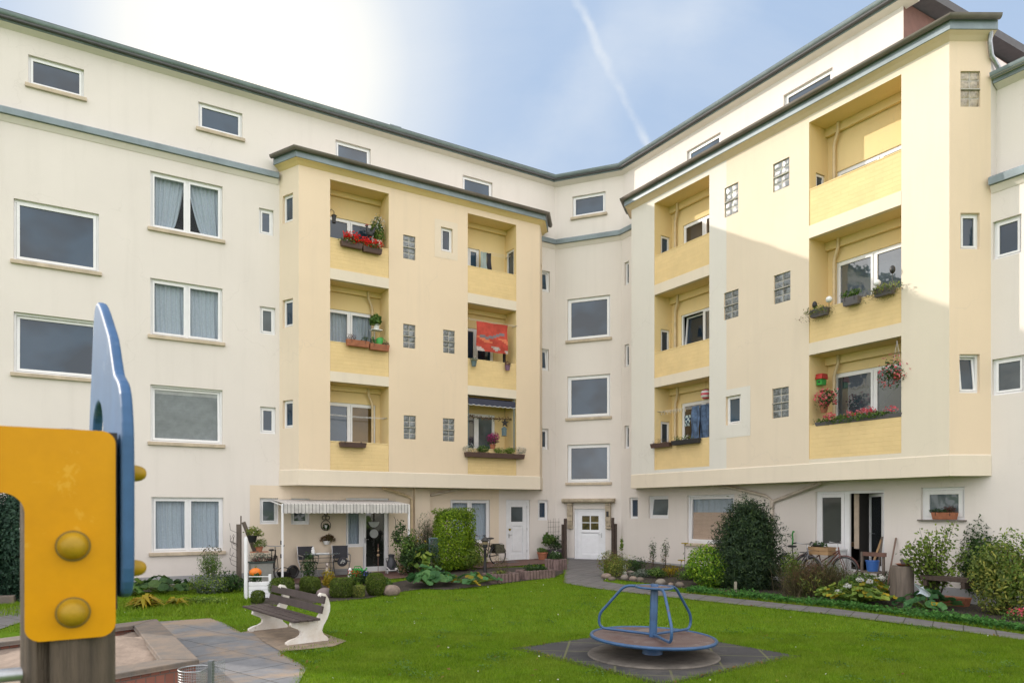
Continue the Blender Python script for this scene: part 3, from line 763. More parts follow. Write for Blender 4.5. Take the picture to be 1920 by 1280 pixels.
# --- projecting bays
def bay(F, s_a, f_a, f_b, s_b, bal, V, gbs, wins, brick, FA, FB, cham_a, cham_b, main, tint, mats, backs, sides, ztop=13.06):
    pts = [F.xy(s_a, 0), F.xy(f_a, BD), F.xy(f_b, BD), F.xy(s_b, 0)]
    holes = [(a, b, v[0], v[2], 'none') for a, b in bal for v in V] + [g[:4] for g in gbs] + wins
    w = MB(); sheet(w, F, f_a, f_b, 3.05, ztop, holes, d=BD, reveal=.16, tint=tint)
    for G, P, Q, ch in ((FA, pts[0], pts[1], cham_a), (FB, pts[2], pts[3], cham_b)):
        w.mi = 0
        L = (Vector(Q) - Vector(P)).length
        sheet(w, G, 0, L, 3.05, ztop, [c[:4] for c in ch], tint=[(-1, len(mats) - 1)])
        w.mi = 0
    w.mi = 0
    w.add([(*p, 3.05) for p in pts], [(0, 1, 2, 3)]); w.add([(*p, ztop + .1) for p in pts], [(0, 1, 2, 3)])
    bp('bay', w, mats)
    m = MB(); sweep(m, pts, [(-.02, 3.0), (.02, 3.0), (.02, 3.47), (.0, 3.495), (-.02, 3.495)]); bp('bay_band', m, BAND)
    eave(pts, ztop + .03, .24, COPPER, .20, .075, BALC if main == 'L' else BAYY, .075)
    for a, b, c, e in wins: window(F, BD, a, b, c, e, sill=False, fw=.05, sw=.045)
    for g in gbs: glass_blocks(F, BD, *g[:4], nz=g[4] if len(g) > 4 else 4)
    for G, ch in ((FA, cham_a), (FB, cham_b)):
        for c in ch:
            if len(c) > 4 and c[4] == 'g': glass_blocks(G, 0, *c[:4], bm_=GLB2)
            else: window(G, 0, *c[:4], sill=False, fw=.05, sw=.045, tilt=c[4] if len(c) > 4 else 0)
    for i, (a, b) in enumerate(bal):
        for j, (zb, zp, zt) in enumerate(V):
            m = MB()
            m.mi = 1; quad(m, F, [(a, BD, zt), (b, BD, zt), (b, 0, zt), (a, 0, zt)])
            m.mi = 2; quad(m, F, [(a, BD, zb), (b, BD, zb), (b, 0, zb), (a, 0, zb)])
            m.mi = 0
            sd = sides.get((i, j))
            for side in (a, b):
                if sd and sd[0] == (0 if side == a else 1):
                    G = Fr(F.xy(a, BD), (-F.n[0], -F.n[1])) if side == a else Fr(F.xy(b, 0), F.n)
                    sheet(m, G, 0, BD, zb, zt, [sd[1:5]], reveal=.1)
                    window(G, .04, *sd[1:5], sill=False, fw=.04, sw=.04)
                else: quad(m, F, [(side, BD, zb), (side, 0, zb), (side, 0, zt), (side, BD, zt)])
            bk = backs[(i, j)]
            sheet(m, F, a, b, zb, zt, [bk[:4]], d=0, reveal=.12)
            fbox(m, F, a + .002, b - .002, .03, .12, zt - (.16 if main == 'L' else .22), zt - .003)
            bl = bp('balcony', m, [BALC, BALC, PLINTH])
            kw = dict(bk[4]) if len(bk) > 4 else {}
            window(F, .05, *bk[:4], n=2, sill=False, fw=.055, sw=.06, **kw)
            m = MB(); fbox(m, F, a + .003, b - .003, BD - .15, BD - .018, zb + .003, zp); bp('parapet', m, brick, bl)
            if j < 2: m = MB(); fbox(m, F, a - .0, b + .0, BD - .15, BD + .006, V[j + 1][2] - .002, zb - .002); bp('slab_edge', m, BAND, bl)
            m = MB(); fbox(m, F, a + .003, b - .003, BD - .16, BD - .008, zp + .001, zp + .03); bp('coping', m, BALC, bl)
            if not (i == 1 and main == 'L') and j > 0 or (main == 'R'):
                x = b - .30 if main == 'L' else a + .26
                m = MB(); m.tube([F.p(x - .17 if main == 'L' else x + .17, .17, zt + .0), F.p(x - .16 if main == 'L' else x + .16, .15, zt - .22), F.p(x - .03 if main == 'L' else x + .03, .10, zt - .46), F.p(x, .095, zt - .58), F.p(x, .095, zb + .02)], .045, 8)
                bp('downpipe', m, PIPEY, bl, smooth=60)
    return pts
LA, LF0, LF1, LE = -10.714, -10.331, -1.291, -0.6209999999999999
FLB = Fr(FL.xy(LF1, BD), tuple((Vector(FL.xy(LE, 0)) - Vector(FL.xy(LF1, BD))).normalized()))
zb3, zb2, zb1 = 10.90, 7.62, 4.42
BAYR = stucco('right_column_render', (.77, .69, .57), amt=.18)
BROWNP = panemat('brown_window_glass', (.075, .055, .035), 1.5)  # brownish base colour for loggia panes
AUTUMN = panemat('autumn_tinted_glass', (.13, .085, .03), 1.5)  # autumn reflection painted as the glass colour
T = PANE
bay(FL, LA, LF0, LF1, LE, LBAL, LV,
    [(*(-6.831, -6.383), 10.70, 11.50), (*(-6.831, -6.383), 7.70, 8.50), (*(-6.812, -6.363), 4.62, 5.42), (*(-5.335, -4.878), 7.70, 8.50), (*(-5.345, -4.888), 4.62, 5.42)],
    [(*(-5.422, -4.97), 11.217, 12.056)], BRL, FLA, FLB,
    [(.15, .64, 11.28, 12.16), (.15, .64, 7.98, 8.86), (.15, .64, 4.80, 5.68)], [(.45, .85, 10.9, 11.7), (.45, .85, 7.7, 8.5), (.45, .85, 4.6, 5.4)], 'L',
    [(-7.347, 1), (-4.369, 1), (-2.336, 0)], [BAYY, BAYY, BAYP],
    {(0, 0): (-9.30, -7.5, 9.95, 11.924, {'panes': [PANE3, PANE]}), (0, 1): (-9.30, -7.5, 6.70, 8.876, {'curtain': (0., 0., 1., 1.)}),
     (0, 2): (-9.30, -7.5, 3.55, 5.794, {'panes': [PANE2, AUTUMN]}),
     (1, 0): (-4.34, -3.458 + .02, 9.95, 11.871, {}), (1, 1): (-4.34, -2.839, 6.70, 8.928, {}), (1, 2): (-4.34, -2.769, 3.55, 5.789, {'panes': [PANEB, PANEF]})},
    {(1, 0): (1, .10, .66, 10.2, 11.95)})
RA, RF0, RF1, RE = 0.8469999999999999, 1.517, 12.45, 12.948
FRA = Fr(FR.xy(RA, 0), tuple((Vector(FR.xy(RF0, BD)) - Vector(FR.xy(RA, 0))).normalized()))
bay(FR, RA, RF0, RF1, RE, RBAL, RV,
    [(*(5.816, 6.34), 11.201, 12.109), (*(7.606, 8.149), 11.306, 12.114),
     (*(5.793, 6.35), 8.056, 8.889), (*(7.63, 8.184), 8.095, 8.916),
     (*(7.571, 8.131), 4.84, 5.688)],
    [(*(5.865, 6.437), 4.819, 5.697)], BRR, FRA, FRB,
    [(.25, .65, 10.9, 11.7), (.25, .65, 7.7, 8.5), (.25, .65, 4.6, 5.4)],
    [(*(0.258, 0.713), 11.46, 12.28, 'g'), (*(0.258, 0.701), 8.197, 9.029), (*(0.233, 0.701), 4.90, 5.79, .12)], 'R',
    [(-9, 2), (5.886, 1), (8.779, 3)], [BAYY, BAYP, BAYC, BAYR, BAYY],
    {(0, 0): (3.248, 5.15, 9.98, 11.99, {'panes': [BROWNP, BROWNP]}), (0, 1): (3.147, 5.15, 6.80, 8.926, {'tilt': (.1, 0), 'panes': [PANE3, PANEB]}), (0, 2): (3.172, 5.15, 3.65, 5.885, {'panes': [BROWNP, PANE3]}),
     (1, 0): (9.058, 11.30, 9.98, 11.514, {'mid': .55, 'panes': [BROWNP, BROWNP]}), (1, 1): (9.036, 11.30, 6.80, 9.025, {'mid': .48, 'panes': [PANEB, PANEB]}), (1, 2): (8.945, 11.30, 3.65, 5.969, {'mid': .5, 'panes': [PANEB, PANEB]})},
    {(0, 0): (0, .3, .72, 10.5, 11.75), (0, 1): (0, .3, .72, 7.2, 8.5), (0, 2): (0, .3, .72, 4.0, 5.3), (1, 0): (0, .3, .7, 10.4, 11.5)})
# patched render around two small windows
for F, a, b, c, e, m_ in ((FR, 5.502, 6.798, 4.429, 5.904, BAYC), (FL, -5.662, -4.773, 10.974, 12.288, BAYP)):
    win = (5.865, 6.437, 4.819, 5.697, 'none') if F is FR else (-5.422, -4.97, 11.217, 12.056, 'none')
    m = MB(); sheet(m, F, a, b, c, e, [win], d=BD + .005); bp('render_patch', m, m_)
# drain pipes under the bays, and the projecting chimney stack strip
def pipe(F, pts, r, m_): m = MB(); m.tube([F.p(*q) for q in pts], r, 8); bp('downpipe', m, m_, smooth=60)
x = -6.199
pipe(FL, [(-7.346, .28, 2.98), (-7.152, .2, 2.93), (x - .12, .08, 2.70), (x, .075, 2.60), (x, .075, .2)], .045, PIPEY)
pipe(FL, [(-4.128, .3, 2.99), (-4.521, .16, 2.96), (-5.458, .07, 2.75)], .045, PIPEC)
m = MB(); fbox(m, FL, -6.097, -5.521, .008, .16, .15, 2.998); bp('pier', m, WARM)
x = 6.964
pipe(FR, [(4.889, .25, 3.0), (5.374, .14, 2.95), (x - .25, .08, 2.66), (x, .075, 2.52), (x, .075, .3)], .05, PIPEC)
pipe(FR, [(8.781, .34, 2.99), (8.58, .22, 2.93), (x + .1, .08, 2.50), (x + .02, .076, 2.42)], .05, PIPEC)
# rooftop vent and end downpipe
m = MB(); fbox(m, FL, -6.897, -6.461, -.7, -.2, ZE + .1, 15.674); bp('roof_vent', m, ZINC)
m = MB(); e = FR.p(12.98, .12, 0)
m.tube([(e[0] - .02, e[1] - .1, 13.2), (e[0], e[1], 12.9), (e[0] + .05, e[1] + .02, 12.6), (e[0] + .3, e[1] + .1, 12.3)], .05, 8); bp('downpipe', m, GALV, smooth=60)

# ------------------------------------------------------------------ ground, paths, beds
def groundmesh():
    xs = np.concatenate([[-400, -120, -50], np.linspace(-32, 32, 161), [50, 120, 400]])
    ys = np.concatenate([[-400, -120, -40, -15], np.linspace(-6, 40, 116), [60, 120, 400]])
    X, Y = np.meshgrid(xs, ys); Zz = zgn(X, Y)
    mb = MB(); w = len(xs)
    mb.v = [tuple(map(float, t)) for t in zip(X.ravel(), Y.ravel(), Zz.ravel())]
    mb.f = [(j * w + i, j * w + i + 1, (j + 1) * w + i + 1, (j + 1) * w + i) for j in range(len(ys) - 1) for i in range(w - 1)]
    mb.m = [0] * len(mb.f)
    return mb
def lawnmat():
    m, nt, b = newmat('lawn'); p = pos(nt)
    cc = mixc(nt, ramp(nt, noise(nt, .8, 6, .65, p), [(.3, 0.), (.7, 1.)]), (.105, .195, .008), (.145, .265, .010))
    cc = mixc(nt, ramp(nt, noise(nt, 26, 4, .7, p), [(.35, 0.), (.75, .6)]), cc, (.035, .07, .006))
    cc = mixc(nt, ramp(nt, noise(nt, 2.3, 6, .7, p), [(.62, 0.), (.8, .5)]), cc, (.14, .15, .03))
    nt.links.new(cc, b.inputs['Base Color']); b.inputs['Roughness'].default_value = .9; b.inputs['Specular IOR Level'].default_value = .1
    bump(nt, b, noise(nt, 40, 4, .7, p), .9, .04)
    return m
LAWN = lawnmat()
struct('ground', groundmesh(), LAWN)
def patch(name, poly, dz, m, kind='structure', ed=.5):
    bm = bmesh.new()
    bm.faces.new([bm.verts.new((x, y, 0)) for x, y in poly])
    bmesh.ops.triangulate(bm, faces=bm.faces)
    for _ in range(7):
        es = [e for e in bm.edges if e.calc_length() > ed]
        if not es: break
        bmesh.ops.subdivide_edges(bm, edges=es, cuts=1)
        bmesh.ops.triangulate(bm, faces=[f for f in bm.faces if len(f.verts) > 3])
    for v in bm.verts: v.co.z = zg(v.co.x, v.co.y) + dz
    me = bpy.data.meshes.new(name); bm.to_mesh(me); bm.free(); me.materials.append(m)
    o = bpy.data.objects.new(name, me); col.objects.link(o); o['kind'] = kind
    return o
def slabmat(name, c, c2, joint, bw, bh, rot=0., ms=.012, off=.0, dirt=(.10, .085, .06), damt=.6, bmp=.5, thr=(.48, .66)):
    m, nt, b = newmat(name); p = pos(nt)
    mp = nt.nodes.new('ShaderNodeMapping'); nt.links.new(p, mp.inputs[0]); mp.inputs['Rotation'].default_value = (0, 0, rot)
    br = nd(nt, 'ShaderNodeTexBrick'); nt.links.new(mp.outputs[0], br.inputs['Vector']); br.offset = off
    br.inputs['Scale'].default_value = 1; br.inputs['Brick Width'].default_value = bw; br.inputs['Row Height'].default_value = bh
    br.inputs['Mortar Size'].default_value = ms; br.inputs['Mortar Smooth'].default_value = .3
    br.inputs['Color1'].default_value = (*c, 1); br.inputs['Color2'].default_value = (*c2, 1); br.inputs['Mortar'].default_value = (*joint, 1)
    cc = mixc(nt, .6, br.outputs[0], ramp(nt, noise(nt, 3.5, 6, .7, p), [(.25, .5), (.75, 1.1)]), 'MULTIPLY')
    cc = mixc(nt, ramp(nt, noise(nt, .9, 6, .7, p, .5), [(thr[0], 0.), (thr[1], damt)]), cc, dirt)
    cc = mixc(nt, .25, cc, ramp(nt, noise(nt, 90, 3, .6, p), [(.3, .5), (.7, 1.1)]), 'MULTIPLY')
    nt.links.new(cc, b.inputs['Base Color']); b.inputs['Roughness'].default_value = .85; b.inputs['Specular IOR Level'].default_value = .3
    inv = nd(nt, 'ShaderNodeMath', operation='SUBTRACT', i_0=1.0); nt.links.new(br.outputs['Fac'], inv.inputs[1])
    sc = nd(nt, 'ShaderNodeMath', operation='MULTIPLY_ADD', i_1=.4); nt.links.new(noise(nt, 70, 4, .6, p), sc.inputs[0]); nt.links.new(inv.outputs[0], sc.inputs[2])
    bump(nt, b, sc.outputs[0], bmp, .012)
    return m
PATHM = slabmat('path_slabs', (.185, .175, .18), (.16, .155, .16), (.06, .06, .045), .5, .5, .56, dirt=(.12, .12, .09), damt=.35)
YARDM = slabmat('yard_slabs', (.20, .205, .22), (.17, .18, .195), (.05, .048, .04), .75, .75, .68, .009, dirt=(.30, .225, .16), damt=.85, thr=(.44, .60))
RUBM = slabmat('carousel_slabs', (.060, .058, .062), (.05, .05, .053), (.13, .135, .07), .75, .75, .142, .020, dirt=(.13, .115, .10), damt=.6)
TERM = slabmat('red_terrace_pavers', (.20, .105, .085), (.16, .085, .07), (.09, .07, .06), .2, .1, .55, .008, .5, dirt=(.15, .12, .10), damt=.5)
PATH_UP = [(2.644, 20.871), (3.51, 19.744), (4.437, 18.72), (5.121, 18.194), (6.125, 17.226), (7.174, 16.141), (7.96, 14.925), (8.595, 13.814), (9.064, 12.747), (9.49, 11.647), (9.993, 10.068)]
PATH_LO = [(9.27, 9.34), (8.996, 11.041), (8.656, 12.172), (8.141, 13.084), (7.54, 13.944), (6.735, 15.153), (5.77, 16.23), (4.84, 17.196), (3.765, 18.155), (2.811, 18.973), (2.049, 19.755), (1.48, 20.597)]
PATH = [(3.581, 27.784)] + PATH_UP + PATH_LO + [(2.144, 28.37)]
patch('path', PATH, .018, PATHM)
YARD = [(-7.053, 14.211), (-6.153, 14.703), (-5.63, 14.076), (-4.88, 12.969), (-4.798, 13.439), (-4.4, 13.814), (-3.603, 12.969), (-2.862, 12.073), (-3.038, 11.786), (-3.527, 11.336), (-3.533, 11.041), (-3.249, 10.645), (-2.864, 10.068), (-2.716, 9.167)] + [(-3.1, 7.6), (-3.6, 6), (-8, 6), (-8.5, 10)]
patch('paved_yard', YARD, .012, YARDM)
SPATCH = [(-4.649, 12.913), (-4.802, 13.562), (-4.39, 13.944), (-3.459, 12.969), (-2.772, 12.073), (-2.879, 11.602), (-3.346, 11.293), (-3.611, 11.208), (-4.125, 11.976)]
patch('sandy_ground', SPATCH, .020, mat('trodden_sand', (.29, .22, .16), .95, var=.35, vs=5, bmp=.6, bs=30, c2=(.18, .14, .105)))
SIDE = [(-9.875, 9.802), (-13.327, 14.279), (-11.294, 15.882), (-11.518, 17.069), (-11.333, 18.0), (-10.301, 17.168), (-9.729, 14.417), (-9.471, 13.318)]
patch('side_path', SIDE, .014, PATHM)
PC = (2.2, 11.2); pu = (2.1, -.3); pv = (.3, 2.1)
PAD = [(PC[0] - pu[0], PC[1] - pu[1]), (PC[0] - pv[0], PC[1] - pv[1]), (PC[0] + pu[0], PC[1] + pu[1]), (PC[0] + pv[0], PC[1] + pv[1])]
patch('soil_edge', [(PC[0] + (x - PC[0]) * k_, PC[1] + (y - PC[1]) * k_) for (x, y), k_ in zip(PAD, (1.07, 1.03, 1.04, 1.05))], .006, SOIL)
patch('carousel_paving', PAD, .014, RUBM)
TER1 = [FL.xy(-10.7, .03), FL.xy(-10.7, 1.6), FL.xy(-9.6, 2.3), FL.xy(-7.6, 2.5), FL.xy(-5.0, 2.2), FL.xy(-4.6, .03)]
patch('terrace', TER1, .03, TERM)
TER2 = [FL.xy(-4.6, .03), FL.xy(-4.6, 1.9), FL.xy(-3.2, 2.3), FL.xy(-1.4, 2.3), FL.xy(-.4, 1.3), FL.xy(-.1, .05)]
patch('terrace', TER2, .034, TERM)
BED1 = [FL.xy(-20, .03), FL.xy(-20, 1.5), FL.xy(-17, 1.9), FL.xy(-14, 1.7), FL.xy(-11.2, 1.9), FL.xy(-11, .03)]
patch('garden_bed', BED1, .02, SOIL)
BED2 = PATH_UP[0:1] + [(2.728, 21.538), (3.674, 20.665), (4.643, 19.588), (5.362, 19.048), (6.494, 18.263), (7.629, 17.164), (8.516, 15.968), (9.194, 14.776), (9.688, 13.624), (10.126, 12.427), (10.799, 10.879)] + [FR.xy(17, .05), FR.xy(.2, .05)]
patch('garden_bed', BED2, .024, SOIL)
BED3 = [(-6.056, 16.685), (-7.284, 20.068), (-6.854, 22.298), (-4.959, 20.921), (-3.494, 21.438), (-2.707, 22.84), (-2.366, 19.96), (-3.178, 19.067), (-3.6, 18.0), (-4.374, 17.368), (-4.944, 16.685)]
patch('garden_bed', BED3, .016, SOIL)
BED4 = [(-2.502, 19.868), (-2.707, 22.84), (-1.09, 24.515), (1.682, 24.684), (1.657, 22.826), (1.294, 21.844), (0.391, 21.127), (-0.455, 20.462), (-1.18, 19.915), (-1.739, 19.561)]
patch('garden_bed', BED4, .02, SOIL)
SANDPOLY = [(-6.1, 12.36), (-3.9, 8.98), (-5.8, 6.45), (-8.5, 9.0)]

# --- lawn grass: fine blades over the open turf
def turf(n, x0, x1, y0, y1, h, w, lab):
    x = rng.uniform(x0, x1, n); y = rng.uniform(y0, y1, n)
    ok = np.ones(n, bool)
    jx = x + rng.normal(size=n) * .05; jy = y + rng.normal(size=n) * .05
    for P in (PATH, YARD, SPATCH, SIDE, PAD, TER1, TER2, BED3, BED4): ok &= ~inpoly(jx, jy, P)
    ok &= ~inpoly(x, y, SANDPOLY)
    for F, a, b in ((FL, -30, 0), (FR, 0, 30)):
        d = (x - F.o[0]) * F.n[0] + (y - F.o[1]) * F.n[1]; ok &= d > .06
    for P in (BED1, BED2): ok &= ~inpoly(x, y, P) | (rng.random(n) < .10)
    clump = .5 + .5 * np.sin(x * 3.1 + np.sin(y * 2.3) * 2) * np.sin(y * 2.7 + np.sin(x * 1.9) * 2)
    ok &= rng.random(n) < .62 + .38 * clump
    x, y = x[ok], y[ok]
    P = np.stack([x, y, zgn(x, y)], 1)
    return P
GRASSM = leafmat('grass_blades', (.105, .205, .004), (.165, .295, .006), (.25, .35, .03), .5, .4, drift=(.23, .29, .03))
near = turf(420000, -6.5, 10.0, 8.4, 13.0, .05, .006, '')
far = turf(380000, -15, 15, 13.0, 27.0, .05, .01, '')
g = blades('grass', np.concatenate([near, far]), np.concatenate([np.full(len(near), .05), np.full(len(far), .06)]), np.concatenate([np.full(len(near), .007), np.full(len(far), .012)]), GRASSM, lean=.45)
g['kind'] = 'stuff'
# long tufts that lean over the edges of the paving
E = []
for P in (PATH[1:], YARD[:14], PAD):
    for (a, b), (c, e) in zip(P, P[1:] + ([P[0]] if P is PAD else [])):
        L = math.hypot(c - a, e - b); k = int(L * 150)
        t = rng.random(k); off = rng.normal(size=(k, 2)) * .035
        E.append(np.stack([a + (c - a) * t + off[:, 0], b + (e - b) * t + off[:, 1]], 1))
E = np.concatenate(E); E = np.concatenate([E, zgn(E[:, 0], E[:, 1])[:, None]], 1)
g = blades('edge_grass', E, .075, .008, GRASSM, lean=.6); g['kind'] = 'stuff'
# clover and plantain rosettes in the turf
k_ = 90; ci = rng.integers(0, len(near) + len(far), k_); al = np.concatenate([near, far])[ci]
cl = np.repeat(al, 34, 0) + np.concatenate([rng.normal(size=(k_ * 34, 2)) * .10, np.abs(rng.normal(size=(k_ * 34, 1))) * .012 + .03], 1)
g = leafobj('clover', cl, np.tile([0, 0, 1.], (len(cl), 1)), .035, .028, leafmat('clover_leaf', (.08, .17, .03), (.12, .23, .04))); g['kind'] = 'stuff'
# fallen leaves and daisies on the lawn
sel = near[rng.integers(0, len(near), 30)] + np.array([0, 0, .035]); sel2 = far[rng.integers(0, len(far), 70)] + np.array([0, 0, .05])
g = leafobj('lawn_daisies', np.concatenate([sel, sel2]), np.tile([0, 0, 1.], (100, 1)), .03, .028, P_MIX); g['kind'] = 'stuff'
sel = near[rng.integers(0, len(near), 60)] + np.array([0, 0, .03])
ed = E[rng.integers(0, len(E), 160)] + np.array([0, 0, .03])
g = leafobj('fallen_leaves', np.concatenate([sel, ed]), np.tile([0, 0, 1.], (220, 1)), .06, .04, leafmat('dry_leaf', (.16, .08, .03), (.26, .15, .05), (.30, .24, .05))); g['kind'] = 'stuff'

# ------------------------------------------------------------------ playground
# carousel
cx, cy = 2.13, 10.88
car = thing('playground_carousel', 'blue tubular playground carousel with a brown round plate on dark paving', 'carousel', (cx, cy, .012))
m = MB(); m.lathe([(0, .0), (.98, .0), (.985, .012), (.97, .03), (0, .035)], n=64); ring = obj('footing', m, mat('cast_footing', (.17, .15, .13), .9, var=.3, vs=4, bmp=.4, bs=60), car)
tilt = Matrix.Rotation(math.radians(1.7), 3, 'Y')
def tl(m):
    m.v = [tuple(tilt @ (Vector(v) - Vector((0, 0, .28))) + Vector((0, 0, .28))) for v in m.v]; return m
R0 = .925
m = MB(); m.lathe([(0, .262), (R0 - .02, .262), (R0 - .02, .285), (0, .287)], n=72); obj('plate', tl(m), PLY, car, smooth=30)
m = MB(); m.tube([(R0 * math.cos(a), R0 * math.sin(a), .278) for a in [2 * PI * i / 72 for i in range(72)]], .026, 10, True); obj('rim', tl(m), BLUEP, car, smooth=80)
m = MB(); m.lathe([(.0, .02), (.16, .02), (.13, .16), (.07, .25), (.058, .25), (.058, 1.07), (.052, 1.085), (0, 1.09)], n=24); obj('column', tl(m), BLUEP, car, smooth=40)
m = MB(); m.tube([(.27 * math.cos(a), .27 * math.sin(a), 1.035) for a in [2 * PI * i / 48 for i in range(48)]], .019, 10, True); hr = obj('hand_ring', tl(m), BLUEP, car, smooth=80)
m = MB(); m.lathe([(.058, 1.03), (.262, 1.03), (.262, 1.042), (.058, 1.044)], n=40); obj('ring_plate', tl(m), PLY, hr)
def fillet(pts, r, k=5):
    o = [Vector(pts[0])]
    for a, b, c in zip(pts, pts[1:], pts[2:]):
        a, b, c = Vector(a), Vector(b), Vector(c)
        p = b + (a - b).normalized() * r; q = b + (c - b).normalized() * r
        for i in range(k + 1):
            t = i / k; o.append((p * (1 - t) + b * t) * (1 - t) + (b * t * 0 + (b * (1 - t) + q * t)) * t)
    o.append(Vector(pts[-1])); return o
for a in (-84, 36, 156):
    c, s = math.cos(math.radians(a)), math.sin(math.radians(a))
    P = [(r * c, r * s, z) for r, z in ((.268, 1.035), (.46, 1.03), (.86, .55), (.84, .345), (.05, .325))]
    m = MB(); m.tube(fillet(P, .10), .0215, 10); obj('handrail', tl(m), BLUEP, car, smooth=80)

# bench
bx, by = -4.0, 12.66
ben = thing('park_bench', 'park bench with dark brown planks on white curved concrete supports', 'bench', (bx, by, .012), math.atan2(-.775, .63))
prof = [(-.34, .0), (.34, .0), (.36, .03), (.33, .07), (.27, .12), (.245, .19), (.27, .27), (.34, .38), (.385, .50), (.39, .60), (.36, .71), (.31, .785), (.25, .80), (.225, .77), (.28, .70), (.295, .62), (.28, .53), (.235, .45), (.19, .385), (.12, .372), (-.20, .368), (-.265, .35), (-.27, .31), (-.20, .275), (-.12, .24), (-.085, .19), (-.10, .13), (-.17, .09), (-.28, .065), (-.34, .035)]
for x in (-.86, .90):
    m = MB(); m.prism(prof, (x, 0, 0), (0, 1, 0), (0, 0, 1), (1, 0, 0), .085)
    obj('support', m, CONCW, ben, bevel=.012)
for i in range(4):
    m = MB(); y = -.285 + i * .117; m.box((-.10, y + .05, .392 + (.004 if i % 2 else 0)), (2.44, .103, .036)); obj('seat_plank', m, WOODB, ben, bevel=.006)
R = Matrix.Rotation(math.radians(-13), 3, 'X')
for y, z in ((.205, .545), (.243, .705)):
    m = MB(); m.box((-.06, y, z), (2.34, .036, .125), R); obj('back_plank', m, WOODB, ben, bevel=.006)
# sandbox
sb = thing('sandbox', 'low red brick sandbox with wide stone coping and pale play sand', 'sandbox', (-6, 9.2, 0))
def inset(P, d):
    n = len(P); o = []
    for i in range(n):
        a, b, c = Vector(P[i - 1]), Vector(P[i]), Vector(P[(i + 1) % n])
        u = (b - a).normalized(); v = (c - b).normalized()
        na, nb = Vector((u.y, -u.x)), Vector((v.y, -v.x)); m_ = (na + nb) / (1 + na.dot(nb)); o.append(tuple(b + m_ * d))
    return o
P0 = [(x + 6, y - 9.2) for x, y in SANDPOLY]
P1 = inset(P0, .40); Pw = inset(P0, .035); Pv = inset(P0, .36)
zc = .35
m = MB(); n = 4
for lo, zz in ((Pw, (0, zc - .06)), (Pv, (0, zc - .06))):
    m.add([(*p, z) for z in zz for p in lo], [(i, (i + 1) % n, n + (i + 1) % n, n + i) for i in range(n)])
obj('brick_wall', m, BRICKR, sb)
for i in range(4):
    j = (i + 1) % 4; e = .004
    m = MB(); a, b, c, d = [Vector((*p, 0)) for p in (P0[i], P0[j], P1[j], P1[i])]
    a, b, c, d = a + (b - a) * e, b + (a - b) * e, c + (d - c) * e, d + (c - d) * e
    m.add([p + Vector((0, 0, z)) for z in (zc - .06, zc) for p in (a, b, c, d)], [(0, 1, 2, 3), (4, 5, 6, 7), (0, 1, 5, 4), (1, 2, 6, 5), (2, 3, 7, 6), (3, 0, 4, 7)])
    obj('coping', m, CAPST, sb, bevel=.012)
bm = bmesh.new(); bm.faces.new([bm.verts.new((x, y, 0)) for x, y in Pv])
for _ in range(6): bmesh.ops.triangulate(bm, faces=bm.faces); bmesh.ops.subdivide_edges(bm, edges=[e for e in bm.edges if e.calc_length() > .12], cuts=1)
for v in bm.verts:
    x, y = v.co.x, v.co.y
    v.co.z = .23 + .09 * math.exp(-((x - .25) ** 2 + (y - 1.1) ** 2) / .8) + .035 * math.sin(x * 3 + 1.3 * math.sin(y * 2.2)) + .025 * math.sin(y * 6 + x * 4) + .02 * random.random()
bmesh.ops.triangulate(bm, faces=bm.faces)
me = bpy.data.meshes.new('sand'); bm.to_mesh(me); bm.free(); me.materials.append(SANDM); me.polygons.foreach_set('use_smooth', [True] * len(me.polygons))
o = bpy.data.objects.new('sand', me); col.objects.link(o); o.parent = sb
# wire litter basket
lb = thing('litter_basket', 'galvanised wire mesh litter basket on a square steel post', 'litter bin', (-3.34, 7.62, 0))
m = MB(); r, h0, h1 = .17, .12, .53
def rim(a):  # D-shaped plan, flat side against the post
    x, y = r * math.cos(a) * 1.05, r * math.sin(a)
    return (min(x, r * .62), y)
A = [2 * PI * i / 44 for i in range(44)]
for z in np.linspace(h0, h1 - .03, 15): m.tube([(*rim(a), z) for a in A], .0016, 4, True)
for a in A: m.bar((*rim(a), h0), (*rim(a), h1), .0016, 4)
obj('wire_mesh', m, GALV, lb)
m = MB(); m.tube([(*rim(a), h1) for a in A], .007, 8, True); m.tube([(*rim(a), h0) for a in A], .006, 6, True); obj('rim', m, GALV, lb, smooth=80)
m = MB(); m.box((r * .62 + .05, 0, .30), (.05, .06, .62)); m.box((r * .62 + .05, 0, .615), (.056, .066, .008)); obj('post', m, mat('steel_post', (.20, .215, .24), .45, .6), lb, bevel=.004)
m = MB()
for z in np.linspace(.2, .6, 13): m.bar((r * .62 + .08, -.05, z), (r * .62 + .16, .08, z), .0016, 4)
for t in np.linspace(0, 1, 8): m.bar((r * .62 + .08 + .08 * t, -.05 + .13 * t, .2), (r * .62 + .08 + .08 * t, -.05 + .13 * t, .61), .0016, 4)
obj('side_mesh', m, GALV, lb)

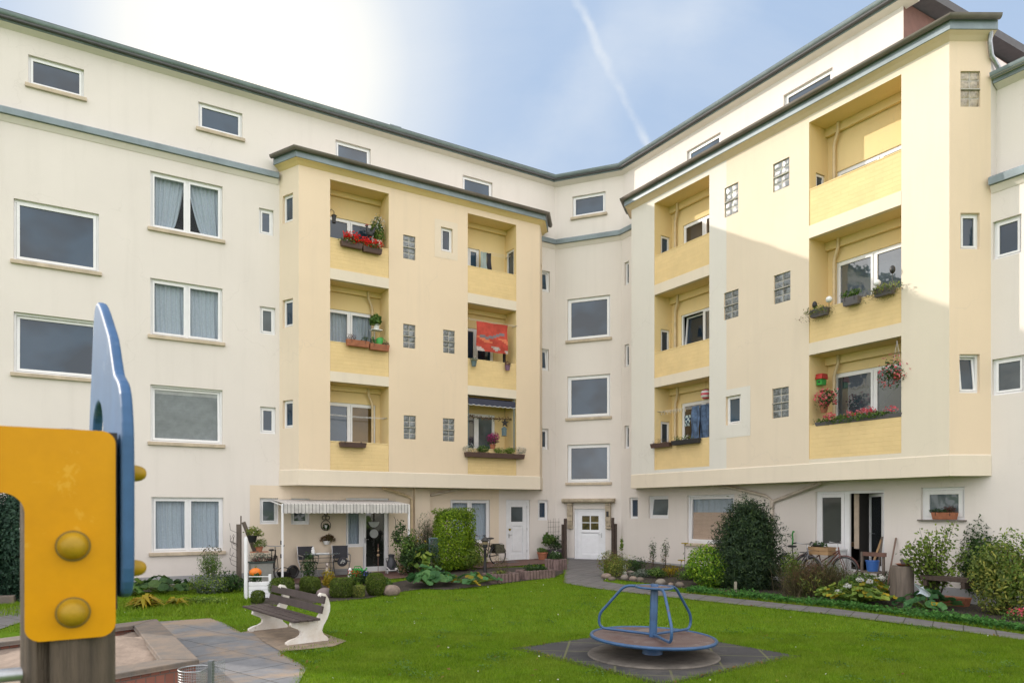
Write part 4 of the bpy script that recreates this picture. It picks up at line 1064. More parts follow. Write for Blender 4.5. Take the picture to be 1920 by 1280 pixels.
# play tower at the left, close to the camera
pt_ = thing('play_tower', 'play tower with yellow and wavy blue panels on a round wooden post', 'play tower', (-.863, 1.403, 0))
yd = (math.sin(math.radians(57)), math.cos(math.radians(57))); yn = (yd[1], -yd[0])
def yp(t, d, z): return (-.758 - yd[0] * t + yn[0] * d + .863, 1.37 - yd[1] * t + yn[1] * d - 1.403, z)
def arc(c, r, a0, a1, k=7): return [(c[0] + r * math.cos(math.radians(a0 + (a1 - a0) * i / k)), c[1] + r * math.sin(math.radians(a0 + (a1 - a0) * i / k))) for i in range(k + 1)]
z0, z1, zo = 1.966, 2.347, 2.236
poly = arc((.022, z0 + .022), .022, 180, 270) + arc((.115, z0 + .022), .022, 270, 360) + arc((.137 + .04, zo - .04), .04, 180, 90)[0:] + arc((1.0 - .04, zo - .04), .04, 90, 0) + arc((1.022, z0 + .022), .022, 180, 270) + arc((1.115, z0 + .022), .022, 270, 360) + arc((1.117, z1 - .02), .02, 0, 90) + arc((.02, z1 - .02), .02, 90, 180)
m = MB(); m.prism(poly, yp(0, 0, 0), (-yd[0], -yd[1], 0), (0, 0, 1), (-yn[0], -yn[1], 0), .016)
obj('yellow_panel', m, YELP, pt_, bevel=.0035)
WASH = mat('cap_rim', (.20, .13, .02), .6)
def cap(p, n, r, name='bolt_cap', parent=None, m_=None):
    n = Vector(n).normalized(); q = Vector((0, 0, 1)).rotation_difference(n).to_matrix()
    m = MB(); m.lathe([(r * 1.1, 0), (r * 1.12, .003), (r * 1.03, .006), (r, .009), (r * .97, .014), (r * .85, .021), (r * .6, .027), (r * .3, .0295), (0, .03)], n=28)
    m.v = [tuple(q @ Vector(v) + Vector(p)) for v in m.v]
    c_ = obj(name, m, m_ or CAPP, parent or pt_, smooth=50)
    m = MB(); m.tube([tuple(q @ Vector((r * 1.13 * math.cos(t), r * 1.13 * math.sin(t), .002)) + Vector(p)) for t in [2 * PI * i / 28 for i in range(28)]], .0022, 6, True); obj('washer', m, WASH, c_)
    return c_
for t, z in ((.066, 2.135), (.066, 2.012), (1.05, 2.135), (1.05, 2.012)): cap(yp(t, .001, z), (yn[0], yn[1], 0), .0235)
for i, (dx, dy) in enumerate(((0, 0), (-1.02 * yd[0], -1.02 * yd[1]))):
    m = MB(); k = 40
    pr = []
    for j in range(k):
        a = 2 * PI * j / k; rr = .079 - (.022 if abs((a - math.radians(270)) % (2 * PI)) < .06 else 0)
        pr.append((rr * math.cos(a) + dx, rr * math.sin(a) + dy))
    m.prism(pr, (0, 0, -.1), (1, 0, 0), (0, 1, 0), (0, 0, 1), 2.43)
    p = obj('post', m, POSTW, pt_, smooth=30)
    m = MB(); m.lathe([(.081, 2.325), (.081, 2.34), (.07, 2.352), (0, 2.36)], (dx, dy, 0), 28); obj('post_cap', m, BLACK, p, smooth=40)
m = MB(); m.tube([yp(.12, -.07, 1.895), yp(1.05, -.07, 1.895)], .013, 12); obj('crossbar', m, GALV, pt_, smooth=60)
m = MB()
for k in range(7): m.box(yp(.52, -.09 - k * .125, 1.28), (.98, .115, .035), rz3(math.atan2(yd[1], yd[0])))
obj('platform', m, WOODG, pt_, bevel=.004)
for q in (0, 1.02):
    m = MB(); m.tube([(-yd[0] * q - yn[0] * .9, -yd[1] * q - yn[1] * .9, -.1), (-yd[0] * q - yn[0] * .9, -yd[1] * q - yn[1] * .9, 2.05)], .078, 20); obj('post', m, WOODG, pt_, smooth=40)
# blue panel with its wavy upper edge and an oval hole
bd = (-.574, .819); bn = (.819, .574)
def bpnt(t, z, d=0): return Vector((-.787 + bd[0] * t + bn[0] * d + .863, 1.452 + bd[1] * t + bn[1] * d - 1.403, z))
ctrl = [(-0.085, 2.050), (-0.100, 2.090), (-0.102, 2.200), (-0.100, 2.310), (-0.092, 2.370), (-0.065, 2.429), (-0.025, 2.459), (0.030, 2.480), (0.055, 2.502), (0.085, 2.532), (0.128, 2.575), (0.192, 2.614), (0.256, 2.652), (0.320, 2.687), (0.376, 2.708), (0.424, 2.704), (0.464, 2.661), (0.512, 2.558), (0.560, 2.454), (0.608, 2.300), (0.624, 2.150), (0.616, 2.060), (0.592, 2.030), (0.528, 2.028), (0.050, 2.028), (-0.040, 2.030), (-0.068, 2.036)]
def smooth_loop(P, k=2):
    o = []; n = len(P)
    for i in range(n):
        a, b, c, d = (Vector(P[(i + j) % n]) for j in (-1, 0, 1, 2))
        for q in range(k):
            t = q / k
            o.append(tuple(.5 * (2 * b + (c - a) * t + (2 * a - 5 * b + 4 * c - d) * t * t + (3 * b - a - 3 * c + d) * t ** 3)))
    return o
ctrl = smooth_loop(ctrl)
bm = bmesh.new()
outer = [bm.verts.new(bpnt(t, z, -.011)) for t, z in ctrl]
hole = [bm.verts.new(bpnt(.36 + .12 * math.cos(a), 2.385 + .075 * math.sin(a), -.011)) for a in [2 * PI * i / 24 for i in range(24)]]
es = [bm.edges.new((l[i], l[(i + 1) % len(l)])) for l in (outer, hole) for i in range(len(l))]
bmesh.ops.triangle_fill(bm, use_beauty=True, edges=es)
r = bmesh.ops.extrude_face_region(bm, geom=bm.faces[:])
bmesh.ops.translate(bm, vec=Vector((bn[0], bn[1], 0)) * .022, verts=[v for v in r['geom'] if isinstance(v, bmesh.types.BMVert)])
bmesh.ops.recalc_face_normals(bm, faces=bm.faces)
bmesh.ops.dissolve_limit(bm, angle_limit=.002, verts=bm.verts, edges=bm.edges)

me = bpy.data.meshes.new('blue_panel'); bm.to_mesh(me); bm.free(); me.materials.append(BLUEPANEL)
o = bpy.data.objects.new('blue_panel', me); col.objects.link(o); o.parent = pt_
b = o.modifiers.new('bevel', 'BEVEL'); b.width = .008; b.segments = 4; b.use_clamp_overlap = False; b.limit_method = 'ANGLE'; b.angle_limit = math.radians(50)
for z in (2.275, 2.085): cap(bpnt(-.02, z, .012), (bn[0], bn[1], 0), .0165, 'bolt_cap')
m = MB(); m.box(bpnt(-.055, 2.18, -.03), (.02, .03, .34), rz3(math.atan2(bd[1], bd[0]))); obj('spacer', m, BLACK, pt_)

# ------------------------------------------------------------------ balcony furnishings
def flower_box(s, F, d, z, L, m_, label, group, h=.17, dp=.19, plants=None, name='flower_box'):
    p = F.p(s, d, z)
    t = thing(name, label, 'flower box', p, F.rz(), group)
    m = MB(); a, b = L / 2, L / 2 - .025; e, f = dp / 2, dp / 2 - .03
    m.add([(-b, -f, 0), (b, -f, 0), (b, f, 0), (-b, f, 0), (-a, -e, h), (a, -e, h), (a, e, h), (-a, e, h), (-a + .02, -e + .02, h), (a - .02, -e + .02, h), (a - .02, e - .02, h), (-a + .02, e - .02, h), (-a + .02, -e + .02, h - .035), (a - .02, -e + .02, h - .035), (a - .02, e - .02, h - .035), (-a + .02, e - .02, h - .035)],
          [(3, 2, 1, 0), (0, 1, 5, 4), (1, 2, 6, 5), (2, 3, 7, 6), (3, 0, 4, 7), (4, 5, 9, 8), (5, 6, 10, 9), (6, 7, 11, 10), (7, 4, 8, 11), (8, 9, 13, 12), (9, 10, 14, 13), (10, 11, 15, 14), (11, 8, 12, 15)])
    obj('trough', m, m_, t, bevel=.008)
    m = MB(); m.add([(-a + .02, -e + .02, h - .03), (a - .02, -e + .02, h - .03), (a - .02, e - .02, h - .03), (-a + .02, e - .02, h - .03)], [(0, 1, 2, 3)]); obj('soil', m, SOIL, t)
    m = MB()
    for x in (-L * .3, L * .3): m.tube([(x, -e - .004, h * .5), (x, -e - .004, h + .012), (x, e + .03, h + .012)], .006, 5)
    obj('bracket', m, BLACK, t)
    for (nm, lm, n, c, r, ll, lw) in plants or []:
        P, N = blob(n, c, r, 2.4, .35, .3); leafobj(nm, P, N, ll, lw, lm, t, up=.3)
    return t
def geran(L, h, flower, nf, r=.17, z=.30):
    return [('leaves', L_MID, int(380 * L / .8), (0, 0, z - .08), (L * .55, .17, .15), .055, .05), ('blossoms', flower, nf, (0, -.03, z + .02), (L * .57, .19, r), .065, .06)]
G1 = 'geranium boxes on the top left balcony'
flower_box(-8.668, FL, BD + .10, 10.66, .72, BROWNBOX, 'brown box of red geraniums on the top left balcony, further from the rooster', None, plants=geran(.72, .2, P_RED, 260))
flower_box(-7.971, FL, BD + .10, 10.62, .66, BROWNBOX, 'brown box of red geraniums on the top left balcony, below the rooster', None, plants=geran(.66, .2, P_RED, 210))
flower_box(-8.462, FL, BD + .11, 7.50, .76, TERRA, 'terracotta window box with heather and a small green cushion plant', None, h=.2, plants=[('heather', P_HEATH, 220, (-.2, 0, .27), (.17, .1, .12), .05, .015), ('leaves', L_DARK, 260, (.25, 0, .27), (.13, .1, .11), .035, .02)])
flower_box(-7.731, FL, BD + .11, 7.46, .68, TERRA, 'terracotta window box with a round green plant beside the watering can', None, h=.2, plants=[('leaves', L_DARK, 300, (-.22, 0, .27), (.14, .1, .13), .035, .02), ('heather', P_HEATH, 160, (.2, 0, .24), (.16, .09, .07), .04, .02)])
flower_box(-8.623, FL, BD + .10, 4.24, .88, BROWNBOX, 'empty brown flower box on the lowest left balcony wall', None, h=.16)
flower_box(-3.317, FL, BD + .13, 4.10, 2.42, BROWNBOX, 'long brown planter of white and green plants across the lowest middle balcony', None, h=.17, dp=.26, plants=[
    ('blossoms', P_WHITE, 130, (-1.0, -.05, .34), (.30, .15, .15), .03, .02), ('silver_leaves', L_GREY, 320, (-1.05, -.02, .29), (.32, .16, .16), .05, .012), ('leaves', L_MID, 500, (-.5, 0, .29), (.26, .15, .14), .05, .03), ('trailing_leaves', L_LIGHT, 420, (.15, -.04, .26), (.24, .17, .12), .04, .03), ('leaves', L_LIGHT, 420, (.62, 0, .29), (.24, .15, .13), .05, .03), ('silver_leaves', L_GREY, 330, (1.08, -.02, .29), (.28, .17, .16), .05, .012), ('blossoms', P_WHITE, 120, (1.1, -.05, .36), (.26, .14, .14), .03, .02)])
o = thing('potted_plant', 'magenta flowering pot plant above the long brown planter', 'potted plant', FL.p(-3.295, BD - .08, 4.43), FL.rz())
m = MB(); m.lathe([(.08, 0), (.11, .16), (.12, .16), (.12, .18), (0, .17)], n=16); obj('pot', m, TERRA, o, smooth=40)
P, N = blob(330, (0, -.02, .40), (.25, .2, .24), 2, .4, .3); leafobj('blossoms', P, N, .06, .05, P_MAG, o)
P, N = blob(200, (0, -.02, .30), (.22, .18, .18), 2, .4, .3); leafobj('leaves', P, N, .06, .04, L_DARK, o)
# rooster, lantern and top-left pot
o = thing('rooster_figure', 'black rooster figure standing among the red geraniums', 'figurine', FL.p(-7.98, BD - .05, 10.93), FL.rz())
m = MB(); m.ball((0, 0, .36), (.11, .07, .10)); m.tube([(-.06, 0, .38), (-.10, 0, .50), (-.11, 0, .58)], [.065, .045, .03], 10); m.ball((-.115, 0, .60), (.045, .035, .045), 10, 7)
m.tube([(.07, 0, .40), (.13, 0, .50), (.16, 0, .60), (.21, 0, .58)], [.06, .05, .035, .012], 8); obj('body', m, BLACK, o, smooth=70)
m = MB(); m.prism([(-.06, 0), (.03, 0), (.04, .03), (.015, .02), (0, .045), (-.015, .02), (-.04, .035)], (-.10, -.008, .63), (1, 0, 0), (0, 0, 1), (0, 1, 0), .016); m.tube([(-.155, 0, .60), (-.19, 0, .59)], [.012, .003], 6); obj('comb', m, REDM, o)
m = MB(); m.bar((0, .02, 0), (0, .02, .30), .012, 6); obj('stake', m, BLACK, o)
o = thing('potted_plant', 'bushy pot with pale blooms at the right edge of the geranium balcony', 'potted plant', FL.p(-7.647, BD - .22, 10.92), FL.rz())
m = MB(); m.lathe([(.09, 0), (.13, .22), (.14, .22), (.14, .25), (0, .24)], n=16); obj('pot', m, PIPEC, o, smooth=40)
P, N = blob(700, (0, 0, .62), (.23, .22, .42), 2.2, .4, .3); leafobj('leaves', P, N, .075, .05, L_MID, o)
P, N = blob(110, (0, -.05, .82), (.22, .2, .3), 2, .8, .2); leafobj('blossoms', P, N, .06, .055, P_WHITE, o)
o = thing('wall_lantern', 'small dark lantern on a bracket in the geranium balcony', 'lantern', FL.p(-9.25, BD - .12, 11.55), FL.rz())
m = MB(); m.tube([(-.08, 0, .22), (.0, 0, .30), (.08, 0, .24), (.08, 0, .18)], .012, 6); m.lathe([(0, .18), (.09, .12), (.085, .10), (.07, .10), (.055, -.10), (.065, -.12), (0, -.14)], (.08, 0, 0), 8); obj('cage', m, BLACK, o)
m = MB(); m.lathe([(.05, -.09), (.062, .09)], (.08, 0, 0), 8); obj('pane', m, mat('lantern_glass', (.25, .22, .15), .2), o)
# watering can shelf plant on the middle left balcony
o = thing('potted_plant', 'leafy plant in a white pot on a small balcony shelf', 'potted plant', FL.p(-7.666, BD - .28, 8.25), FL.rz())
m = MB(); m.lathe([(.07, .0), (.10, .14), (.11, .16), (0, .15)], n=16); m.box((0, .05, -.02), (.34, .30, .025)); obj('pot', m, WHITEP, o)
P, N = blob(300, (-.06, -.02, .30), (.22, .16, .2), 2, .4, .3); leafobj('leaves', P, N, .11, .075, L_MID, o, droop=.3)
o = thing('watering_can', 'bright green watering can at the end of the middle left balcony', 'watering can', FL.p(-7.591, BD - .20, 7.64), FL.rz())
m = MB(); m.lathe([(.12, 0), (.12, .26), (.10, .30), (.06, .31), (.06, .29)], n=20); obj('body', m, GREENM, o, smooth=40)
m = MB(); m.tube([(-.11, 0, .07), (-.20, 0, .2), (-.25, 0, .33)], [.03, .02, .018], 8); obj('spout', m, GREENM, o, smooth=50)
m = MB(); m.tube([(.1, 0, .06), (.19, 0, .14), (.18, 0, .28), (.08, 0, .34), (-.04, 0, .32)], .013, 6); obj('handle', m, GREENM, o, smooth=50)
def cloth(name, F, s0, s1, d, z0, z1, m_, label, cat, group=None, wav=.03, tap=0, mats=None, sag=.0, split=0):
    t_ = F.p((s0 + s1) / 2, d, z1); o = None
    m = MB(); w = s1 - s0
    def fn(u, v):
        x = -w / 2 + w * u; k = 1 - tap * (1 - v)
        return (x * (1 + tap * (1 - v)), wav * math.sin(u * 11 + 2 * v) * (1.1 - v * .6) + .02 * math.sin(v * 7 + u * 3), -(z1 - z0) * (1 - v) - sag * 4 * u * (1 - u))
    m.grid(fn, 30, 20)
    if mats:
        m.m = [mats(((f[0] % 31) + .5) / 30, ((f[0] // 31) + .5) / 20) for f in m.f]
    return solo(name, m, m_, label, cat, t_, F.rz(), group, smooth=80)
cloth('towel', FL, -3.529, -3.272, BD - .55, 10.72, 11.72, SAGE, 'pale green towel drying on the top middle balcony', 'towel')
cloth('trousers', FL, -3.295, -3.115, BD - .50, 10.9, 11.7, DARKF, 'dark cloth hanging beside the pale green towel', 'clothes')
def clothesline(F, s0, s1, d, z, label, n=3):
    t = thing('clothesline', label, 'clothesline', F.p((s0 + s1) / 2, d, z), F.rz())
    m = MB(); w = s1 - s0
    for k in range(n): m.tube([(-w / 2, k * .12 - .1, 0), (0, k * .12 - .1, -.015), (w / 2, k * .12 - .1, 0)], .004, 4)
    obj('line', m, WHITEP, t)
    m = MB(); m.bar((-w / 2, -.16, 0), (-w / 2, .2, 0), .012, 6); m.bar((w / 2, -.16, 0), (w / 2, .2, 0), .012, 6); obj('rail', m, STEEL, t)
    return t
clothesline(FL, -4.36, -2.345, BD - .55, 11.73, 'thin washing line stretched across the top middle balcony')
clothesline(FL, -9.32, -7.36, BD - .3, 5.30, 'bare washing line across the lowest left balcony')
# red beach towel with pale patches
REDT = mat('red_towel', (.55, .075, .05), .95, var=.2); ORT = mat('orange_towel_print', (.72, .20, .10), .95); PALT = mat('pale_towel_print', (.62, .52, .50), .95, var=.3, vs=9)
GRYT = mat('grey_towel_print', (.22, .18, .20), .95)
def tp(u, v):
    if .52 < v + .1 * math.sin(u * 5) < .62 and .1 < u < .9: return 3
    if v < .22 and (math.sin(u * 13) + math.sin(u * 7 + v * 20)) > .35: return 2
    if .30 < v < .48 and math.sin(u * 9 + v * 14) > .45: return 1
    return 0
cloth('beach_towel', FL, -3.98, -2.683, BD - .05, 7.95, 9.0, [REDT, ORT, PALT, GRYT], 'red and white patterned beach towel hung over the middle balcony line', 'towel', mats=tp, wav=.02)
clothesline(FL, -4.36, -2.345, BD - .08, 9.02, 'washing line carrying the red beach towel', 2)
for px, lab in ((886, 'small blue-grey hanging pot below the left end of the beach towel'), (949, 'small purple hanging pot below the right end of the beach towel')):
    s = {886: -4.175, 949: -2.774}[px]
    o = thing('hanging_pot', lab, 'flower pot', FL.p(s, BD + .10, 7.32), FL.rz(), 'hanging pots')
    m = MB(); m.lathe([(.07, 0), (.10, .16), (.11, .18), (0, .17)], n=14); obj('pot', m, LATT if px == 886 else mat('purple_pot', (.22, .12, .2), .6), o, smooth=40)
    m = MB(); m.tube([(0, .1, .12), (0, .12, .28), (0, .2, .28)], .008, 5); obj('bracket', m, BLACK, o)
    P, N = blob(150, (0, -.02, .22), (.14, .12, .1), 2, .4, .3); leafobj('leaves', P, N, .05, .03, L_GREY if px == 886 else P_HEATH, o)
o = thing('parasol', 'dark folded parasol leaning in the beach towel balcony', 'parasol', FL.p(-2.66, BD - .3, 6.75), FL.rz())
m = MB(); m.lathe([(.02, 0), (.02, .5), (.06, .55), (.055, 1.2), (.03, 1.9), (.01, 2.0)], n=10, jit=.2); obj('canopy', m, BLACK, o)
# balcony awning on the lowest middle loggia
a = thing('balcony_awning', 'short navy balcony awning with a scalloped pale edge', 'awning', FL.p(-3.35, BD - .1, 6.2), FL.rz())
m = MB(); w = 1.98; k = 60
m.add([(-w / 2, -.08, 0), (w / 2, -.08, 0), (w / 2, .25, .10), (-w / 2, .25, .10)], [(0, 1, 2, 3)])
top = [(-w / 2 + w * i / k, -.082, 0) for i in range(k + 1)]
bot = [(-w / 2 + w * i / k, -.082, -.20 - .035 * abs(math.sin(i / k * 9 * PI))) for i in range(k + 1)]
m.add(top + bot, [(i, i + 1, k + 2 + i, k + 1 + i) for i in range(k)])
obj('canvas', m, NAVY, a)
m = MB(); m.tube([(x, -.085, z) for x, _, z in bot], .012, 5); obj('edging', m, WHITEP, a)
m = MB(); m.bar((w / 2 - .05, -.06, -1.78), (w / 2 - .05, -.06, .08), .022, 8); m.bar((-w / 2 + .03, -.06, -1.78), (-w / 2 + .03, -.06, .08), .012, 8); obj('pole', m, LATT, a, smooth=60)
o = thing('garland', 'brown and cream garland strung under the navy balcony awning', 'garland', FL.p(-3.35, BD - .3, 5.62), FL.rz())
m = MB(); m.tube([(-.98 + 1.96 * i / 30, 0, -.05 * math.sin(PI * i / 30) + .02 * math.sin(i * 1.9)) for i in range(31)], .012, 5); obj('cord', m, WOODD, o)
P = np.array([(-.98 + 1.96 * i / 160, rng.normal() * .02, -.05 * math.sin(PI * i / 160) + rng.normal() * .035) for i in range(161)]); leafobj('petals', P, np.tile([0, -1., 0], (161, 1)), .07, .04, L_RED, o)
o = thing('hanging_lantern', 'metal lantern with a dark star hanging at the right of the planter balcony', 'lantern', FL.p(-2.729, BD - .22, 4.98), FL.rz())
m = MB(); m.lathe([(0, .34), (.05, .30), (.12, .24), (.11, .22), (.10, .0), (.12, -.02), (0, -.03)], n=6); obj('cage', m, LATT, o)
m = MB(); st = []
for i in range(10): st.append(((.17 if i % 2 == 0 else .07) * math.sin(PI * i / 5), (.17 if i % 2 == 0 else .07) * math.cos(PI * i / 5)))
m.prism(st, (.03, -.02, .46), (1, 0, 0), (0, 0, 1), (0, 1, 0), .02); m.bar((.03, -.01, .6), (.03, -.01, 1.25), .006, 5); obj('star', m, BLACK, o)

# right bay, lowest left loggia: laundry over dark boxes
s_ = lambda px: {1226: 2.675, 1262: 3.6, 1266: 3.699, 1316: 4.882, 1290: 4.279, 1303: 4.584, 1320: 4.972, 1282: 4.089, 1305: 4.63, 1329: 5.173}[px]
def box_r(p0, p1, z, m_, lab, plants, dd=.11): return flower_box((s_(p0) + s_(p1)) / 2, FR, BD + dd, z, s_(p1) - s_(p0), m_, lab, None, h=.15, plants=plants)
box_r(1226, 1262, 4.34, BROWNBOX, 'weathered brown flower box with dry twigs below the laundry', [('twigs', L_STRAW, 150, (0, 0, .2), (.45, .16, .14), .11, .008)], .10)
box_r(1266, 1316, 4.36, mat('black_flower_box', (.03, .03, .035), .6), 'black flower box with sparse green plants below the blue laundry', [('leaves', L_MID, 150, (-.2, 0, .2), (.5, .12, .10), .05, .03), ('blossoms', P_WHITE, 40, (0, -.03, .24), (.4, .1, .08), .035, .03)])
clothesline(FR, 2.72, 5.18, BD - .28, 5.62, 'crowded washing line with the blue laundry and pegs', 4)
cloth('jeans', FR, s_(1290), s_(1305), BD - .15, 4.55, 5.60, DENIM, 'light blue garment on the line, left one of the two long ones', 'clothes', tap=.12)
cloth('jeans', FR, s_(1303), s_(1316) + .1, BD - .22, 4.50, 5.62, DENIM, 'light blue garment with pale print on the line beside the dark denim', 'clothes', tap=.1)
cloth('denim_shirt', FR, s_(1316), s_(1329), BD - .3, 4.62, 5.60, DENIMD, 'dark denim garment at the right end of the washing line', 'clothes', tap=.05)
cloth('small_cloth', FR, s_(1282) - .18, s_(1290) - .08, BD - .2, 5.0, 5.35, [SAGE, DENIMD], 'small white and blue chequered cloth beside the light blue garments', 'clothes', mats=lambda u, v: int((int(u * 4) + int(v * 4)) % 2))
o = thing('clothes_pegs', 'row of pale pegs on the washing line left of the laundry', 'pegs', FR.p(3.4, BD - .28, 5.6), FR.rz())
m = MB()
for i in range(9): m.box((-.6 + i * .14, -.03, -.05), (.022, .02, .11), Matrix.Rotation(.25 * math.sin(i * 2), 3, 'Y'))
obj('pegs', m, mat('pale_peg', (.6, .5, .35), .7), o)
o = thing('paper_lantern', 'round pink and white striped paper lantern in the laundry balcony', 'paper lantern', FR.p(s_(1303) + .05, BD - .45, 5.98), FR.rz())
m = MB(); m.ball((0, 0, 0), .17, 22, 14); m.m = [((f[0] // 22) % 4) // 2 for f in m.f]; obj('shade', m, [WHITEP, P_PINK], o, smooth=80)
m = MB(); m.bar((0, 0, .16), (0, 0, .45), .004, 4); obj('cord', m, BLACK, o)
# right bay, middle: three grey boxes with trailing plants and globes
TR = lambda: [('trailing_leaves', L_OLIVE, 240, (0, -.05, .16), (.42, .2, .13), .07, .03), ('dry_vines', L_RED, 140, (.0, -.10, .05), (.6, .14, .18), .08, .015)]
flower_box(9.187, FR, BD + .12, 7.38, .50, GREYBOX, 'grey box with trailing vines at the left end of the sunlit right balcony', None, h=.2, plants=TR())
flower_box(10.109, FR, BD + .12, 7.46, .44, GREYBOX, 'short grey box with upright green leaves in the middle of the right balcony', None, h=.2, plants=[('leaves', L_MID, 260, (0, 0, .28), (.28, .13, .12), .08, .03)])
flower_box(10.985, FR, BD + .12, 7.48, .50, GREYBOX, 'grey box with reddish vines at the right end of the right balcony', None, h=.2, plants=TR())
for px, zz, m_, lab in ((0, 7.62, BLACK, 'dark oval garden ornament over the left grey box'), (1, 7.66, WHITEG, 'white globe light over the left grey box'), (2, 7.74, WHITEG, 'white globe light over the right grey box'), (3, 7.96, BLACK, 'dark oval garden ornament over the right grey box')):
    s = [9.009, 9.44, 10.766, 11.16][px]
    o = thing('globe_ornament', lab, 'garden ornament', FR.p(s, BD + .08, zz), FR.rz(), 'ornaments in the grey flower boxes')
    m = MB(); m.ball((0, 0, .12), (.065, .065, .10) if m_ is BLACK else (.085, .085, .085), 14, 10); obj('globe', m, m_, o, smooth=80)
    m = MB(); m.bar((0, 0, -.2), (0, 0, .04), .008, 5); obj('stake', m, BLACK, o)
# right bay, lowest right loggia: pink geraniums
flower_box(10.153, FR, BD - .08, 4.48, 2.4, GREYBOX, 'long row of pink geraniums along the lowest right balcony wall', None, h=.1, dp=.2, plants=[('leaves', L_MID, 900, (0, -.05, .12), (1.25, .17, .12), .06, .045), ('blossoms', P_PINK, 90, (-.75, -.1, .22), (.22, .12, .1), .055, .05), ('blossoms', P_PINK, 60, (-.1, -.1, .22), (.25, .12, .1), .055, .05), ('blossoms', P_PINK, 90, (.35, -.1, .24), (.25, .12, .1), .055, .05), ('blossoms', P_PINK, 40, (.95, -.1, .22), (.22, .12, .08), .055, .05)])
o = thing('hanging_basket', 'hanging basket of pink geraniums at the right of the balcony', 'hanging basket', FR.p(11.214, BD - .02, 5.40), FR.rz())
m = MB(); m.lathe([(.06, 0), (.13, .12), (.14, .15), (0, .14)], n=16); obj('pot', m, TERRA, o, smooth=40)
m = MB()
for i in range(3): m.bar((.13 * math.cos(2.1 * i), .13 * math.sin(2.1 * i), .15), (0, 0, .95), .003, 4)
obj('chain', m, STEEL, o)
P, N = blob(420, (-.08, -.05, .15), (.34, .22, .36), 2, .3, .45); leafobj('leaves', P, N, .06, .045, L_DARK, o)
P, N = blob(120, (-.08, -.08, .18), (.36, .24, .40), 2, .7, .4); leafobj('blossoms', P, N, .055, .05, P_PINK, o)
o = thing('wall_pot', 'terracotta wall pot of pink geraniums at the left of the balcony', 'flower pot', FR.p(9.09, BD - .2, 4.85), FR.rz())
m = MB(); m.lathe([(.07, 0), (.12, .20), (.135, .20), (.135, .24), (0, .23)], n=16); obj('pot', m, TERRA, o, smooth=40)
P, N = blob(420, (.12, -.04, .36), (.32, .2, .28), 2, .3, .4); leafobj('leaves', P, N, .06, .045, L_DARK, o)
P, N = blob(170, (.12, -.08, .40), (.33, .22, .28), 2, .7, .4); leafobj('blossoms', P, N, .055, .05, P_PINK, o)
o = thing('birdhouse', 'red and green birdhouse on the loggia wall', 'birdhouse', FR.p(8.80, BD - .38, 5.72), FR.rz())
m = MB(); m.box((.09, 0, 0), (.16, .2, .16)); obj('box', m, GREENM, o)
m = MB(); m.prism([(-.14, .08), (.14, .08), (.11, .22), (-.11, .22)], (.0, 0, 0), (0, 1, 0), (0, 0, 1), (1, 0, 0), .20); obj('roof', m, REDM, o)
m = MB(); m.tube([(.09, -.1, .0), (.09, -.106, .0)], .03, 10); obj('entrance_hole', m, BLACK, o)
# window box on the far right ground-floor window
flower_box(11.933, FR, .02, 1.99, .56, TERRA, 'terracotta window box with heather on the grey ground-floor sill', None, h=.17, plants=[('heather', P_HEATH, 240, (.12, 0, .24), (.17, .1, .1), .06, .015), ('leaves', L_DARK, 300, (-.1, 0, .2), (.34, .1, .07), .07, .012)])

# ------------------------------------------------------------------ things on the left terrace
LZ = FL.rz(); RZ = FR.rz()
def wobj(name, mb, mats, parent, **k):
    l = parent.location
    mb.v = [(x - l[0], y - l[1], z - l[2]) for x, y, z in mb.v]
    return obj(name, mb, mats, parent, **k)
aw0, aw1 = -10.975, -6.934
a = thing('terrace_awning', 'long striped terrace awning with scalloped edge on white posts', 'awning', FL.p((aw0 + aw1) / 2, 1.5, .1))
STR = mat('awning_stripe_dark', (.035, .035, .04), .9)
AWN = mat('awning_canvas', (.60, .58, .56), .9, var=.15)
m = MB(); k = 300
def aw(u, z, d): return FL.p(aw0 + (aw1 - aw0) * u, d, z)
def stripe(i): return 1 if (i % 8) in (0,) else 0
V = []; F_ = []; MI = []
for i in range(k + 1):
    u = i / k; V += [aw(u, 2.56, .03), aw(u, 2.42, 1.5), aw(u, 2.40, 1.53), aw(u, 2.14 - .022 * abs(math.sin(u * 24 * PI)), 1.535)]
for i in range(k):
    for j in range(3): F_.append((4 * i + j, 4 * i + 4 + j, 4 * i + 5 + j, 4 * i + 1 + j)); MI.append(stripe(i))
m.add(V, F_); m.m = MI; wobj('canvas', m, [AWN, STR], a)
m = MB(); m.bar(FL.p(aw0 - .03, 1.48, 2.385), FL.p(aw1 + .03, 1.48, 2.385), .025, 8); wobj('front_bar', m, PVC, a, smooth=60)
for s in (aw0 - .02, aw1 + .02):
    x, y = FL.xy(s, 1.48)
    m = MB(); m.box((x, y, 1.22), (.06, .06, 2.36), rz3(LZ)); q = wobj('post', m, PVC, a, bevel=.006)
    m = MB(); m.bar(FL.p(s, .02, 2.50), FL.p(s, 1.48, 2.36), .016, 6); wobj('arm', m, PVC, a)
    m = MB()
    for z in (1.25, .85): m.box((x - .03, y - .03, z), (.035, .035, .12), rz3(LZ))
    wobj('clamp', m, BLACK, a)
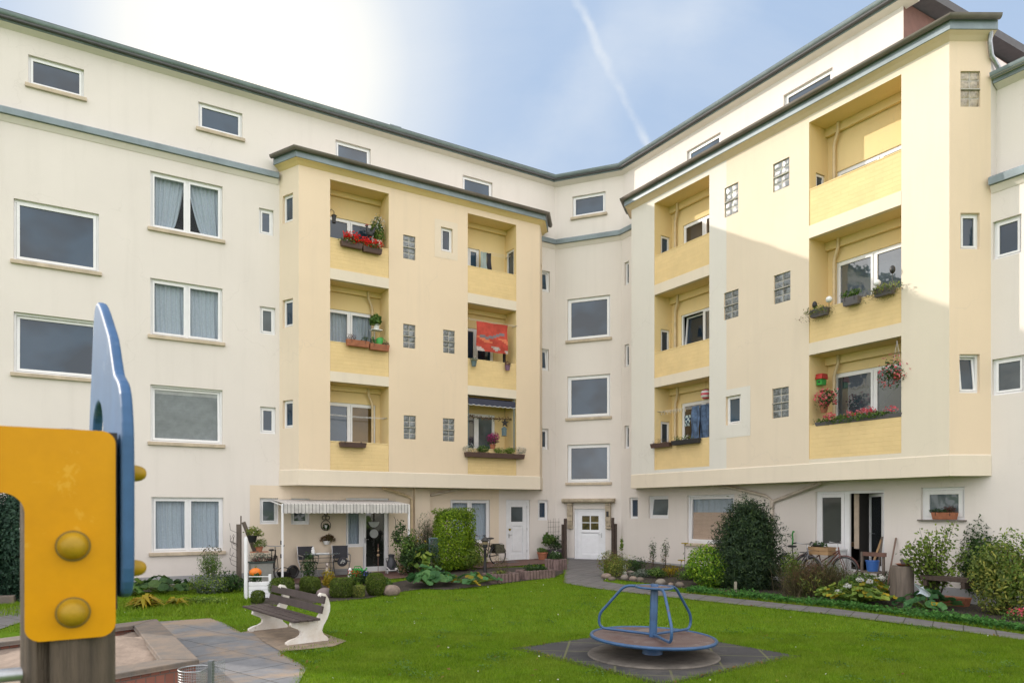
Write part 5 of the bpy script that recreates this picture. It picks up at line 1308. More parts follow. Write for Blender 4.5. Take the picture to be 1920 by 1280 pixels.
# folding chairs and table
def chair(loc, rz, label):
    t = thing('folding_chair', label, 'chair', loc, rz, 'black folding chairs on the terrace')
    m = MB(); m.box((0, .235, .72), (.50, .02, .42), Matrix.Rotation(math.radians(-8), 3, 'X')); obj('backrest', m, DARKF, t)
    m = MB(); m.box((0, .0, .44), (.46, .42, .022)); obj('seat', m, DARKF, t)
    for x in (-.255, .255):
        m = MB(); m.tube([(x, -.22, 0), (x, .20, .50), (x, .27, .95)], .012, 8); m.tube([(x, .27, 0), (x, -.18, .45), (x, -.21, .64)], .012, 8); m.bar((x, -.22, .64), (x, .24, .66), .016, 8); obj('side_frame', m, STEEL, t, smooth=50)
    m = MB(); m.bar((-.255, .2, .06), (.255, .2, .06), .01, 6); m.bar((-.255, -.17, .06), (.255, -.17, .06), .01, 6); obj('crossbar', m, STEEL, t)
    return t
TZ = .10
c1 = chair((*(-6.463, 22.842), TZ + .03), LZ + .1, 'black folding chair at the end of the terrace table nearer the pumpkin')
c2 = dup(c1, (*(-5.549, 23.407), TZ + .03), LZ - .15, 'black folding chair at the end of the terrace table nearer the glass door')
m = MB(); m.lathe([(0, 0), (.13, .0), (.14, .01), (0, .012)], n=18); o = thing('seat_cushion', 'dark cushion with a pale flower print leaning on the folding chair', 'cushion', (*(-5.422, 23.016), .43), LZ)
m = MB(); m.ball((0, 0, .14), (.17, .06, .15), 16, 10); obj('cover', m, DARKF, o, smooth=80)
P, N = blob(50, (0, -.06, .14), (.07, .008, .07), 2, .4); leafobj('flower_print', P, np.tile([0, -1., 0], (50, 1)), .05, .03, P_WHITE, o)
t = thing('terrace_table', 'oval glass terrace table on thin dark metal legs', 'table', (*(-5.979, 22.671), TZ + .03), LZ)
m = MB(); m.lathe([(0, .70), (.40, .70), (.42, .712), (.42, .722), (0, .724)], n=40); m.v = [(x * 1.35, y * .9, z) for x, y, z in m.v]; obj('tabletop', m, mat('table_glass', (.22, .26, .28), .12), t, smooth=30)
for x in (-.34, .34):
    for y in (-.2, .2):
        m = MB(); m.tube([(x, y, .70), (x * .9, y * .9, .4), (x * 1.05, y * 1.1, 0)], .011, 6); obj('leg', m, BLACK, t)
m = MB()
for z in (.28, .45, .60): m.bar((-.33, -.2, z), (.33, -.2, z), .008, 6)
obj('rail', m, BLACK, t)
for px, lab, s in ((584, 'small white figure standing on the terrace table', 1.0),):
    m = MB(); m.lathe([(.07, 0), (.08, .02), (.05, .04), (.06, .10), (.035, .14), (.05, .18), (0, .22)], n=14); solo('white_figure', m, WHITEG, lab, 'ornament', (*(-6.236, 22.57), TZ + .755), smooth=40)
m = MB(); m.box((0, 0, .012), (.42, .24, .02)); solo('tray', m, WHITEG, 'white tray lying on the terrace table', 'tray', (*(-6.006, 22.713), TZ + .755), LZ, bevel=.006)
# wrought-iron wall hanger with mirrors of leaves, and the wall basket under it
o = thing('wall_ornament', 'round wrought-iron wall ornament with trailing leaves', 'wall ornament', FL.p(-9.235, .03, 1.55), LZ)
m = MB()
for c, r in (((0, 0, .17), .16), ((-.06, 0, .42), .065), ((.06, 0, .42), .065), ((0, 0, .55), .05)): m.tube([(c[0] + r * math.cos(q), -.03, c[2] + r * math.sin(q)) for q in [2 * PI * i / 24 for i in range(24)]], .011, 5, True)
m.bar((0, -.02, .58), (0, 0, .70), .008, 5); obj('iron', m, BLACK, o)
P, N = blob(170, (.02, -.06, .14), (.14, .04, .12), 2, .3); leafobj('leaves', P, N, .06, .04, L_DARK, o)
m = MB(); m.lathe([(.03, 0), (.05, .10), (0, .09)], (-.01, -.07, .08), 12); obj('white_holder', m, WHITEG, o)
o = thing('wall_planter', 'white wall planter with reddish trailing leaves under the iron ornament', 'flower pot', FL.p(-9.235, .12, 1.10), LZ)
m = MB(); m.lathe([(.08, 0), (.12, .12), (0, .11)], n=14); obj('pot', m, WHITEG, o, smooth=40)
P, N = blob(330, (.03, -.02, .20), (.26, .15, .15), 2, .3, .4); P[:, 2] -= .35 * np.clip(P[:, 0] - .08, 0, 1); leafobj('leaves', P, N, .07, .045, L_RED, o)
# glass door ornaments (window stickers hanging inside the pane)
o = thing('suncatcher', 'pair of pale round window ornaments hanging on the glass door', 'window ornament', FL.p(-7.538, -.045, 1.30), LZ)
m = MB(); m.lathe([(.13, 0), (.15, .0), (.15, .012), (.13, .012)], n=24); m.v = [(x, -z, y + .12) for x, y, z in m.v]; m.prism([(.19 * math.cos(q), .19 * math.sin(q)) for q in [PI + PI * i / 14 for i in range(15)]], (0, 0, .52), (1, 0, 0), (0, 0, 1), (0, -1, 0), .012)
for q in range(6): m.tube([(.14 * math.cos(q * PI / 3), -.006, .12 + .14 * math.sin(q * PI / 3)), (0, -.006, .12)], .008, 4)
m.ball((0, -.006, .12), (.05, .008, .05), 12, 6)
obj('ornament', m, mat('pale_ornament', (.42, .45, .45), .5), o)
o = thing('garden_spinner', 'thin garden stake with pale discs before the glass door', 'garden stake', (*(-4.407, 23.702), TZ + .02), LZ)
m = MB(); m.bar((0, 0, 0), (0, 0, 1.0), .009, 6); obj('stake', m, RUST, o)
m = MB(); m.ball((0, 0, .62), .05, 12, 8); m.ball((0, 0, .77), .035, 10, 7); m.lathe([(.012, .82), (.0, 1.0)], n=6); obj('discs', m, mat('brass_disc', (.45, .32, .2), .4, .5), o, smooth=60)
o = thing('milk_can', 'dark grey milk can beside the glass door', 'milk can', (*(-4.107, 24.534), TZ + .03), 0)
m = MB(); m.lathe([(.14, 0), (.16, .03), (.16, .32), (.10, .44), (.09, .50), (.11, .54), (.115, .58), (.06, .60), (0, .60)], n=22); obj('body', m, mat('grey_enamel', (.075, .08, .095), .45), o, smooth=40)
m = MB()
for sx in (-1, 1): m.tube([(sx * .10, 0, .47), (sx * .19, 0, .44), (sx * .165, 0, .32)], .012, 6)
obj('handle', m, BLACK, o, smooth=60)
o = thing('wicker_basket', 'round wicker basket with dry stems beside the rose bush', 'basket', (*(-3.595, 24.028), TZ + .03), 0)
m = MB(); m.lathe([(.15, 0), (.20, .12), (.21, .22), (.22, .24), (.19, .24), (.17, .06), (0, .05)], n=22); obj('body', m, WICK, o, smooth=40)
g_ = blades('dry_stems', np.stack([rng.normal(size=70) * .07, rng.normal(size=70) * .07, np.full(70, .1)], 1), .75, .014, L_STRAW, o, lean=.3)
P, N = blob(120, (0, 0, .5), (.2, .2, .25), 2, .2); leafobj('leaves', P, N, .06, .03, L_RED, o)
m = MB(); m.box((0, 0, .09), (.46, .18, .02)); [m.box((x, y, .04), (.02, .02, .08)) for x in (-.2, .2) for y in (-.07, .07)]; m.ball((.15, 0, .13), (.07, .05, .05)); m.tube([(-.1, 0, .1), (-.2, 0, .2)], .02, 6)
solo('white_stand', m, WHITEG, 'low white plant stand in front of the milk can', 'plant stand', (*(-3.977, 23.968), TZ + .03), LZ)
o = thing('hanging_pot', 'dark hanging pot on the awning post beside the rose bush', 'flower pot', FL.p(-7.202, 1.2, 1.10), LZ)
m = MB(); m.lathe([(.06, 0), (.13, .10), (.14, .22), (0, .21)], n=16); obj('pot', m, BLACK, o, smooth=40)
m = MB(); m.tube([(0, .1, .2), (0, .15, .8), (0, .28, .9)], .008, 5); obj('bracket', m, BLACK, o)
P, N = blob(200, (0, 0, .33), (.2, .18, .16), 2, .3, .4); leafobj('leaves', P, N, .07, .04, L_DARK, o)
# green turtle can, white goose and small toys
o = thing('watering_can', 'small bright green watering can on the terrace by the box hedge', 'watering can', (*(-4.919, 22.974), TZ + .03), LZ)
m = MB(); m.ball((0, 0, .12), (.20, .16, .13), 18, 10); obj('body', m, GREENM, o, smooth=80)
m = MB(); m.tube([(.16, 0, .12), (.27, 0, .18), (.30, 0, .25)], [.04, .03, .025], 8); m.tube([(-.15, 0, .12), (-.1, 0, .30), (.08, 0, .30), (.14, 0, .2)], .015, 6); obj('spout', m, GREENM, o, smooth=60)
P, N = blob(40, (0, -.1, .16), (.16, .08, .1), 2, .9); leafobj('spots', P, N, .05, .04, P_WHITE, o)
def stick_figure(name, px, d, h, m_, lab, cat):
    o = thing(name, lab, cat, (*d, TZ + .02), LZ)
    m = MB(); m.lathe([(.05, 0), (.07, .1 * h), (.06, .4 * h), (.03, .55 * h), (.035, .6 * h)], n=12); m.ball((0, -.01, .72 * h), (.05, .055, .06)); m.tube([(0, -.04, .70 * h), (0, -.12, .66 * h)], [.018, .006], 6); obj('body', m, m_, o, smooth=60)
    return o
stick_figure('goose_figure', 0, (-5.783, 22.498), .55, mat('pale_stone_figure', (.52, .46, .42), .8), 'pale goose-like garden figure under the terrace table', 'figurine')
stick_figure('bird_figure', 0, (-4.968, 22.062), .38, WHITEG, 'white bird figure between the box hedge and the red flowers', 'figurine')
# pumpkin cabinet, fence piece and the trellis posts
o = thing('pumpkin', 'orange pumpkin decoration on the white fence planter', 'pumpkin', (*(-7.4, 20.769), .98), 0)
D_ = 19.161
px0 = (-6.827, 19.161, 0.0)
o.location = (px0[0], px0[1], 0.426)
m = MB(); m.ball((0, 0, .13), (.155, .155, .125), 32, 12); m.v = [(x * (1 + .05 * abs(math.cos(4 * math.atan2(y, x)))), y * (1 + .05 * abs(math.cos(4 * math.atan2(y, x)))), z) for x, y, z in m.v]; obj('shell', m, ORANGE, o, smooth=80)
m = MB(); m.tube([(0, 0, .24), (.01, 0, .29), (.03, 0, .31)], [.02, .015, .015], 6); obj('stem', m, L_OLIVE, o)
def panel_thing(): pass
g0 = (-6.653, 18.0, 0.0)
o = thing('fence_planter', 'low white wooden fence piece with a tall rounded post', 'fence', g0, .1)
m = MB(); m.lathe([(.045, -.05), (.045, 1.50), (.03, 1.545), (0, 1.56)], n=16); obj('post', m, WHITEP, o, smooth=40)
m = MB()
for i in range(4): m.box((.32, .02, .07 + i * .10), (.52, .03, .092))
m.box((.58, .02, .30), (.06, .06, .62)); m.box((.32, .16, .39), (.52, .28, .03)); m.bar((.06, .02, .55), (.56, .02, .55), .012, 6)
obj('panel', m, WHITEP, o, bevel=.004)
P, N = blob(220, (.2, .15, .5), (.16, .12, .14), 2, .3); leafobj('dark_plant', P, N, .06, .04, L_DARK, o)
g1 = (-7.432, 21.302, 0.0)
o = thing('garden_cabinet', 'grey garden cabinet with a dark top crowded with plants', 'cabinet', g1, LZ)
m = MB(); m.box((0, 0, .33), (.62, .36, .66)); obj('body', m, mat('grey_cabinet', (.24, .24, .22), .7), o, bevel=.01)
m = MB(); m.box((0, 0, .685), (.70, .42, .04)); obj('top', m, mat('dark_green_top', (.03, .05, .045), .6), o, bevel=.006)
P, N = blob(500, (-.04, -.02, .83), (.36, .2, .17), 2, .3, .4); leafobj('succulents', P, N, .05, .02, L_GREY, o)
P, N = blob(220, (0, -.05, .76), (.38, .2, .08), 2, .5, .4); leafobj('blossoms', P, N, .045, .03, P_HEATH, o)
o = thing('hanging_pot', 'dark hanging pot with yellow-green leaves high on the slanted board', 'flower pot', FL.p(-11.82, 1.3, 1.27), LZ)
m = MB(); m.lathe([(.09, 0), (.15, .20), (0, .19)], n=16); obj('pot', m, BLACK, o, smooth=40)
P, N = blob(320, (.05, 0, .32), (.27, .2, .16), 2, .3, .4); P[:, 2] -= .5 * np.clip(P[:, 0] - .1, 0, 1); leafobj('leaves', P, N, .10, .03, L_OLIVE, o)
o = thing('potted_plant', 'round yellow-green potted plant on a shelf above the grey cabinet', 'potted plant', FL.p(-11.612, 1.25, 1.00), LZ)
m = MB(); m.lathe([(.08, 0), (.12, .14), (0, .13)], n=16); m.box((0, 0, -.02), (.5, .2, .025)); obj('pot', m, TERRA, o, smooth=40)
P, N = blob(600, (0, 0, .24), (.24, .2, .16), 2, .3, .2); leafobj('leaves', P, N, .07, .015, L_LIGHT, o, up=1)
g2 = (-8.044, 21.335, 0.0)
o = thing('trellis_posts', 'weathered dark wooden posts with a slanted board and bare twigs', 'trellis', (g2[0], g2[1], 0), LZ)
m = MB(); m.box((-.05, 0, .85), (.12, .10, 1.9)); m.bar((.0, -.06, 0), (.0, -.06, 2.05), .02, 6); obj('post', m, WOODG, o)
m = MB(); m.box((.24, -.02, 1.42), (.11, .05, .95), Matrix.Rotation(math.radians(-20), 3, 'Y')); obj('board', m, WOODG, o)
m = MB(); R_ = random.Random(5)
for i in range(9):
    z = .5 + R_.random() * 1.1; m.tube([(-.08, -.05, z), (-.22 - .1 * R_.random(), -.06, z + .1), (-.18 - .15 * R_.random(), -.06, z + .3)], .006, 4)
obj('twigs', m, WOODD, o)
# bicycles
def bicycle(name, loc, rz, label, frame_m=BLACK, basket=False, lean=0.):
    t = thing(name, label, 'bicycle', loc, rz)
    R_ = .33; y = 0
    for x in (-.53, .53):
        m = MB(); m.tube([(x + R_ * math.cos(q), 0, R_ + R_ * math.sin(q)) for q in [2 * PI * i / 36 for i in range(36)]], .02, 8, True); w_ = obj('wheel', m, BLACK, t, smooth=80)
        m = MB(); m.tube([(x + (R_ - .025) * math.cos(q), 0, R_ + (R_ - .025) * math.sin(q)) for q in [2 * PI * i / 36 for i in range(36)]], .009, 6, True)
        for i in range(20): m.bar((x + .02 * math.cos(i * 1.7), .02 * (-1) ** i, R_), (x + (R_ - .03) * math.cos(i * PI / 10), 0, R_ + (R_ - .03) * math.sin(i * PI / 10)), .0015, 3)
        m.bar((x, -.05, R_), (x, .05, R_), .018, 8); obj('rim', m, STEEL, w_)
        m = MB(); m.tube([(x + (R_ + .04) * math.cos(q), 0, R_ + (R_ + .04) * math.sin(q)) for q in [math.radians(10 + (150 * i / 16)) for i in range(17)]], .016, 6); obj('mudguard', m, frame_m, t, smooth=80)
    m = MB(); h = [(.36, 0, .86), (.53, 0, R_)]
    for a_, b_, r in (((-.10, 0, .28), (-.20, 0, .80), .017), ((-.10, 0, .28), (.36, 0, .78), .02), ((-.14, 0, .50), (.37, 0, .84), .015), ((-.53, .05, R_), (-.10, .03, .28), .01), ((-.53, -.05, R_), (-.10, -.03, .28), .01), ((-.53, .05, R_), (-.18, .02, .70), .009), ((-.53, -.05, R_), (-.18, -.02, .70), .009), ((.35, 0, .92), (.385, 0, .72), .02)): m.bar(a_, b_, r, 8)
    obj('frame', m, frame_m, t, smooth=60)
    m = MB(); m.tube([(.385, .05, .72), (.45, .055, .55), (.53, .055, R_)], .011, 6); m.tube([(.385, -.05, .72), (.45, -.055, .55), (.53, -.055, R_)], .011, 6); m.bar((.385, -.05, .72), (.385, .05, .72), .014, 6); obj('fork', m, frame_m, t, smooth=60)
    m = MB(); m.bar((.35, 0, .9), (.33, 0, 1.02), .014, 8); m.tube([(.16, -.29, 1.04), (.26, -.28, 1.06), (.34, -.14, 1.03), (.34, .14, 1.03), (.26, .28, 1.06), (.16, .29, 1.04)], .013, 8); hb = obj('handlebar', m, STEEL, t, smooth=60)
    m = MB(); m.bar((.14, -.295, 1.037), (.25, -.285, 1.058), .018, 8); m.bar((.14, .295, 1.037), (.25, .285, 1.058), .018, 8); obj('grip', m, BLACK, hb)
    m = MB(); m.ball((-.24, 0, .94), (.14, .085, .035), 14, 8); m.ball((-.13, 0, .94), (.09, .04, .03), 10, 6); m.bar((-.20, 0, .78), (-.22, 0, .93), .013, 8); obj('saddle', m, BLACK, t, smooth=70)
    m = MB(); m.tube([(-.10 + .09 * math.cos(q), -.04, .28 + .09 * math.sin(q)) for q in [2 * PI * i / 18 for i in range(18)]], .008, 5, True); m.bar((-.10, -.06, .28), (-.02, -.06, .14), .01, 6); m.bar((-.10, .06, .28), (-.18, .06, .42), .01, 6); m.box((-.02, -.11, .14), (.09, .08, .02)); m.box((-.18, .11, .42), (.09, .08, .02)); obj('crank', m, STEEL, t)
    m = MB(); m.box((-.52, 0, .74), (.38, .13, .015)); m.bar((-.6, .06, .73), (-.53, .06, R_), .006, 5); m.bar((-.6, -.06, .73), (-.53, -.06, R_), .006, 5); obj('carrier', m, BLACK, t)
    if basket:
        m = MB()
        for sy in (-1, 1): m.box((-.53, sy * .14, .56), (.36, .12, .32), Matrix.Rotation(.08 * sy, 3, 'X'))
        obj('saddlebag', m, mat('olive_saddlebag', (.10, .095, .06), .9, var=.4, vs=20), t, bevel=.02)
    return t
bicycle('bicycle', (*(-0.971, 25.71), .27), LZ + PI, 'black bicycle with olive saddlebags parked between hedge and white door', BLACK, True)
bicycle('bicycle', (*(-7.39, 22.268), .06), LZ + 1.15, 'dark bicycle standing nearly end-on beside the grey cabinet', BLACK)
bicycle('bicycle', (*(8.403, 19.292), .32), RZ + .12, 'old bicycle with brown frame under the crate by the garden door', mat('brown_frame', (.16, .06, .05), .5))
bicycle('bicycle', (*(7.835, 19.735), .28), RZ - .18, 'grey bicycle half hidden behind the large yew', mat('grey_frame', (.2, .2, .22), .4, .5))
o = thing('wheelbarrow', 'dark round tub with a hoop handle on the terrace by the wall', 'tub', (*(-7.005, 22.095), TZ + .02), LZ)
m = MB(); m.lathe([(.13, 0), (.20, .16), (.21, .20), (.19, .20), (.12, .03)], n=20); obj('body', m, BLACK, o, smooth=40)
m = MB(); m.tube([(.2 * math.cos(q), 0, .18 + .16 * math.sin(q)) for q in [PI * i / 12 for i in range(13)]], .014, 6); obj('handle', m, BLACK, o)
o.name = 'tub'
m = MB(); m.tube([(.17 * math.cos(q), 0, .19 + .17 * math.sin(q)) for q in [2 * PI * i / 24 for i in range(24)]], .045, 8, True); m.lathe([(0, -.03), (.12, -.03), (.12, .03), (0, .03)], n=18); m.v = m.v[:192] + [(x, z, y + .19) for x, y, z in m.v[192:]]
solo('spare_wheel', m, BLACK, 'small black wheel leaning by the folding chair', 'wheel', (*(-6.801, 22.339), TZ + .02), LZ + .3, smooth=60)

# lamp post, lattice, planters near the entrance
g = (-0.823, 22.014, 0.145)
o = thing('garden_lamp', 'slim dark garden lamp post with a lantern head in front of the bicycle', 'lamp post', (g[0], g[1], g[2]))
m = MB(); m.lathe([(.10, 0), (.10, .08), (.06, .12), (.045, .5), (.04, .85), (.055, .88), (.04, .92)], n=12); obj('post', m, BLACK, o, smooth=40)
m = MB(); m.lathe([(.05, .92), (.075, .95), (.09, 1.12), (.14, 1.14), (.05, 1.24), (.015, 1.27), (.015, 1.32), (0, 1.33)], n=8); lh = obj('lantern', m, BLACK, o)
m = MB(); m.lathe([(.072, .965), (.094, 1.11)], n=8); obj('pane', m, mat('lamp_glass', (.30, .24, .15), .25), lh)
g = (-2.454, 23.499, 0.147)
o = thing('lattice_panel', 'blue-grey diamond lattice panel between rose bush and hedge', 'trellis', g, LZ - .1)
m = MB(); w_, h_ = .50, 1.18
for x in (-w_ / 2, w_ / 2): m.box((x, 0, h_ / 2), (.045, .04, h_))
for z in (.02, h_ - .02): m.box((0, 0, z), (w_, .035, .04))
obj('frame', m, LATT, o)
m = MB(); n = 12
for k in range(-6, 14):
    for sg in (-1, 1):
        pts = []
        for i in range(25):
            z = h_ * i / 24; x = (-w_ / 2 + k * .085) + sg * (z - h_ / 2) * .8
            if -w_ / 2 < x < w_ / 2: pts.append((x, .006 * sg, z))
        if len(pts) > 1: m.bar(pts[0], pts[-1], .008, 4)
obj('lattice', m, LATT, o)
def palis(loc, rz, L, W_, H_, label, pl):
    t = thing('concrete_planter', label, 'planter', loc, rz)
    m = MB(); n1 = max(2, int(L / .11)); n2 = max(2, int(W_ / .11))
    for i in range(n1):
        for y in (-W_ / 2, W_ / 2): m.lathe([(.058, -.05), (.058, H_ - .012 * (i % 2)), (0, H_)], (-L / 2 + L * (i + .5) / n1, y, 0), 10)
    for i in range(n2):
        for x in (-L / 2, L / 2): m.lathe([(.058, -.05), (.058, H_ - .012 * (i % 2)), (0, H_)], (x, -W_ / 2 + W_ * (i + .5) / n2, 0), 10)
    obj('palisades', m, PALIS, t, smooth=40)
    m = MB(); m.box((0, 0, H_ * .42), (L - .06, W_ - .06, H_ * .8)); obj('soil', m, SOIL, t)
    for nm, lm, n, r, z, ll, lw in pl:
        P, N = blob(n, (0, 0, z), r, 2.2, .3, .3); leafobj(nm, P, N, ll, lw, lm, t, up=.4)
    return t
palis((-0.325, 21.164, 0.114), LZ, .85, .6, .26, 'low concrete palisade planter with bare twigs behind the lawn edge', [('twigs', L_STRAW, 220, (.3, .2, .3), .45, .16, .01), ('leaves', L_OLIVE, 120, (.3, .2, .08), .28, .06, .03)])
palis((0.705, 21.834, 0.158), LZ, 1.0, .6, .26, 'low concrete palisade planter full of small green leaves', [('leaves', L_DARK, 700, (.45, .26, .13), .30, .06, .035)])
palis((1.442, 23.657, 0.242), LZ + .2, .50, .5, .38, 'taller concrete palisade planter beside the entrance path', [('leaves', L_DARK, 380, (.28, .25, .2), .45, .07, .045), ('blossoms', P_WHITE, 14, (.2, .2, .15), .58, .04, .04)])
o = thing('potted_plant', 'terracotta pot with leafy tips near the white door', 'potted plant', (*(1.164, 27.56), .30))
m = MB(); m.lathe([(.14, 0), (.19, .26), (.21, .26), (.21, .32), (0, .30)], n=20); obj('pot', m, TERRA, o, smooth=40)
P, N = blob(260, (0, 0, .38), (.22, .22, .12), 2, .3, .3); leafobj('leaves', P, N, .09, .03, L_MID, o, up=1)
o = thing('planter_shrub', 'leafy shrub in a dark square planter beside the wire obelisk', 'potted plant', (*(1.572, 27.93), .30), LZ)
m = MB(); m.add([(-.24, -.2, 0), (.24, -.2, 0), (.24, .2, 0), (-.24, .2, 0), (-.29, -.24, .40), (.29, -.24, .40), (.29, .24, .40), (-.29, .24, .40)], [(0, 1, 5, 4), (1, 2, 6, 5), (2, 3, 7, 6), (3, 0, 4, 7), (4, 5, 6, 7)]); obj('pot', m, mat('dark_planter', (.05, .04, .05), .6), o, bevel=.01)
P, N = blob(330, (-.18, 0, .78), (.32, .22, .26), 2, .3, .4); leafobj('leaves', P, N, .12, .08, L_MID, o)
P, N = blob(260, (.15, 0, .58), (.30, .22, .20), 2, .3, .4); leafobj('dark_leaves', P, N, .08, .05, L_DARK, o)
m = stems(MB(), 7, (0, 0, .35), .3, .5, .01); obj('stem', m, WOODD, o)
o = thing('wire_obelisk', 'thin wire plant trellis standing against the corner wall', 'trellis', (*(1.723, 28.364), .30), LZ)
m = MB()
for x in np.linspace(-.36, .36, 7): m.bar((x, 0, .0), (x + rng.normal() * .02, 0, 1.5 + .12 * rng.random()), .006, 4)
for z in np.linspace(.3, 1.45, 7): m.bar((-.38, .005, z), (.38, .005, z + .02), .005, 4)
obj('wires', m, mat('rusty_wire', (.12, .09, .07), .8), o)
P, N = blob(90, (.05, -.04, .6), (.3, .08, .45), 2, .2); leafobj('climbing_leaves', P, N, .07, .05, L_DARK, o)
for (x, y), h, lab in (((2.07, 27.947), 1.62, 'dark wooden posts standing left of the entrance path'), ((3.813, 27.236), 1.66, 'dark wooden posts standing right of the entrance door')):
    o = thing('wooden_posts', lab, 'post', (x, y, .28), FC.rz())
    m = MB(); m.box((.0, 0, h / 2), (.10, .09, h)); obj('post', m, WOODD, o, bevel=.006)
    m = MB(); m.box((-.12 if 'left' in lab else .1, .05, h * .43), (.09, .08, h * .86)); obj('post', m, WOODD, o, bevel=.006)
m = MB(); m.box((0, 0, .012), (.95, .5, .022)); solo('door_mat', m, BLACK, 'dark door mat in front of the white panelled door', 'door mat', (*(0.157, 26.584), .30), LZ, bevel=.004)

# ------------------------------------------------------------------ plants
def shrub(name, label, cat, loc, parts, stem=None, rz=0, group=None):
    t = thing(name, label, cat, loc, rz, group)
    for nm, lm, n, c, r, ll, lw, kw in parts:
        k = dict(power=2., shell=.45, lump=.3); up = kw.get('up', .2)
        k.update({a_: b_ for a_, b_ in kw.items() if a_ != 'up'})
        P, N = blob(n, c, r, **k)
        P[:, 2] = np.maximum(P[:, 2], .01)
        leafobj(nm, P, N, ll, lw, lm, t, up=up)
    if stem: m = stems(MB(), stem[0], (0, 0, 0), stem[1], stem[2], stem[3]); obj('stem', m, WOODD, t)
    return t
# clipped bright hedge
hg = (-1.916, 23.95, 0.178)
h_ = shrub('clipped_hedge', 'tall clipped bright yellow-green hedge beside the bicycle', 'hedge', hg, [
    ('foliage', L_HEDGE, 15000, (0, 0, 1.0), (.66, .55, 1.0), .075, .042, dict(power=7., shell=.72, lump=.10)), ('shoots', L_LIGHT, 1300, (0, 0, 1.95), (.72, .55, .16), .10, .035, dict(power=4., shell=.2, lump=.4, up=2.))], (12, .6, 1.8, .02), LZ)
# rose bush
g = (-3.19, 23.279, 0.115)
shrub('rose_bush', 'loose dark rose bush with arching shoots beside the lattice panel', 'rose bush', g, [
    ('foliage', L_DARK, 2600, (.1, 0, .62), (.62, .5, .62), .085, .055, dict(shell=.25, lump=.5)), ('foliage', L_MID, 700, (-.3, -.1, 1.0), (.42, .3, .45), .08, .055, dict(shell=.25, lump=.6)), ('shoots', L_DARK, 160, (-.42, 0, 1.5), (.22, .15, .35), .07, .05, dict(shell=.1)), ('hips', L_YEL, 26, (.2, -.2, .9), (.45, .35, .4), .05, .05, dict(shell=.6))], (16, .75, 1.5, .012), LZ)
P_ = (-2.944, 24.842, 0.162)
shrub('bamboo_screen', 'dark twiggy screen behind the rose bush', 'shrub', P_, [('foliage', L_DARK, 700, (0, 0, 1.1), (.4, .25, .8), .10, .02, dict(shell=.2, up=2.)), ('twigs', L_STRAW, 500, (0, 0, 1.1), (.42, .25, .9), .22, .01, dict(shell=.2, up=3.))], (20, .4, 1.8, .01), LZ)
# box balls
for i, (px, y0, y1, w_, lab) in enumerate([(522, 1084, 1122, 46, 'wide clipped box bush behind the bench back'), (578, 1081, 1114, 38, 'clipped box cube in front of the folding chair'), (638, 1084, 1122, 44, 'largest round box bush between the two stones'), (702, 1075, 1118, 36, 'tall clipped box cylinder beside the brown stone'), (671, 1097, 1121, 24, 'small yellowish box ball between the two larger bushes'), (480, 1107, 1132, 24, 'little dark box ball against the white fence piece')]):
    g = [(-5.84, 18.0, 0.0), (-5.353, 18.917, 0.0), (-4.293, 18.0, 0.0), (-3.523, 18.434, 0.002), (-3.877, 18.11, 0.0), (-6.034, 16.971, 0.0)][i]
    q = g[1] / 1350; H_ = (y1 - y0) * q * 1.0; r = w_ * q / 2
    shrub('box_bush', lab, 'box bush', (g[0], g[1] + r * .8, g[2]), [('foliage', L_BOX if i != 4 else L_OLIVE, int(9000 * r * H_ / .25) + 700, (0, 0, H_ / 2), (r, r, H_ / 2), .036, .022, dict(power=3.6, shell=.80, lump=.08))], (6, r, H_ * .8, .012), group='clipped box bushes')
for px, r, m_, lab, g in ((609, .20, mat('grey_stone', (.21, .165, .16), .8, bmp=.4, bs=30), 'rounded grey stone between two box bushes', (-4.737, 18.221, 0.0)), (734, .22, ROCK, 'brown boulder at the right end of the box bushes', (-3.119, 18.632, 0.006)), (552, .15, mat('dark_stone', (.15, .12, .12), .8, bmp=.4, bs=30), 'dark stone half hidden behind the bench planks', (-5.93, 19.669, 0.0))):
    m = MB(); m.ball((0, 0, r * .55), (r * 1.05, r * .85, r * .72), 18, 12, .10, px); solo('stone', m, m_, lab, 'stone', g, 0, 'garden stones by the box bushes', smooth=80)
for nm, lab, lm, g, hh, nf, fm in (('flower_clump', 'red-flowered clump between the box bushes', L_MID, (-4.518, 20.607, 0.017), .5, 60, P_RED), ('flower_clump', 'yellow-leaved clump by the grey stone', L_YEL, (-5.154, 20.166, 0.004), .55, 0, None), ('flower_clump', 'blue-flowered clump beside the tall box cylinder', L_DARK, (-4.326, 21.084, 0.029), .45, 40, leafmat('blue_petals', (.05, .07, .3), (.1, .12, .45))), ('flower_clump', 'green fern-like clump in front of the folding chair', L_DARK, (-6.116, 21.616, 0.006), .95, 0, None), ('flower_clump', 'low leafy clump beside the brown boulder', L_MID, (-3.484, 19.764, 0.019), .35, 0, None)):
    ps = [('foliage', lm, 420, (0, 0, hh * .5), (.22, .2, hh * .5), .09, .035, dict(shell=.2, up=1.))]
    if nf: ps.append(('blossoms', fm, nf, (0, 0, hh * .75), (.2, .18, hh * .3), .05, .045, {}))
    shrub(nm, lab, 'flower clump', g, ps, (5, .15, hh * .8, .008))
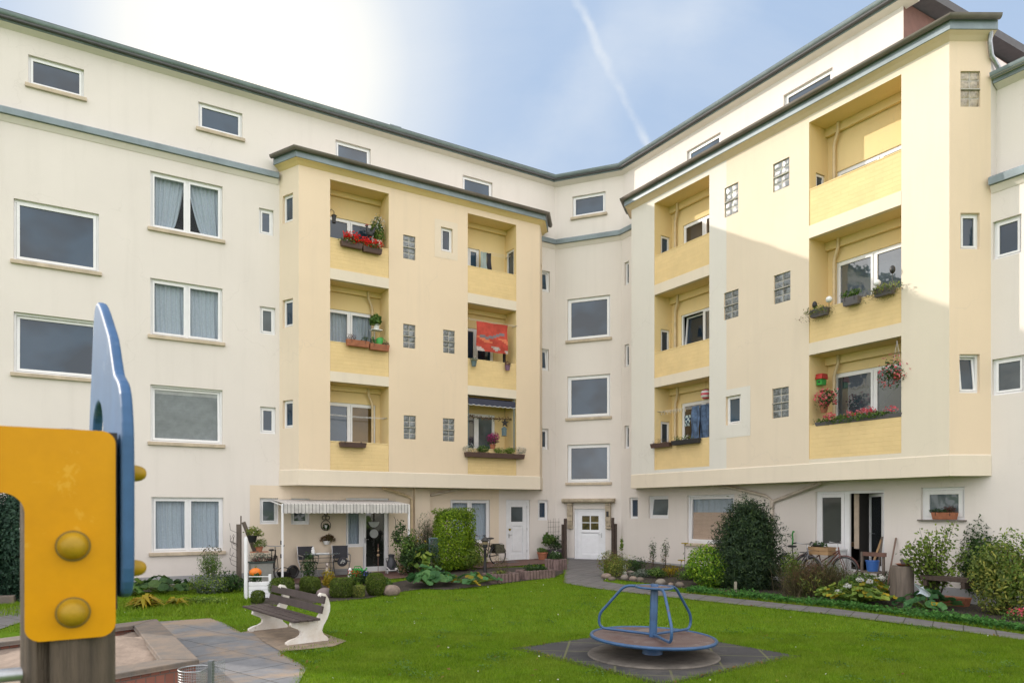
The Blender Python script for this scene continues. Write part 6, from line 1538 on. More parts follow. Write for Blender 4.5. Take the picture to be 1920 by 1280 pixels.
# big-leaved plants
def bigleaf(name, label, g, n, r, h, ls, lm=None, yel=0):
    t = thing(name, label, 'plant', g)
    m = MB(); R_ = random.Random(n + int(g[0] * 10)); S_ = MB()
    for i in range(n):
        a_ = R_.random() * 2 * PI; q = r * math.sqrt(R_.random()); z = h * (1.05 - .65 * q / r) * (.6 + .45 * R_.random())
        c = Vector((q * math.cos(a_), q * math.sin(a_), max(.06, z))); L = ls * (.7 + .6 * R_.random())
        nrm_ = Vector((math.cos(a_) * .55 + R_.gauss(0, .3), math.sin(a_) * .55 + R_.gauss(0, .3), 1)).normalized()
        u = nrm_.orthogonal().normalized(); v = nrm_.cross(u); pts = [c + nrm_ * .0]
        for k in range(12):
            b_ = 2 * PI * k / 12; rr = L / 2 * (1 + .10 * math.sin(b_ * 5 + i)) * (.72 if k == 0 else 1)
            pts.append(c + u * rr * math.cos(b_) + v * rr * math.sin(b_) + nrm_ * (.14 * L * (1 - .6 * math.sin(b_ * 3))))
        m.mi = 1 if R_.random() < yel else 0
        m.add(pts, [(0, 1 + k, 1 + (k + 1) % 12) for k in range(12)])
        S_.tube([(0, 0, 0), (c.x * .5, c.y * .5, c.z * .7), tuple(c)], .008, 4)
    obj('leaves', m, [lm or L_BIG, L_YEL], t); obj('stem', S_, L_LIGHT, t)
    return t
bigleaf('broad_leaf_plant', 'broad-leaved green plant at the foot of the bright hedge, left', (-2.34, 20.513, 0.058), 46, .62, .62, .30)
bigleaf('broad_leaf_plant', 'tall broad-leaved plant below the lattice panel', (-2.829, 23.149, 0.124), 34, .5, .95, .24, L_LIGHT)
bigleaf('broad_leaf_plant', 'low broad-leaved plant with yellowing leaves at the foot of the lamp', (-1.142, 20.554, 0.084), 46, .85, .38, .22, None, .25)
bigleaf('broad_leaf_plant', 'dark rhubarb-like plant under the ground-floor window', (-9.297, 19.161, 0.0), 44, .75, .50, .26, L_DARK)
bigleaf('broad_leaf_plant', 'low green plant right behind the blue panel', (-9.831, 18.563, 0.0), 24, .45, .42, .24, L_MID)
g = (-1.417, 23.905, 0.193)
shrub('yellow_green_shrub', 'loose yellow-green shrub between hedge and lamp post', 'shrub', g, [('foliage', L_LIGHT, 1300, (.1, 0, .5), (.42, .35, .5), .09, .04, dict(shell=.25, lump=.5, up=.8)), ('foliage', L_OLIVE, 500, (.2, 0, .35), (.4, .3, .3), .09, .04, dict(shell=.25, lump=.5))], (9, .4, .9, .01), LZ)
# left garden
shrub('tall_flower', 'tall leafy flower stems with dark tips under the window', 'plant', (-8.572, 20.483, 0.0), [('foliage', L_MID, 1100, (0, 0, .62), (.36, .25, .50), .13, .018, dict(shell=.2, up=.3)), ('blossoms', L_STRAW, 90, (0, 0, 1.08), (.36, .25, .12), .05, .04, dict(shell=.2))], (18, .4, 1.1, .008))
shrub('variegated_shrub', 'low pale variegated shrub at the foot of the tall flower stems', 'shrub', (-8.119, 19.161, 0.0), [('foliage', L_GREY, 1500, (0, 0, .22), (.52, .35, .26), .06, .035, dict(shell=.4)), ('foliage', L_LIGHT, 700, (0, 0, .26), (.54, .36, .24), .06, .035, dict(shell=.6))], (8, .4, .3, .01))
shrub('dark_shrub', 'low dark shrub left of the trellis posts', 'shrub', (-7.592, 19.412, 0.0), [('foliage', L_DARK, 1000, (0, 0, .25), (.48, .3, .28), .08, .045, dict(shell=.3, lump=.5))], (8, .3, .3, .01))
def hosta(loc, lab, lm, n, r, ll):
    t = thing('hosta', lab, 'plant', loc)
    n2 = n; a_ = rng.uniform(0, 2 * PI, n2); V = []
    for q in a_:
        L = ll * rng.uniform(.7, 1.2); w_ = .05; d = np.array([math.cos(q), math.sin(q), 0]); s = np.array([-d[1], d[0], 0])
        el = rng.uniform(.25, 1.1); top = d * L * .5 * math.cos(el) + np.array([0, 0, L * .55 * math.sin(el) + .05]); tip = d * L + np.array([0, 0, .03 + .12 * rng.random()])
        V += [np.zeros(3), top + s * w_, tip, top - s * w_]
    bulk('leaves', np.array(V), 4, lm, t); return t
hosta((-8.319, 16.23, 0.0), 'drooping yellow hosta leaves beside the sandbox', L_YEL, 60, .4, .52)
hosta((-7.743, 16.592, 0.0), 'small yellow-green tuft right of the yellow hosta', L_YEL, 26, .25, .36)
shrub('ground_plant', 'flat bright green cushion plant in the lawn near the bench', 'plant', (-7.232, 17.069, 0.0), [('foliage', L_LIGHT, 700, (0, 0, .07), (.48, .26, .10), .06, .04, dict(shell=.3))])
g_ = blades('tall_grass', np.concatenate([np.stack([x_ := rng.uniform(-11.5, -6.2, 5000), y_ := 15.2 + .0 * x_ + rng.uniform(-.3, 2.6, 5000), zgn(x_, y_)], 1)]), .14, .02, GRASSM, lean=.5); g_['kind'] = 'stuff'
# conifers at the left edge
for i, (x, y, h, r) in enumerate([(-12.75, 17.3, 2.5, .42), (-12.05, 17.55, 2.62, .46), (-13.5, 17.1, 2.45, .44), (-14.25, 16.9, 2.5, .45)]):
    t = thing('conifer', ['dark columnar conifer second from the yellow panel', 'dark columnar conifer nearest the yellow panel', 'dark columnar conifer third from the yellow panel', 'dark columnar conifer furthest left'][i], 'conifer', (x, y, 0), 0, 'row of columnar conifers')
    P, N = sprays(1500, 9, (0, 0, h * .5), (r, r, h * .52), .26, .25, 1.4, 2.6, .75, .18, seed=i)
    leafobj('crown', P, N, .085, .040, L_THUJA, t, up=1.2)
    P, N = blob(1800, (0, 0, h * .5), (r * .85, r * .85, h * .5), 2.6, .6, .1, seed=i); leafobj('crown', P, N, .16, .08, L_THUJA, t, up=1.)
    m = MB(); m.tube([(0, 0, -.05), (0, 0, h * .85)], [.06, .01], 8); obj('trunk', m, WOODD, t)
m = MB()
for i in range(5): m.box((-1.4 + .62 * i, 0, .09), (.58, .3, .2))
solo('stone_edging', m, CAPST, 'low stone edging blocks under the columnar conifers', 'edging', (-13.1, 16.6, 0), .45, bevel=.02)

# ------------------------------------------------------------------ right garden
g = (6.402, 19.422, 0.056)
t = thing('yew_tree', 'large dark green yew with ragged outline in front of the peach blind', 'yew', (g[0] * (1 + .35 / g[1]), g[1] + .35, g[2]))
q = (g[1] + .3) / 1350
hy = 156 * q; ry = 47 * q
NP = 0
for c, r, n in (((0, 0, hy * .36), (ry * 1.02, ry * .9, hy * .38), 1350), ((.02, 0, hy * .58), (ry * .92, ry * .85, hy * .32), 900), ((-.02, 0, hy * .82), (ry * .55, ry * .5, hy * .22), 380), ((.10, -.05, hy * .20), (ry * 1.02, ry * .9, hy * .22), 800)):
    P, N = sprays(n, 16, c, r, .38, .9, .35, 2.1, .55, .55, sag=.3, seed=NP); NP += 1
    leafobj('crown', P, N, .085, .026, L_YEW, t)
P, N = blob(5200, (0, 0, hy * .46), (ry * .76, ry * .7, hy * .45), 3., .5, .4, seed=4); leafobj('crown', P, N, .13, .06, L_YEW, t)
P, N = sprays(240, 14, (0, 0, hy * .52), (ry * 1.08, ry * .95, hy * .50), .26, 1., .5, 2., .92, .25, seed=9); leafobj('young_shoots', P, N, .05, .014, L_DARK, t)
m = MB(); m.tube([(0, 0, -.05), (.05, 0, hy * .4), (0, 0, hy * .85)], [.10, .07, .02], 8)
for i in range(14):
    a_ = i * 2.4; z = hy * (.12 + .05 * i); m.tube([(0, 0, z), (ry * .7 * math.cos(a_), ry * .7 * math.sin(a_), z + .25)], [.03, .008], 5)
obj('trunk', m, WOODD, t)
g = (5.56, 19.648, 0.075)
shrub('round_shrub', 'round glossy bright green shrub left of the yew', 'shrub', (g[0], g[1] + .3, g[2]), [('foliage', L_ROUND, 5200, (0, 0, .58), (.66, .6, .62), .075, .042, dict(shell=.55, lump=.30, nl=16)), ('foliage', L_MID, 1500, (.1, 0, .3), (.66, .55, .32), .07, .04, dict(shell=.5))], (10, .5, .8, .015))
g = (3.063, 21.536, 0.174)
shrub('flower_bush', 'olive bush with reddish tips at the corner of the entrance path', 'shrub', (g[0], g[1] + .3, g[2]), [('foliage', L_OLIVE, 2400, (0, 0, .36), (.50, .42, .42), .07, .025, dict(shell=.3, lump=.4, up=.6)), ('foliage', L_RED, 320, (-.05, 0, .55), (.48, .4, .3), .06, .02, dict(shell=.6)), ('shoot', L_LIGHT, 90, (.28, .1, .95), (.07, .07, .35), .07, .045, dict(shell=.1))], (12, .45, .8, .008))
for px, lab, g, h in ((1221, 'thin bare-stemmed shrub with small dark leaves, nearer the door', (4.413, 22.567, 0.211), 1.05), (1246, 'thin bare-stemmed shrub with small dark leaves, nearer the peach blind', (4.924, 23.159, 0.227), 1.0)):
    shrub('thin_shrub', lab, 'shrub', g, [('foliage', L_DARK, 150, (0, 0, h * .70), (.16, .16, h * .36), .09, .022, dict(shell=.2, up=2.)), ('foliage', L_HEDGE if 0 else L_RED, 50, (-.05, 0, h * .4), (.16, .16, h * .2), .07, .02, dict(shell=.2))], (6, .2, h, .008))
for lab, g, lm, r, h, n in (('grey-leaved cushion between bush and yellow shrub', (3.955, 21.793, 0.182), L_GREY, .36, .24, 700), ('yellowing shrub under the thin-stemmed plants', (4.824, 21.855, 0.176), L_YEL, .30, .38, 420), ('dark green clump behind the white rabbit', (3.965, 23.074, 0.234), L_DARK, .34, .45, 700), ('low green clump beside the garden stakes', (4.348, 21.581, 0.17), L_MID, .34, .32, 800), ('leafy mid-green clump in front of the garden stakes', (5.213, 21.197, 0.143), L_MID, .40, .30, 800)):
    shrub('garden_plant', lab, 'plant', g, [('foliage', lm, n, (0, 0, h * .5), (r, r * .8, h * .55), .07, .03, dict(shell=.25, lump=.45, up=.5))], (5, r, h * .7, .007))
o = thing('rabbit_figure', 'little white rabbit figure among the stones by the path', 'figurine', (3.441, 22.014, 0.194), .4)
m = MB(); m.ball((0, 0, .09), (.065, .075, .09)); m.ball((0, -.02, .21), (.05, .055, .052))
for sx in (-1, 1): m.tube([(sx * .02, 0, .25), (sx * .03, .01, .31), (sx * .03, .01, .36)], [.014, .018, .008], 8); m.ball((sx * .04, -.05, .03), (.025, .05, .025))
m.tube([(-.03, -.06, .13), (-.01, -.09, .10)], .015, 6); m.ball((0, -.07, .20), (.02, .02, .018)); obj('body', m, WHITEG, o, smooth=70)
SM = [ROCK, CAPST, mat('pale_stone', (.24, .21, .18), .85, bmp=.4, bs=30)]
for i, (g, r) in enumerate([((2.824, 21.537, 0.174), .13), ((2.921, 21.086, 0.154), .10), ((3.331, 21.311, 0.164), .12), ((3.547, 21.093, 0.153), .11), ((3.731, 20.989, 0.148), .10), ((4.21, 20.371, 0.118), .13), ((4.431, 20.075, 0.103), .08), ((4.625, 19.884, 0.094), .12), ((3.678, 22.268, 0.204), .12)]):
    m = MB(); m.ball((0, 0, r * .5), (r * 1.2, r, r * .75), 14, 9, .14, i); solo('edging_stone', m, SM[i % 3], 'rounded field stone in the row edging the bed right of the entrance', 'stone', g, i * .7, 'stones edging the right bed', smooth=80)
for lab, g, h in (('tall garden stake with a flat yellow top', (5.316, 22.152, 0.182), 1.02), ('short garden stake with a flat yellow top', (5.29, 22.529, 0.197), .46)):
    o = thing('garden_stake', lab, 'garden stake', g)
    m = MB(); m.bar((0, 0, -.02), (0, 0, h), .009, 5); obj('stake', m, BLACK, o)
    m = MB(); m.box((0, 0, h), (.20, .06, .03)); m.tube([(.03, 0, h - .02), (.0, 0, h - .07)], .015, 5); obj('top', m, L_YEL, o)
m = MB(); m.box((0, 0, .14), (.06, .05, .34)); solo('marker_post', m, mat('pale_post', (.33, .30, .24), .9), 'short pale wooden marker post in the ground cover', 'post', (5.832, 18.792, 0.042), .2, bevel=.006)
# tall leafy stems, rush clump, hydrangea
shrub('lily_plant', 'tall narrow-leaved light green plant right of the yew', 'plant', (7.383, 18.912, 0.029), [('foliage', L_LIGHT, 900, (0, 0, .55), (.34, .3, .55), .14, .028, dict(shell=.15, up=.2)), ('foliage', L_OLIVE, 300, (.05, 0, .3), (.36, .3, .35), .13, .03, dict(shell=.2))], (14, .3, 1.15, .008))
t = thing('rush_clump', 'dark clump of thin arching stems in front of the bicycles', 'plant', (7.814, 18.345, 0.012))
n = 2600; bs = np.stack([rng.normal(size=n) * .34, rng.normal(size=n) * .15, np.zeros(n)], 1); blades('stems', bs, .92, .014, L_STRAW, t, lean=.5)
P, N = blob(1300, (0, 0, .38), (.58, .4, .40), 2, .25, .3); leafobj('leaves', P, N, .11, .010, L_DARK, t, up=1.5)
P, N = blob(160, (-.1, 0, .75), (.35, .25, .15), 2, .2); leafobj('blossoms', P, N, .07, .02, P_HEATH, t)
t = bigleaf('hydrangea', 'sprawling yellow-green hydrangea with white flower heads', (8.291, 17.168, 0.0), 190, .98, .62, .16, L_LIGHT, .20); t['category'] = 'hydrangea'
for i, (dx, dz) in enumerate([(-.45, .45), (-.62, .30), (-.2, .60), (.05, .55), (.22, .40), (.55, .38), (-.05, .30), (.4, .62)]):
    P, N = blob(60, (dx, -.35 + .1 * math.sin(i * 2), dz), (.085, .08, .06), 2, .6); leafobj('flower_head', P, N, .04, .04, P_WHITE, t)
bigleaf('broad_leaf_plant', 'low broad green leaves between hydrangea and right shrubs', (9.252, 16.054, 0.0), 34, .62, .42, .26, L_BIG, .1)
shrub('garden_plant', 'dense mid-green plants filling the gap by the log', 'plant', (10.111, 18.447, 0.0), [('foliage', L_DARK, 1600, (0, 0, .35), (.7, .4, .38), .09, .045, dict(shell=.25, lump=.45))], (8, .5, .5, .01))
shrub('garden_plant', 'spiky green leaves at the foot of the open door', 'plant', (8.479, 17.554, 0.0), [('foliage', L_MID, 700, (0, 0, .42), (.6, .3, .35), .16, .025, dict(shell=.2, up=1.5))], (6, .3, .4, .008))
shrub('garden_plant', 'brownish seed-head plants in front of the old bicycle wheel', 'plant', (7.542, 18.118, 0.011), [('foliage', L_RED, 900, (0, 0, .55), (.62, .3, .38), .09, .022, dict(shell=.15, lump=.5, up=.8)), ('leaves', L_OLIVE, 500, (.1, 0, .35), (.6, .3, .35), .12, .022, dict(shell=.2, up=1.))], (16, .5, .9, .007))
shrub('garden_plant', 'low tangle of mid-green leaves right of the rush clump', 'plant', (8.623, 19.021, 0.016), [('foliage', L_OLIVE, 420, (-.1, .2, .55), (.55, .3, .4), .10, .02, dict(shell=.1, up=1.2)), ('foliage', L_MID, 900, (0, 0, .3), (.5, .35, .36), .10, .03, dict(shell=.2, lump=.5, up=.8))], (8, .4, .5, .007))
# leafy open bush
g = (9.511, 16.17, 0.0)
t = thing('leafy_bush', 'airy light green bush with open branches before the far window', 'shrub', g)
q = g[1] / 1350; m = MB(); R_ = random.Random(3); PP = []; NN = []
for i in range(34):
    a_ = R_.random() * 2 * PI; sp = (.2 + .8 * R_.random()) * 66 * q; h = (120 + 70 * R_.random()) * q * (1 - .25 * sp / (66 * q))
    p0, p1, p2 = Vector((0, 0, 0)), Vector((math.cos(a_) * sp * .35, math.sin(a_) * sp * .3, h * .55)), Vector((math.cos(a_) * sp, math.sin(a_) * sp * .7, h))
    m.tube([p0, p1, p2], [.012, .008, .003], 5)
    for j in range(26):
        u = .3 + .7 * R_.random(); p = (p0 * (1 - u) + p1 * u) * (1 - u) + (p1 * (1 - u) + p2 * u) * u
        for k in range(2): PP.append(p + Vector((R_.gauss(0, .07), R_.gauss(0, .07), R_.gauss(0, .05)))); NN.append((R_.gauss(0, .5), R_.gauss(0, .5) - .5, 1))
obj('stem', m, WOODD, t); leafobj('crown', np.array(PP), np.array(NN), .085, .062, L_LIGHT, t)
# large shrubs at the right edge
for i, (g, dy, hgt, r, lm1, lm2, lab) in enumerate([((10.025, 14.631, 0.0), .5, 138, 60, L_OLIVE, L_LIGHT, 'large olive-green shrub at the right edge of the garden'), ((10.22, 15.714, 0.0), 1.1, 138, 36, L_MID, L_DARK, 'dense dark green rosemary-like shrub left of the olive one'), ((11.057, 15.389, 0.0), .9, 172, 34, L_OLIVE, L_MID, 'tallest leafy shrub cut by the right edge')]):
    q = (g[1] + dy) / 1350; h = hgt * q; r = r * q
    shrub('garden_shrub', lab, 'shrub', (g[0] * (g[1] + dy) / g[1], g[1] + dy, g[2]), [('foliage', lm1, 4200, (0, 0, h * .48), (r, r * .8, h * .5), .105, .036, dict(shell=.18, lump=.45, nl=14, up=.7)), ('foliage', lm2, 2600, (.05, -.05, h * .58), (r * .95, r * .8, h * .5), .095, .036, dict(shell=.6, lump=.55, nl=14, up=.7))], (14, r, h, .014))
shrub('flower_clump', 'pink-flowered clump at the right edge by the path', 'flower clump', (10.118, 14.348, 0.0), [('foliage', L_MID, 400, (0, 0, .12), (.35, .25, .15), .06, .03, {}), ('blossoms', P_PINK, 150, (.05, -.05, .2), (.28, .2, .10), .05, .045, {})])
# ground cover along the path
up = PATH_UP; C_ = []
for (a, b), (c, e) in zip(up[2:], up[3:]):
    L = math.hypot(c - a, e - b); k = int(L * 800); u = rng.random(k); dn = np.array([(b - e), (c - a)]) / L
    w_ = np.abs(rng.normal(size=k)) * .34; w_ = .12 + w_
    C_.append(np.stack([a + (c - a) * u + dn[0] * w_, b + (e - b) * u + dn[1] * w_, np.zeros(k)], 1))
C_ = np.concatenate(C_); C_[:, 2] = zgn(C_[:, 0], C_[:, 1]) + .03 + rng.random(len(C_)) * .13 * (.4 + .6 * np.abs(np.sin(C_[:, 0] * 2.3)))
g_ = leafobj('ground_cover', C_, np.tile([0, -.3, 1.], (len(C_), 1)), .075, .05, L_COVER); g_['kind'] = 'stuff'
b0 = rng.integers(0, len(C_), 9000); b1 = C_[b0] + rng.normal(size=(9000, 3)) * np.array([.15, .25, 0]); b1[:, 2] = zgn(b1[:, 0], b1[:, 1]); ok = ~inpoly(b1[:, 0], b1[:, 1], PATH)
g_ = blades('verge_grass', b1[ok], .10, .014, GRASSM, lean=.5); g_['kind'] = 'stuff'

# things by the open garden door
LOG = (*(8.944, 16.517), .30)
o = thing('tree_stump', 'grey weathered log section with a terracotta saucer on it', 'log', LOG)
m = MB(); m.lathe([(.25, -.3), (.235, .2), (.24, .60), (.22, .64), (0, .63)], n=22, jit=.06); obj('trunk', m, WOODG, o, smooth=50)
m = MB(); m.lathe([(.12, .642), (.18, .685), (.19, .685), (.13, .655), (0, .655)], (.05, 0, 0), 24); solo('saucer', m, TERRA, 'terracotta saucer lying on the grey log', 'saucer', LOG, smooth=40)
m = MB(); m.lathe([(.07, .66), (.10, .78), (.11, .78), (.08, .68), (0, .68)], (.08, .02, 0), 20); solo('grey_pot', m, GREYBOX, 'small grey pot standing in the terracotta saucer', 'flower pot', LOG, smooth=40)
g = (8.951, 17.93, 0.001)
zt = .56
o = thing('broken_chair', 'weathered wooden chair frame holding the blue bucket', 'chair', (g[0], g[1], zt), RZ)
m = MB(); m.box((.0, 0, .12), (.62, .34, .035)); m.box((-.1, -.1, .02), (.5, .06, .03)); obj('seat', m, WOODG, o)
m = MB(); m.box((.08, .0, .56), (.60, .04, .10)); obj('back_rail', m, mat('reddish_wood', (.16, .085, .065), .85), o)
for x in (-.26, .30): m = MB(); m.box((x, .02, .20), (.05, .05, .82)); obj('leg', m, WOODG, o)
m = MB(); m.lathe([(.125, .0), (.155, .25), (.165, .25), (.165, .27), (.145, .265), (.12, .02), (0, .02)], n=24); bk = solo('bucket', m, BLUEB, 'round blue plastic bucket on the weathered chair frame', 'bucket', FR.p(10.74, 1.05, zt + .14), smooth=40)
o = thing('broom_handle', 'long wooden pole leaning on the wall beside the garden door', 'pole', FR.p(10.825, .55, .35), RZ)
e_ = Vector(FR.p(10.747, .04, 1.506)) - Vector(FR.p(10.825, .55, .35)); e_ = rz3(-RZ) @ e_
m = MB(); m.bar((0, 0, 0), e_, .022, 8); obj('pole', m, mat('pole_wood', (.20, .13, .10), .8), o)
o = thing('leaning_boards', 'narrow boards leaning together against the door frame', 'board', FR.p(10.539, .4, .55), RZ)
for dx, an_, L in ((.0, .12, 1.0), (-.12, .35, .95)):
    m = MB(); m.box((dx, 0, L / 2), (.05, .025, L), Matrix.Rotation(an_, 3, 'Y')); obj('board', m, WOODL if dx else WOODG, o)
o = thing('wooden_crate', 'pale wooden crate resting on the old bicycle', 'crate', FR.p(9.122, .75, 1.02), RZ)
m = MB()
for z in (.05, .16): m.box((0, -.17, z), (.62, .02, .095)); m.box((0, .17, z), (.62, .02, .095)); m.box((-.30, 0, z), (.02, .32, .095)); m.box((.30, 0, z), (.02, .32, .095))
m.box((0, 0, .01), (.6, .32, .02)); obj('slats', m, WOODL, o)
P, N = blob(200, (-.1, 0, .25), (.3, .15, .1), 2, .3); leafobj('leaves', P, N, .06, .04, L_DARK, o)
m = MB(); m.box((0, 0, .42), (.34, .3, .84)); m.box((0, -.02, .86), (.44, .36, .05)); o = solo('side_cabinet', m, WHITEP, 'white side cabinet with a dark top beside the garden door', 'cabinet', FR.p(9.328, .4, .30), RZ, bevel=.008)
o = thing('garden_hose', 'bright green hose end hooked on the wall above the yew', 'hose', FR.p(7.675, .1, 1.15), RZ)
m = MB(); m.tube([(-.10, 0, .0), (.03, 0, .05), (.05, 0, .20), (.03, 0, .36), (.06, 0, .46), (.10, 0, .44)], .022, 8); obj('hose', m, GREENM, o, smooth=70)
m = MB(); m.box((0, 0, .16), (1.0, .3, .10)); m.box((-.4, 0, .05), (.08, .28, .14)); m.box((.4, 0, .05), (.08, .28, .14)); solo('low_bench', m, WOODD, 'dark low plank shelf behind the airy bush', 'bench', (*(9.551, 15.82), .55), RZ, bevel=.006)
m = MB(); m.grid(lambda u, v: (-.13 + .26 * u + .04 * math.sin(v * 5), .10 * math.sin(v * 3 + u * 2), .05 + .22 * v + .03 * math.sin(u * 6)), 10, 8); solo('white_cloth', m, CURT, 'crumpled white cloth draped behind the hydrangea', 'cloth', (*(8.87, 15.591), .32), RZ, smooth=80)
m = MB(); m.add([(-.28, -.12, 0), (.28, -.12, 0), (.28, .12, 0), (-.28, .12, 0), (-.33, -.15, .22), (.33, -.15, .22), (.33, .15, .22), (-.33, .15, .22)], [(0, 1, 5, 4), (1, 2, 6, 5), (2, 3, 7, 6), (3, 0, 4, 7), (4, 5, 6, 7)]); solo('terracotta_trough', m, TERRA, 'terracotta trough half hidden under the right shrubs', 'trough', (10.177, 16.592, 0.0), RZ, bevel=.012)
# dim interior of the open door: table, chair and a seated person
ix = lambda s, d, z=.57: FR.p(s, d, z)
o = thing('dining_table', 'light wooden table standing inside the dark garden room', 'table', ix(9.096, -.85), RZ)
m = MB(); m.box((0, 0, .74), (.85, .8, .035)); m.box((0, 0, .68), (.78, .72, .07)); obj('tabletop', m, WOODL, o, bevel=.006)
for x in (-.36, .36):
    for y in (-.33, .33): m = MB(); m.box((x, y, .33), (.055, .055, .64)); obj('leg', m, WOODL, o)
m = MB(); m.box((0, 0, .45), (.42, .42, .04)); m.box((.2, 0, .75), (.03, .42, .5)); [m.box((x, y, .22), (.04, .04, .44)) for x in (-.18, .18) for y in (-.18, .18)]
pp = ix(8.8, -1.75)
solo('dining_chair', m, WOODD, 'dark chair under the person in the garden room', 'chair', pp, RZ)
per = thing('person', 'person in a dark shirt seated at the table inside the open garden door', 'person', pp, RZ)
def skin(name, pts, edges, rad, m_, parent, lv=2):
    me = bpy.data.meshes.new(name); me.from_pydata(pts, edges, []); me.materials.append(m_)
    o = bpy.data.objects.new(name, me); col.objects.link(o); o.parent = parent
    s = o.modifiers.new('skin', 'SKIN'); s.use_smooth_shade = True
    for i, r in enumerate(rad): me.skin_vertices[0].data[i].radius = (r, r) if not hasattr(r, '__len__') else r
    me.skin_vertices[0].data[0].use_root = True
    u = o.modifiers.new('subdivision', 'SUBSURF'); u.levels = lv; u.render_levels = lv
    return o
# seated, facing the table (towards -x): pelvis, spine, neck, head, arms on the table, legs bent
pts = [(.02, 0, .56), (.01, 0, .74), (-.01, 0, .92), (-.03, 0, 1.03), (-.05, 0, 1.12), (-.07, 0, 1.24), (-.07, 0, 1.31)]
ed = [(i, i + 1) for i in range(6)]; rad = [.15, (.13, .16), (.125, .17), (.07, .07), (.052, .052), (.088, .08), (.075, .07)]
hand_pts = []
for sy in (-1, 1):
    b_ = len(pts); pts += [(-.02, sy * .18, .98), (-.04, sy * .25, .74), (-.26, sy * .16, .80), (-.36, sy * .13, .80)]
    ed += [(2, b_), (b_, b_ + 1), (b_ + 1, b_ + 2), (b_ + 2, b_ + 3)]; rad += [.06, .045, .033, (.022, .038)]
    for k, (dy, L) in enumerate(((-.028, .075), (-.01, .085), (.01, .08), (.028, .062))):
        c = len(pts); pts += [(-.40, sy * .13 + dy, .80), (-.40 - L * .55, sy * .13 + dy * 1.15, .797), (-.40 - L, sy * .13 + dy * 1.2, .787)]; ed += [(b_ + 3, c), (c, c + 1), (c + 1, c + 2)]; rad += [.010, .009, .007]
    c = len(pts); pts += [(-.33, sy * .13 - sy * .045, .80), (-.365, sy * .13 - sy * .066, .795)]; ed += [(b_ + 2, c), (c, c + 1)]; rad += [.011, .008]
    b_ = len(pts); pts += [(-.06, sy * .10, .54), (-.42, sy * .11, .53), (-.44, sy * .11, .09), (-.56, sy * .12, .04)]
    ed += [(0, b_), (b_, b_ + 1), (b_ + 1, b_ + 2), (b_ + 2, b_ + 3)]; rad += [.085, .06, .04, (.035, .04)]
body = skin('body', pts, ed, rad, SKIN, per)
m = MB(); m.ball((-.055, 0, 1.30), (.10, .09, .085), 16, 10); obj('hair', m, HAIR, per, smooth=80)
sp = [(.02, 0, .56), (.01, 0, .74), (-.01, 0, .93), (-.02, 0, 1.0)]; se = [(0, 1), (1, 2), (2, 3)]; sr = [.155, (.137, .167), (.135, .178), (.085, .09)]
for sy in (-1, 1):
    b_ = len(sp); sp += [(-.02, sy * .18, .98), (-.04, sy * .25, .74), (-.23, sy * .175, .792)]; se += [(2, b_), (b_, b_ + 1), (b_ + 1, b_ + 2)]; sr += [.07, .056, .042]
skin('shirt', sp, se, sr, SHIRT, per)
m = MB()
for sy in (-1, 1): m.ball((-.145, sy * .032, 1.245), (.012, .014, .010), 8, 6)
m.ball((-.155, 0, 1.215), (.02, .014, .022), 8, 6); m.box((-.145, 0, 1.175), (.012, .045, .008)); obj('face', m, mat('face_detail', (.2, .1, .08), .6), per, smooth=60)

# ------------------------------------------------------------------ sky, sun, camera
W = bpy.data.worlds.new('World'); scene.world = W; W.use_nodes = True
nt = W.node_tree; bg = nt.nodes['Background']
sky = nt.nodes.new('ShaderNodeTexSky'); sky.sky_type = 'NISHITA'; sky.sun_disc = False
sky.sun_elevation = math.asin(SUN.z); sky.sun_rotation = math.atan2(SUN.x, SUN.y)
sky.air_density = 1.0; sky.dust_density = 3.2; sky.ozone_density = 1.4; sky.altitude = 0
tc = nt.nodes.new('ShaderNodeTexCoord'); dr_ = tc.outputs['Generated']
# high veil: faint streaks of cirrus
mp = nt.nodes.new('ShaderNodeMapping'); nt.links.new(dr_, mp.inputs[0]); mp.inputs['Rotation'].default_value = (.2, .5, .9); mp.inputs['Scale'].default_value = (1.2, 5.5, 2.2)
ci = ramp(nt, noise(nt, 1.6, 8, .62, mp.outputs[0], .4), [(.48, 0.), (.80, .30)])
n2 = ramp(nt, noise(nt, 1.3, 4, .5, dr_), [(.4, .15), (.65, 1.)])
mu = nd(nt, 'ShaderNodeMath', operation='MULTIPLY'); nt.links.new(ci, mu.inputs[0]); nt.links.new(n2, mu.inputs[1])
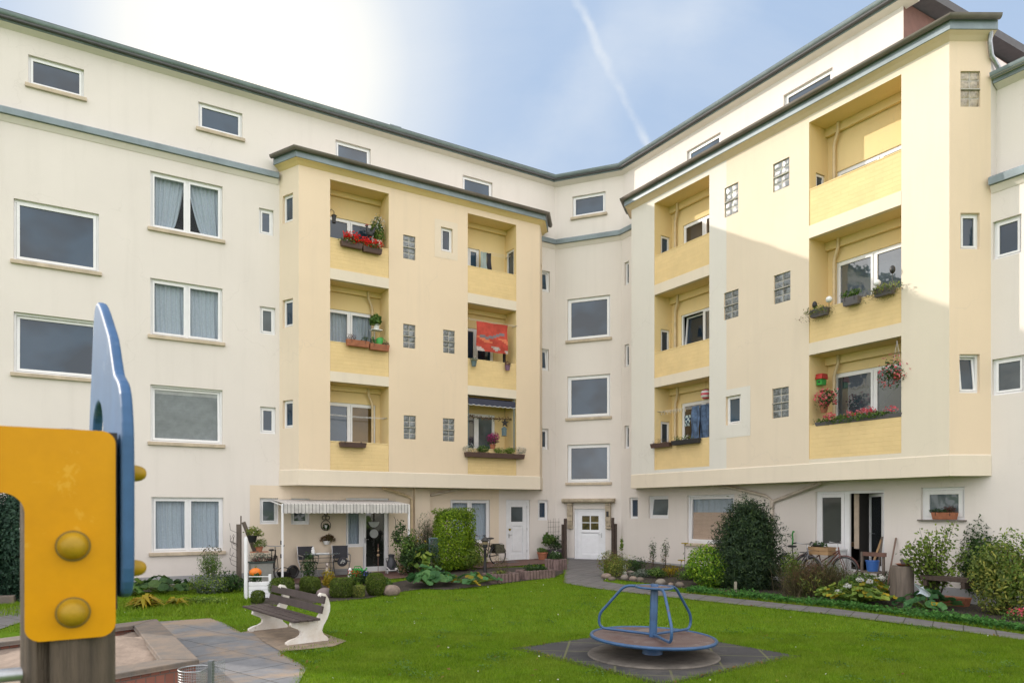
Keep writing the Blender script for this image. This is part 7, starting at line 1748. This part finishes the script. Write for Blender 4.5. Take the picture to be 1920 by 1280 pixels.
# a contrail: a thin great-circle band with puffy edges
d0 = Vector((0.1, 1.0, 0.7088888888888889)).normalized(); d1 = Vector((0.20148148148148148, 1.0, 0.49777777777777776)).normalized()
def band(a, b, width, strength, ns):
    n_ = a.cross(b).normalized(); mid = (a + b).normalized()
    wob = nd(nt, 'ShaderNodeVectorMath', operation='MULTIPLY_ADD')
    tn = nt.nodes.new('ShaderNodeTexNoise'); tn.inputs['Scale'].default_value = ns; tn.inputs['Detail'].default_value = 6; nt.links.new(dr_, tn.inputs['Vector'])
    nt.links.new(tn.outputs['Color'], wob.inputs[0]); wob.inputs[1].default_value = (width * 1.9,) * 3; nt.links.new(dr_, wob.inputs[2])
    dp = nd(nt, 'ShaderNodeVectorMath', operation='DOT_PRODUCT'); nt.links.new(wob.outputs[0], dp.inputs[0]); dp.inputs[1].default_value = n_
    ab = nd(nt, 'ShaderNodeMath', operation='ABSOLUTE'); nt.links.new(dp.outputs['Value'], ab.inputs[0])
    f = nd(nt, 'ShaderNodeMapRange', i_1=0.0, i_2=width, i_3=strength, i_4=0.); f.interpolation_type = 'SMOOTHSTEP'; nt.links.new(ab.outputs[0], f.inputs[0])
    bt = nt.nodes.new('ShaderNodeTexNoise'); bt.inputs['Scale'].default_value = ns * .8; bt.inputs['Detail'].default_value = 5; nt.links.new(dr_, bt.inputs['Vector'])
    br_ = ramp(nt, bt.outputs['Fac'], [(.36, .25), (.6, 1.)])
    front = nd(nt, 'ShaderNodeVectorMath', operation='DOT_PRODUCT'); nt.links.new(dr_, front.inputs[0]); front.inputs[1].default_value = mid
    fr = nd(nt, 'ShaderNodeMapRange', i_1=.80, i_2=.95, i_3=0., i_4=1.); nt.links.new(front.outputs['Value'], fr.inputs[0])
    o_ = nd(nt, 'ShaderNodeMath', operation='MULTIPLY'); nt.links.new(f.outputs[0], o_.inputs[0]); nt.links.new(fr.outputs[0], o_.inputs[1])
    o2_ = nd(nt, 'ShaderNodeMath', operation='MULTIPLY'); nt.links.new(o_.outputs[0], o2_.inputs[0]); nt.links.new(br_, o2_.inputs[1])
    return o2_.outputs[0]
c1_ = band(d0, d1, .0085, .68, 34)
d2 = Vector((0.2518518518518518, 1.0, 0.6940740740740741)).normalized(); d3 = Vector((0.07407407407407407, 1.0, 0.4866666666666667)).normalized()
c2_ = band(d2, d3, .07, .50, 7)
ad = nd(nt, 'ShaderNodeMath', operation='ADD', use_clamp=True); nt.links.new(c1_, ad.inputs[0]); nt.links.new(c2_, ad.inputs[1])
ad2 = nd(nt, 'ShaderNodeMath', operation='ADD', use_clamp=True); nt.links.new(ad.outputs[0], ad2.inputs[0]); nt.links.new(mu.outputs[0], ad2.inputs[1])
hz = mixc(nt, SKYVEIL, sky.outputs[0], SKYWHITE)
cc = mixc(nt, ad2.outputs[0], hz, CLOUD)
# bright glow painted into the sky over the left wing
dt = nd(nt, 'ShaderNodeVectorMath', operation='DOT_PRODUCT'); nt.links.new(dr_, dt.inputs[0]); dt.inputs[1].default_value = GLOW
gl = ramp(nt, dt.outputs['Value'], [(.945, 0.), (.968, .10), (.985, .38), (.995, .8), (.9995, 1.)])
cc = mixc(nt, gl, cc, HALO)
# unseen bright cloud added behind the viewpoint as fill for the walls
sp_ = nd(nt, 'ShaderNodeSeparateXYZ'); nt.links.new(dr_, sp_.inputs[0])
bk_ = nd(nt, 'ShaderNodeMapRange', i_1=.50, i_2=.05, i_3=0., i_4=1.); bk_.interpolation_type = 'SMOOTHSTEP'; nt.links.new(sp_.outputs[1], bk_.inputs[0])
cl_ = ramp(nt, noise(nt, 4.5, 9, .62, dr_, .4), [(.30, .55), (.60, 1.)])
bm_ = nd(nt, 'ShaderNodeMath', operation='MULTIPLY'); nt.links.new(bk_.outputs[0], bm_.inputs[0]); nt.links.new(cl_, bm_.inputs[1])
cc = mixc(nt, bm_.outputs[0], cc, BACKFILL)
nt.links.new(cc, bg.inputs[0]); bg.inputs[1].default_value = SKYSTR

L_ = bpy.data.lights.new('sun', 'SUN'); L_.energy = SUNSTR; L_.angle = math.radians(.5); L_.color = (1.0, .90, .78)
so = bpy.data.objects.new('sun', L_); col.objects.link(so); so.rotation_euler = SUN.to_track_quat('Z', 'Y').to_euler(); so.location = (-10, 30, 40)
cam = bpy.data.cameras.new('camera'); co = bpy.data.objects.new('camera', cam); col.objects.link(co)
co.location = (0, 0, 2.2); co.rotation_euler = (math.radians(90), 0, 0)
cam.sensor_width = 36; cam.lens = 36 * 1350 / 1920; cam.shift_y = (957 - 640) / 1920
cam.clip_start = .05; cam.clip_end = 2000
cam.dof.use_dof = True; cam.dof.focus_distance = 16; cam.dof.aperture_fstop = 6.3
scene.camera = co
scene.view_settings.view_transform = 'Standard'; scene.view_settings.look = 'None'; scene.view_settings.exposure = 0; scene.view_settings.gamma = 1
scene.render.engine = 'CYCLES'; scene.cycles.use_denoising = True
scene.cycles.max_bounces = 8; scene.cycles.diffuse_bounces = 4; scene.cycles.transparent_max_bounces = 12
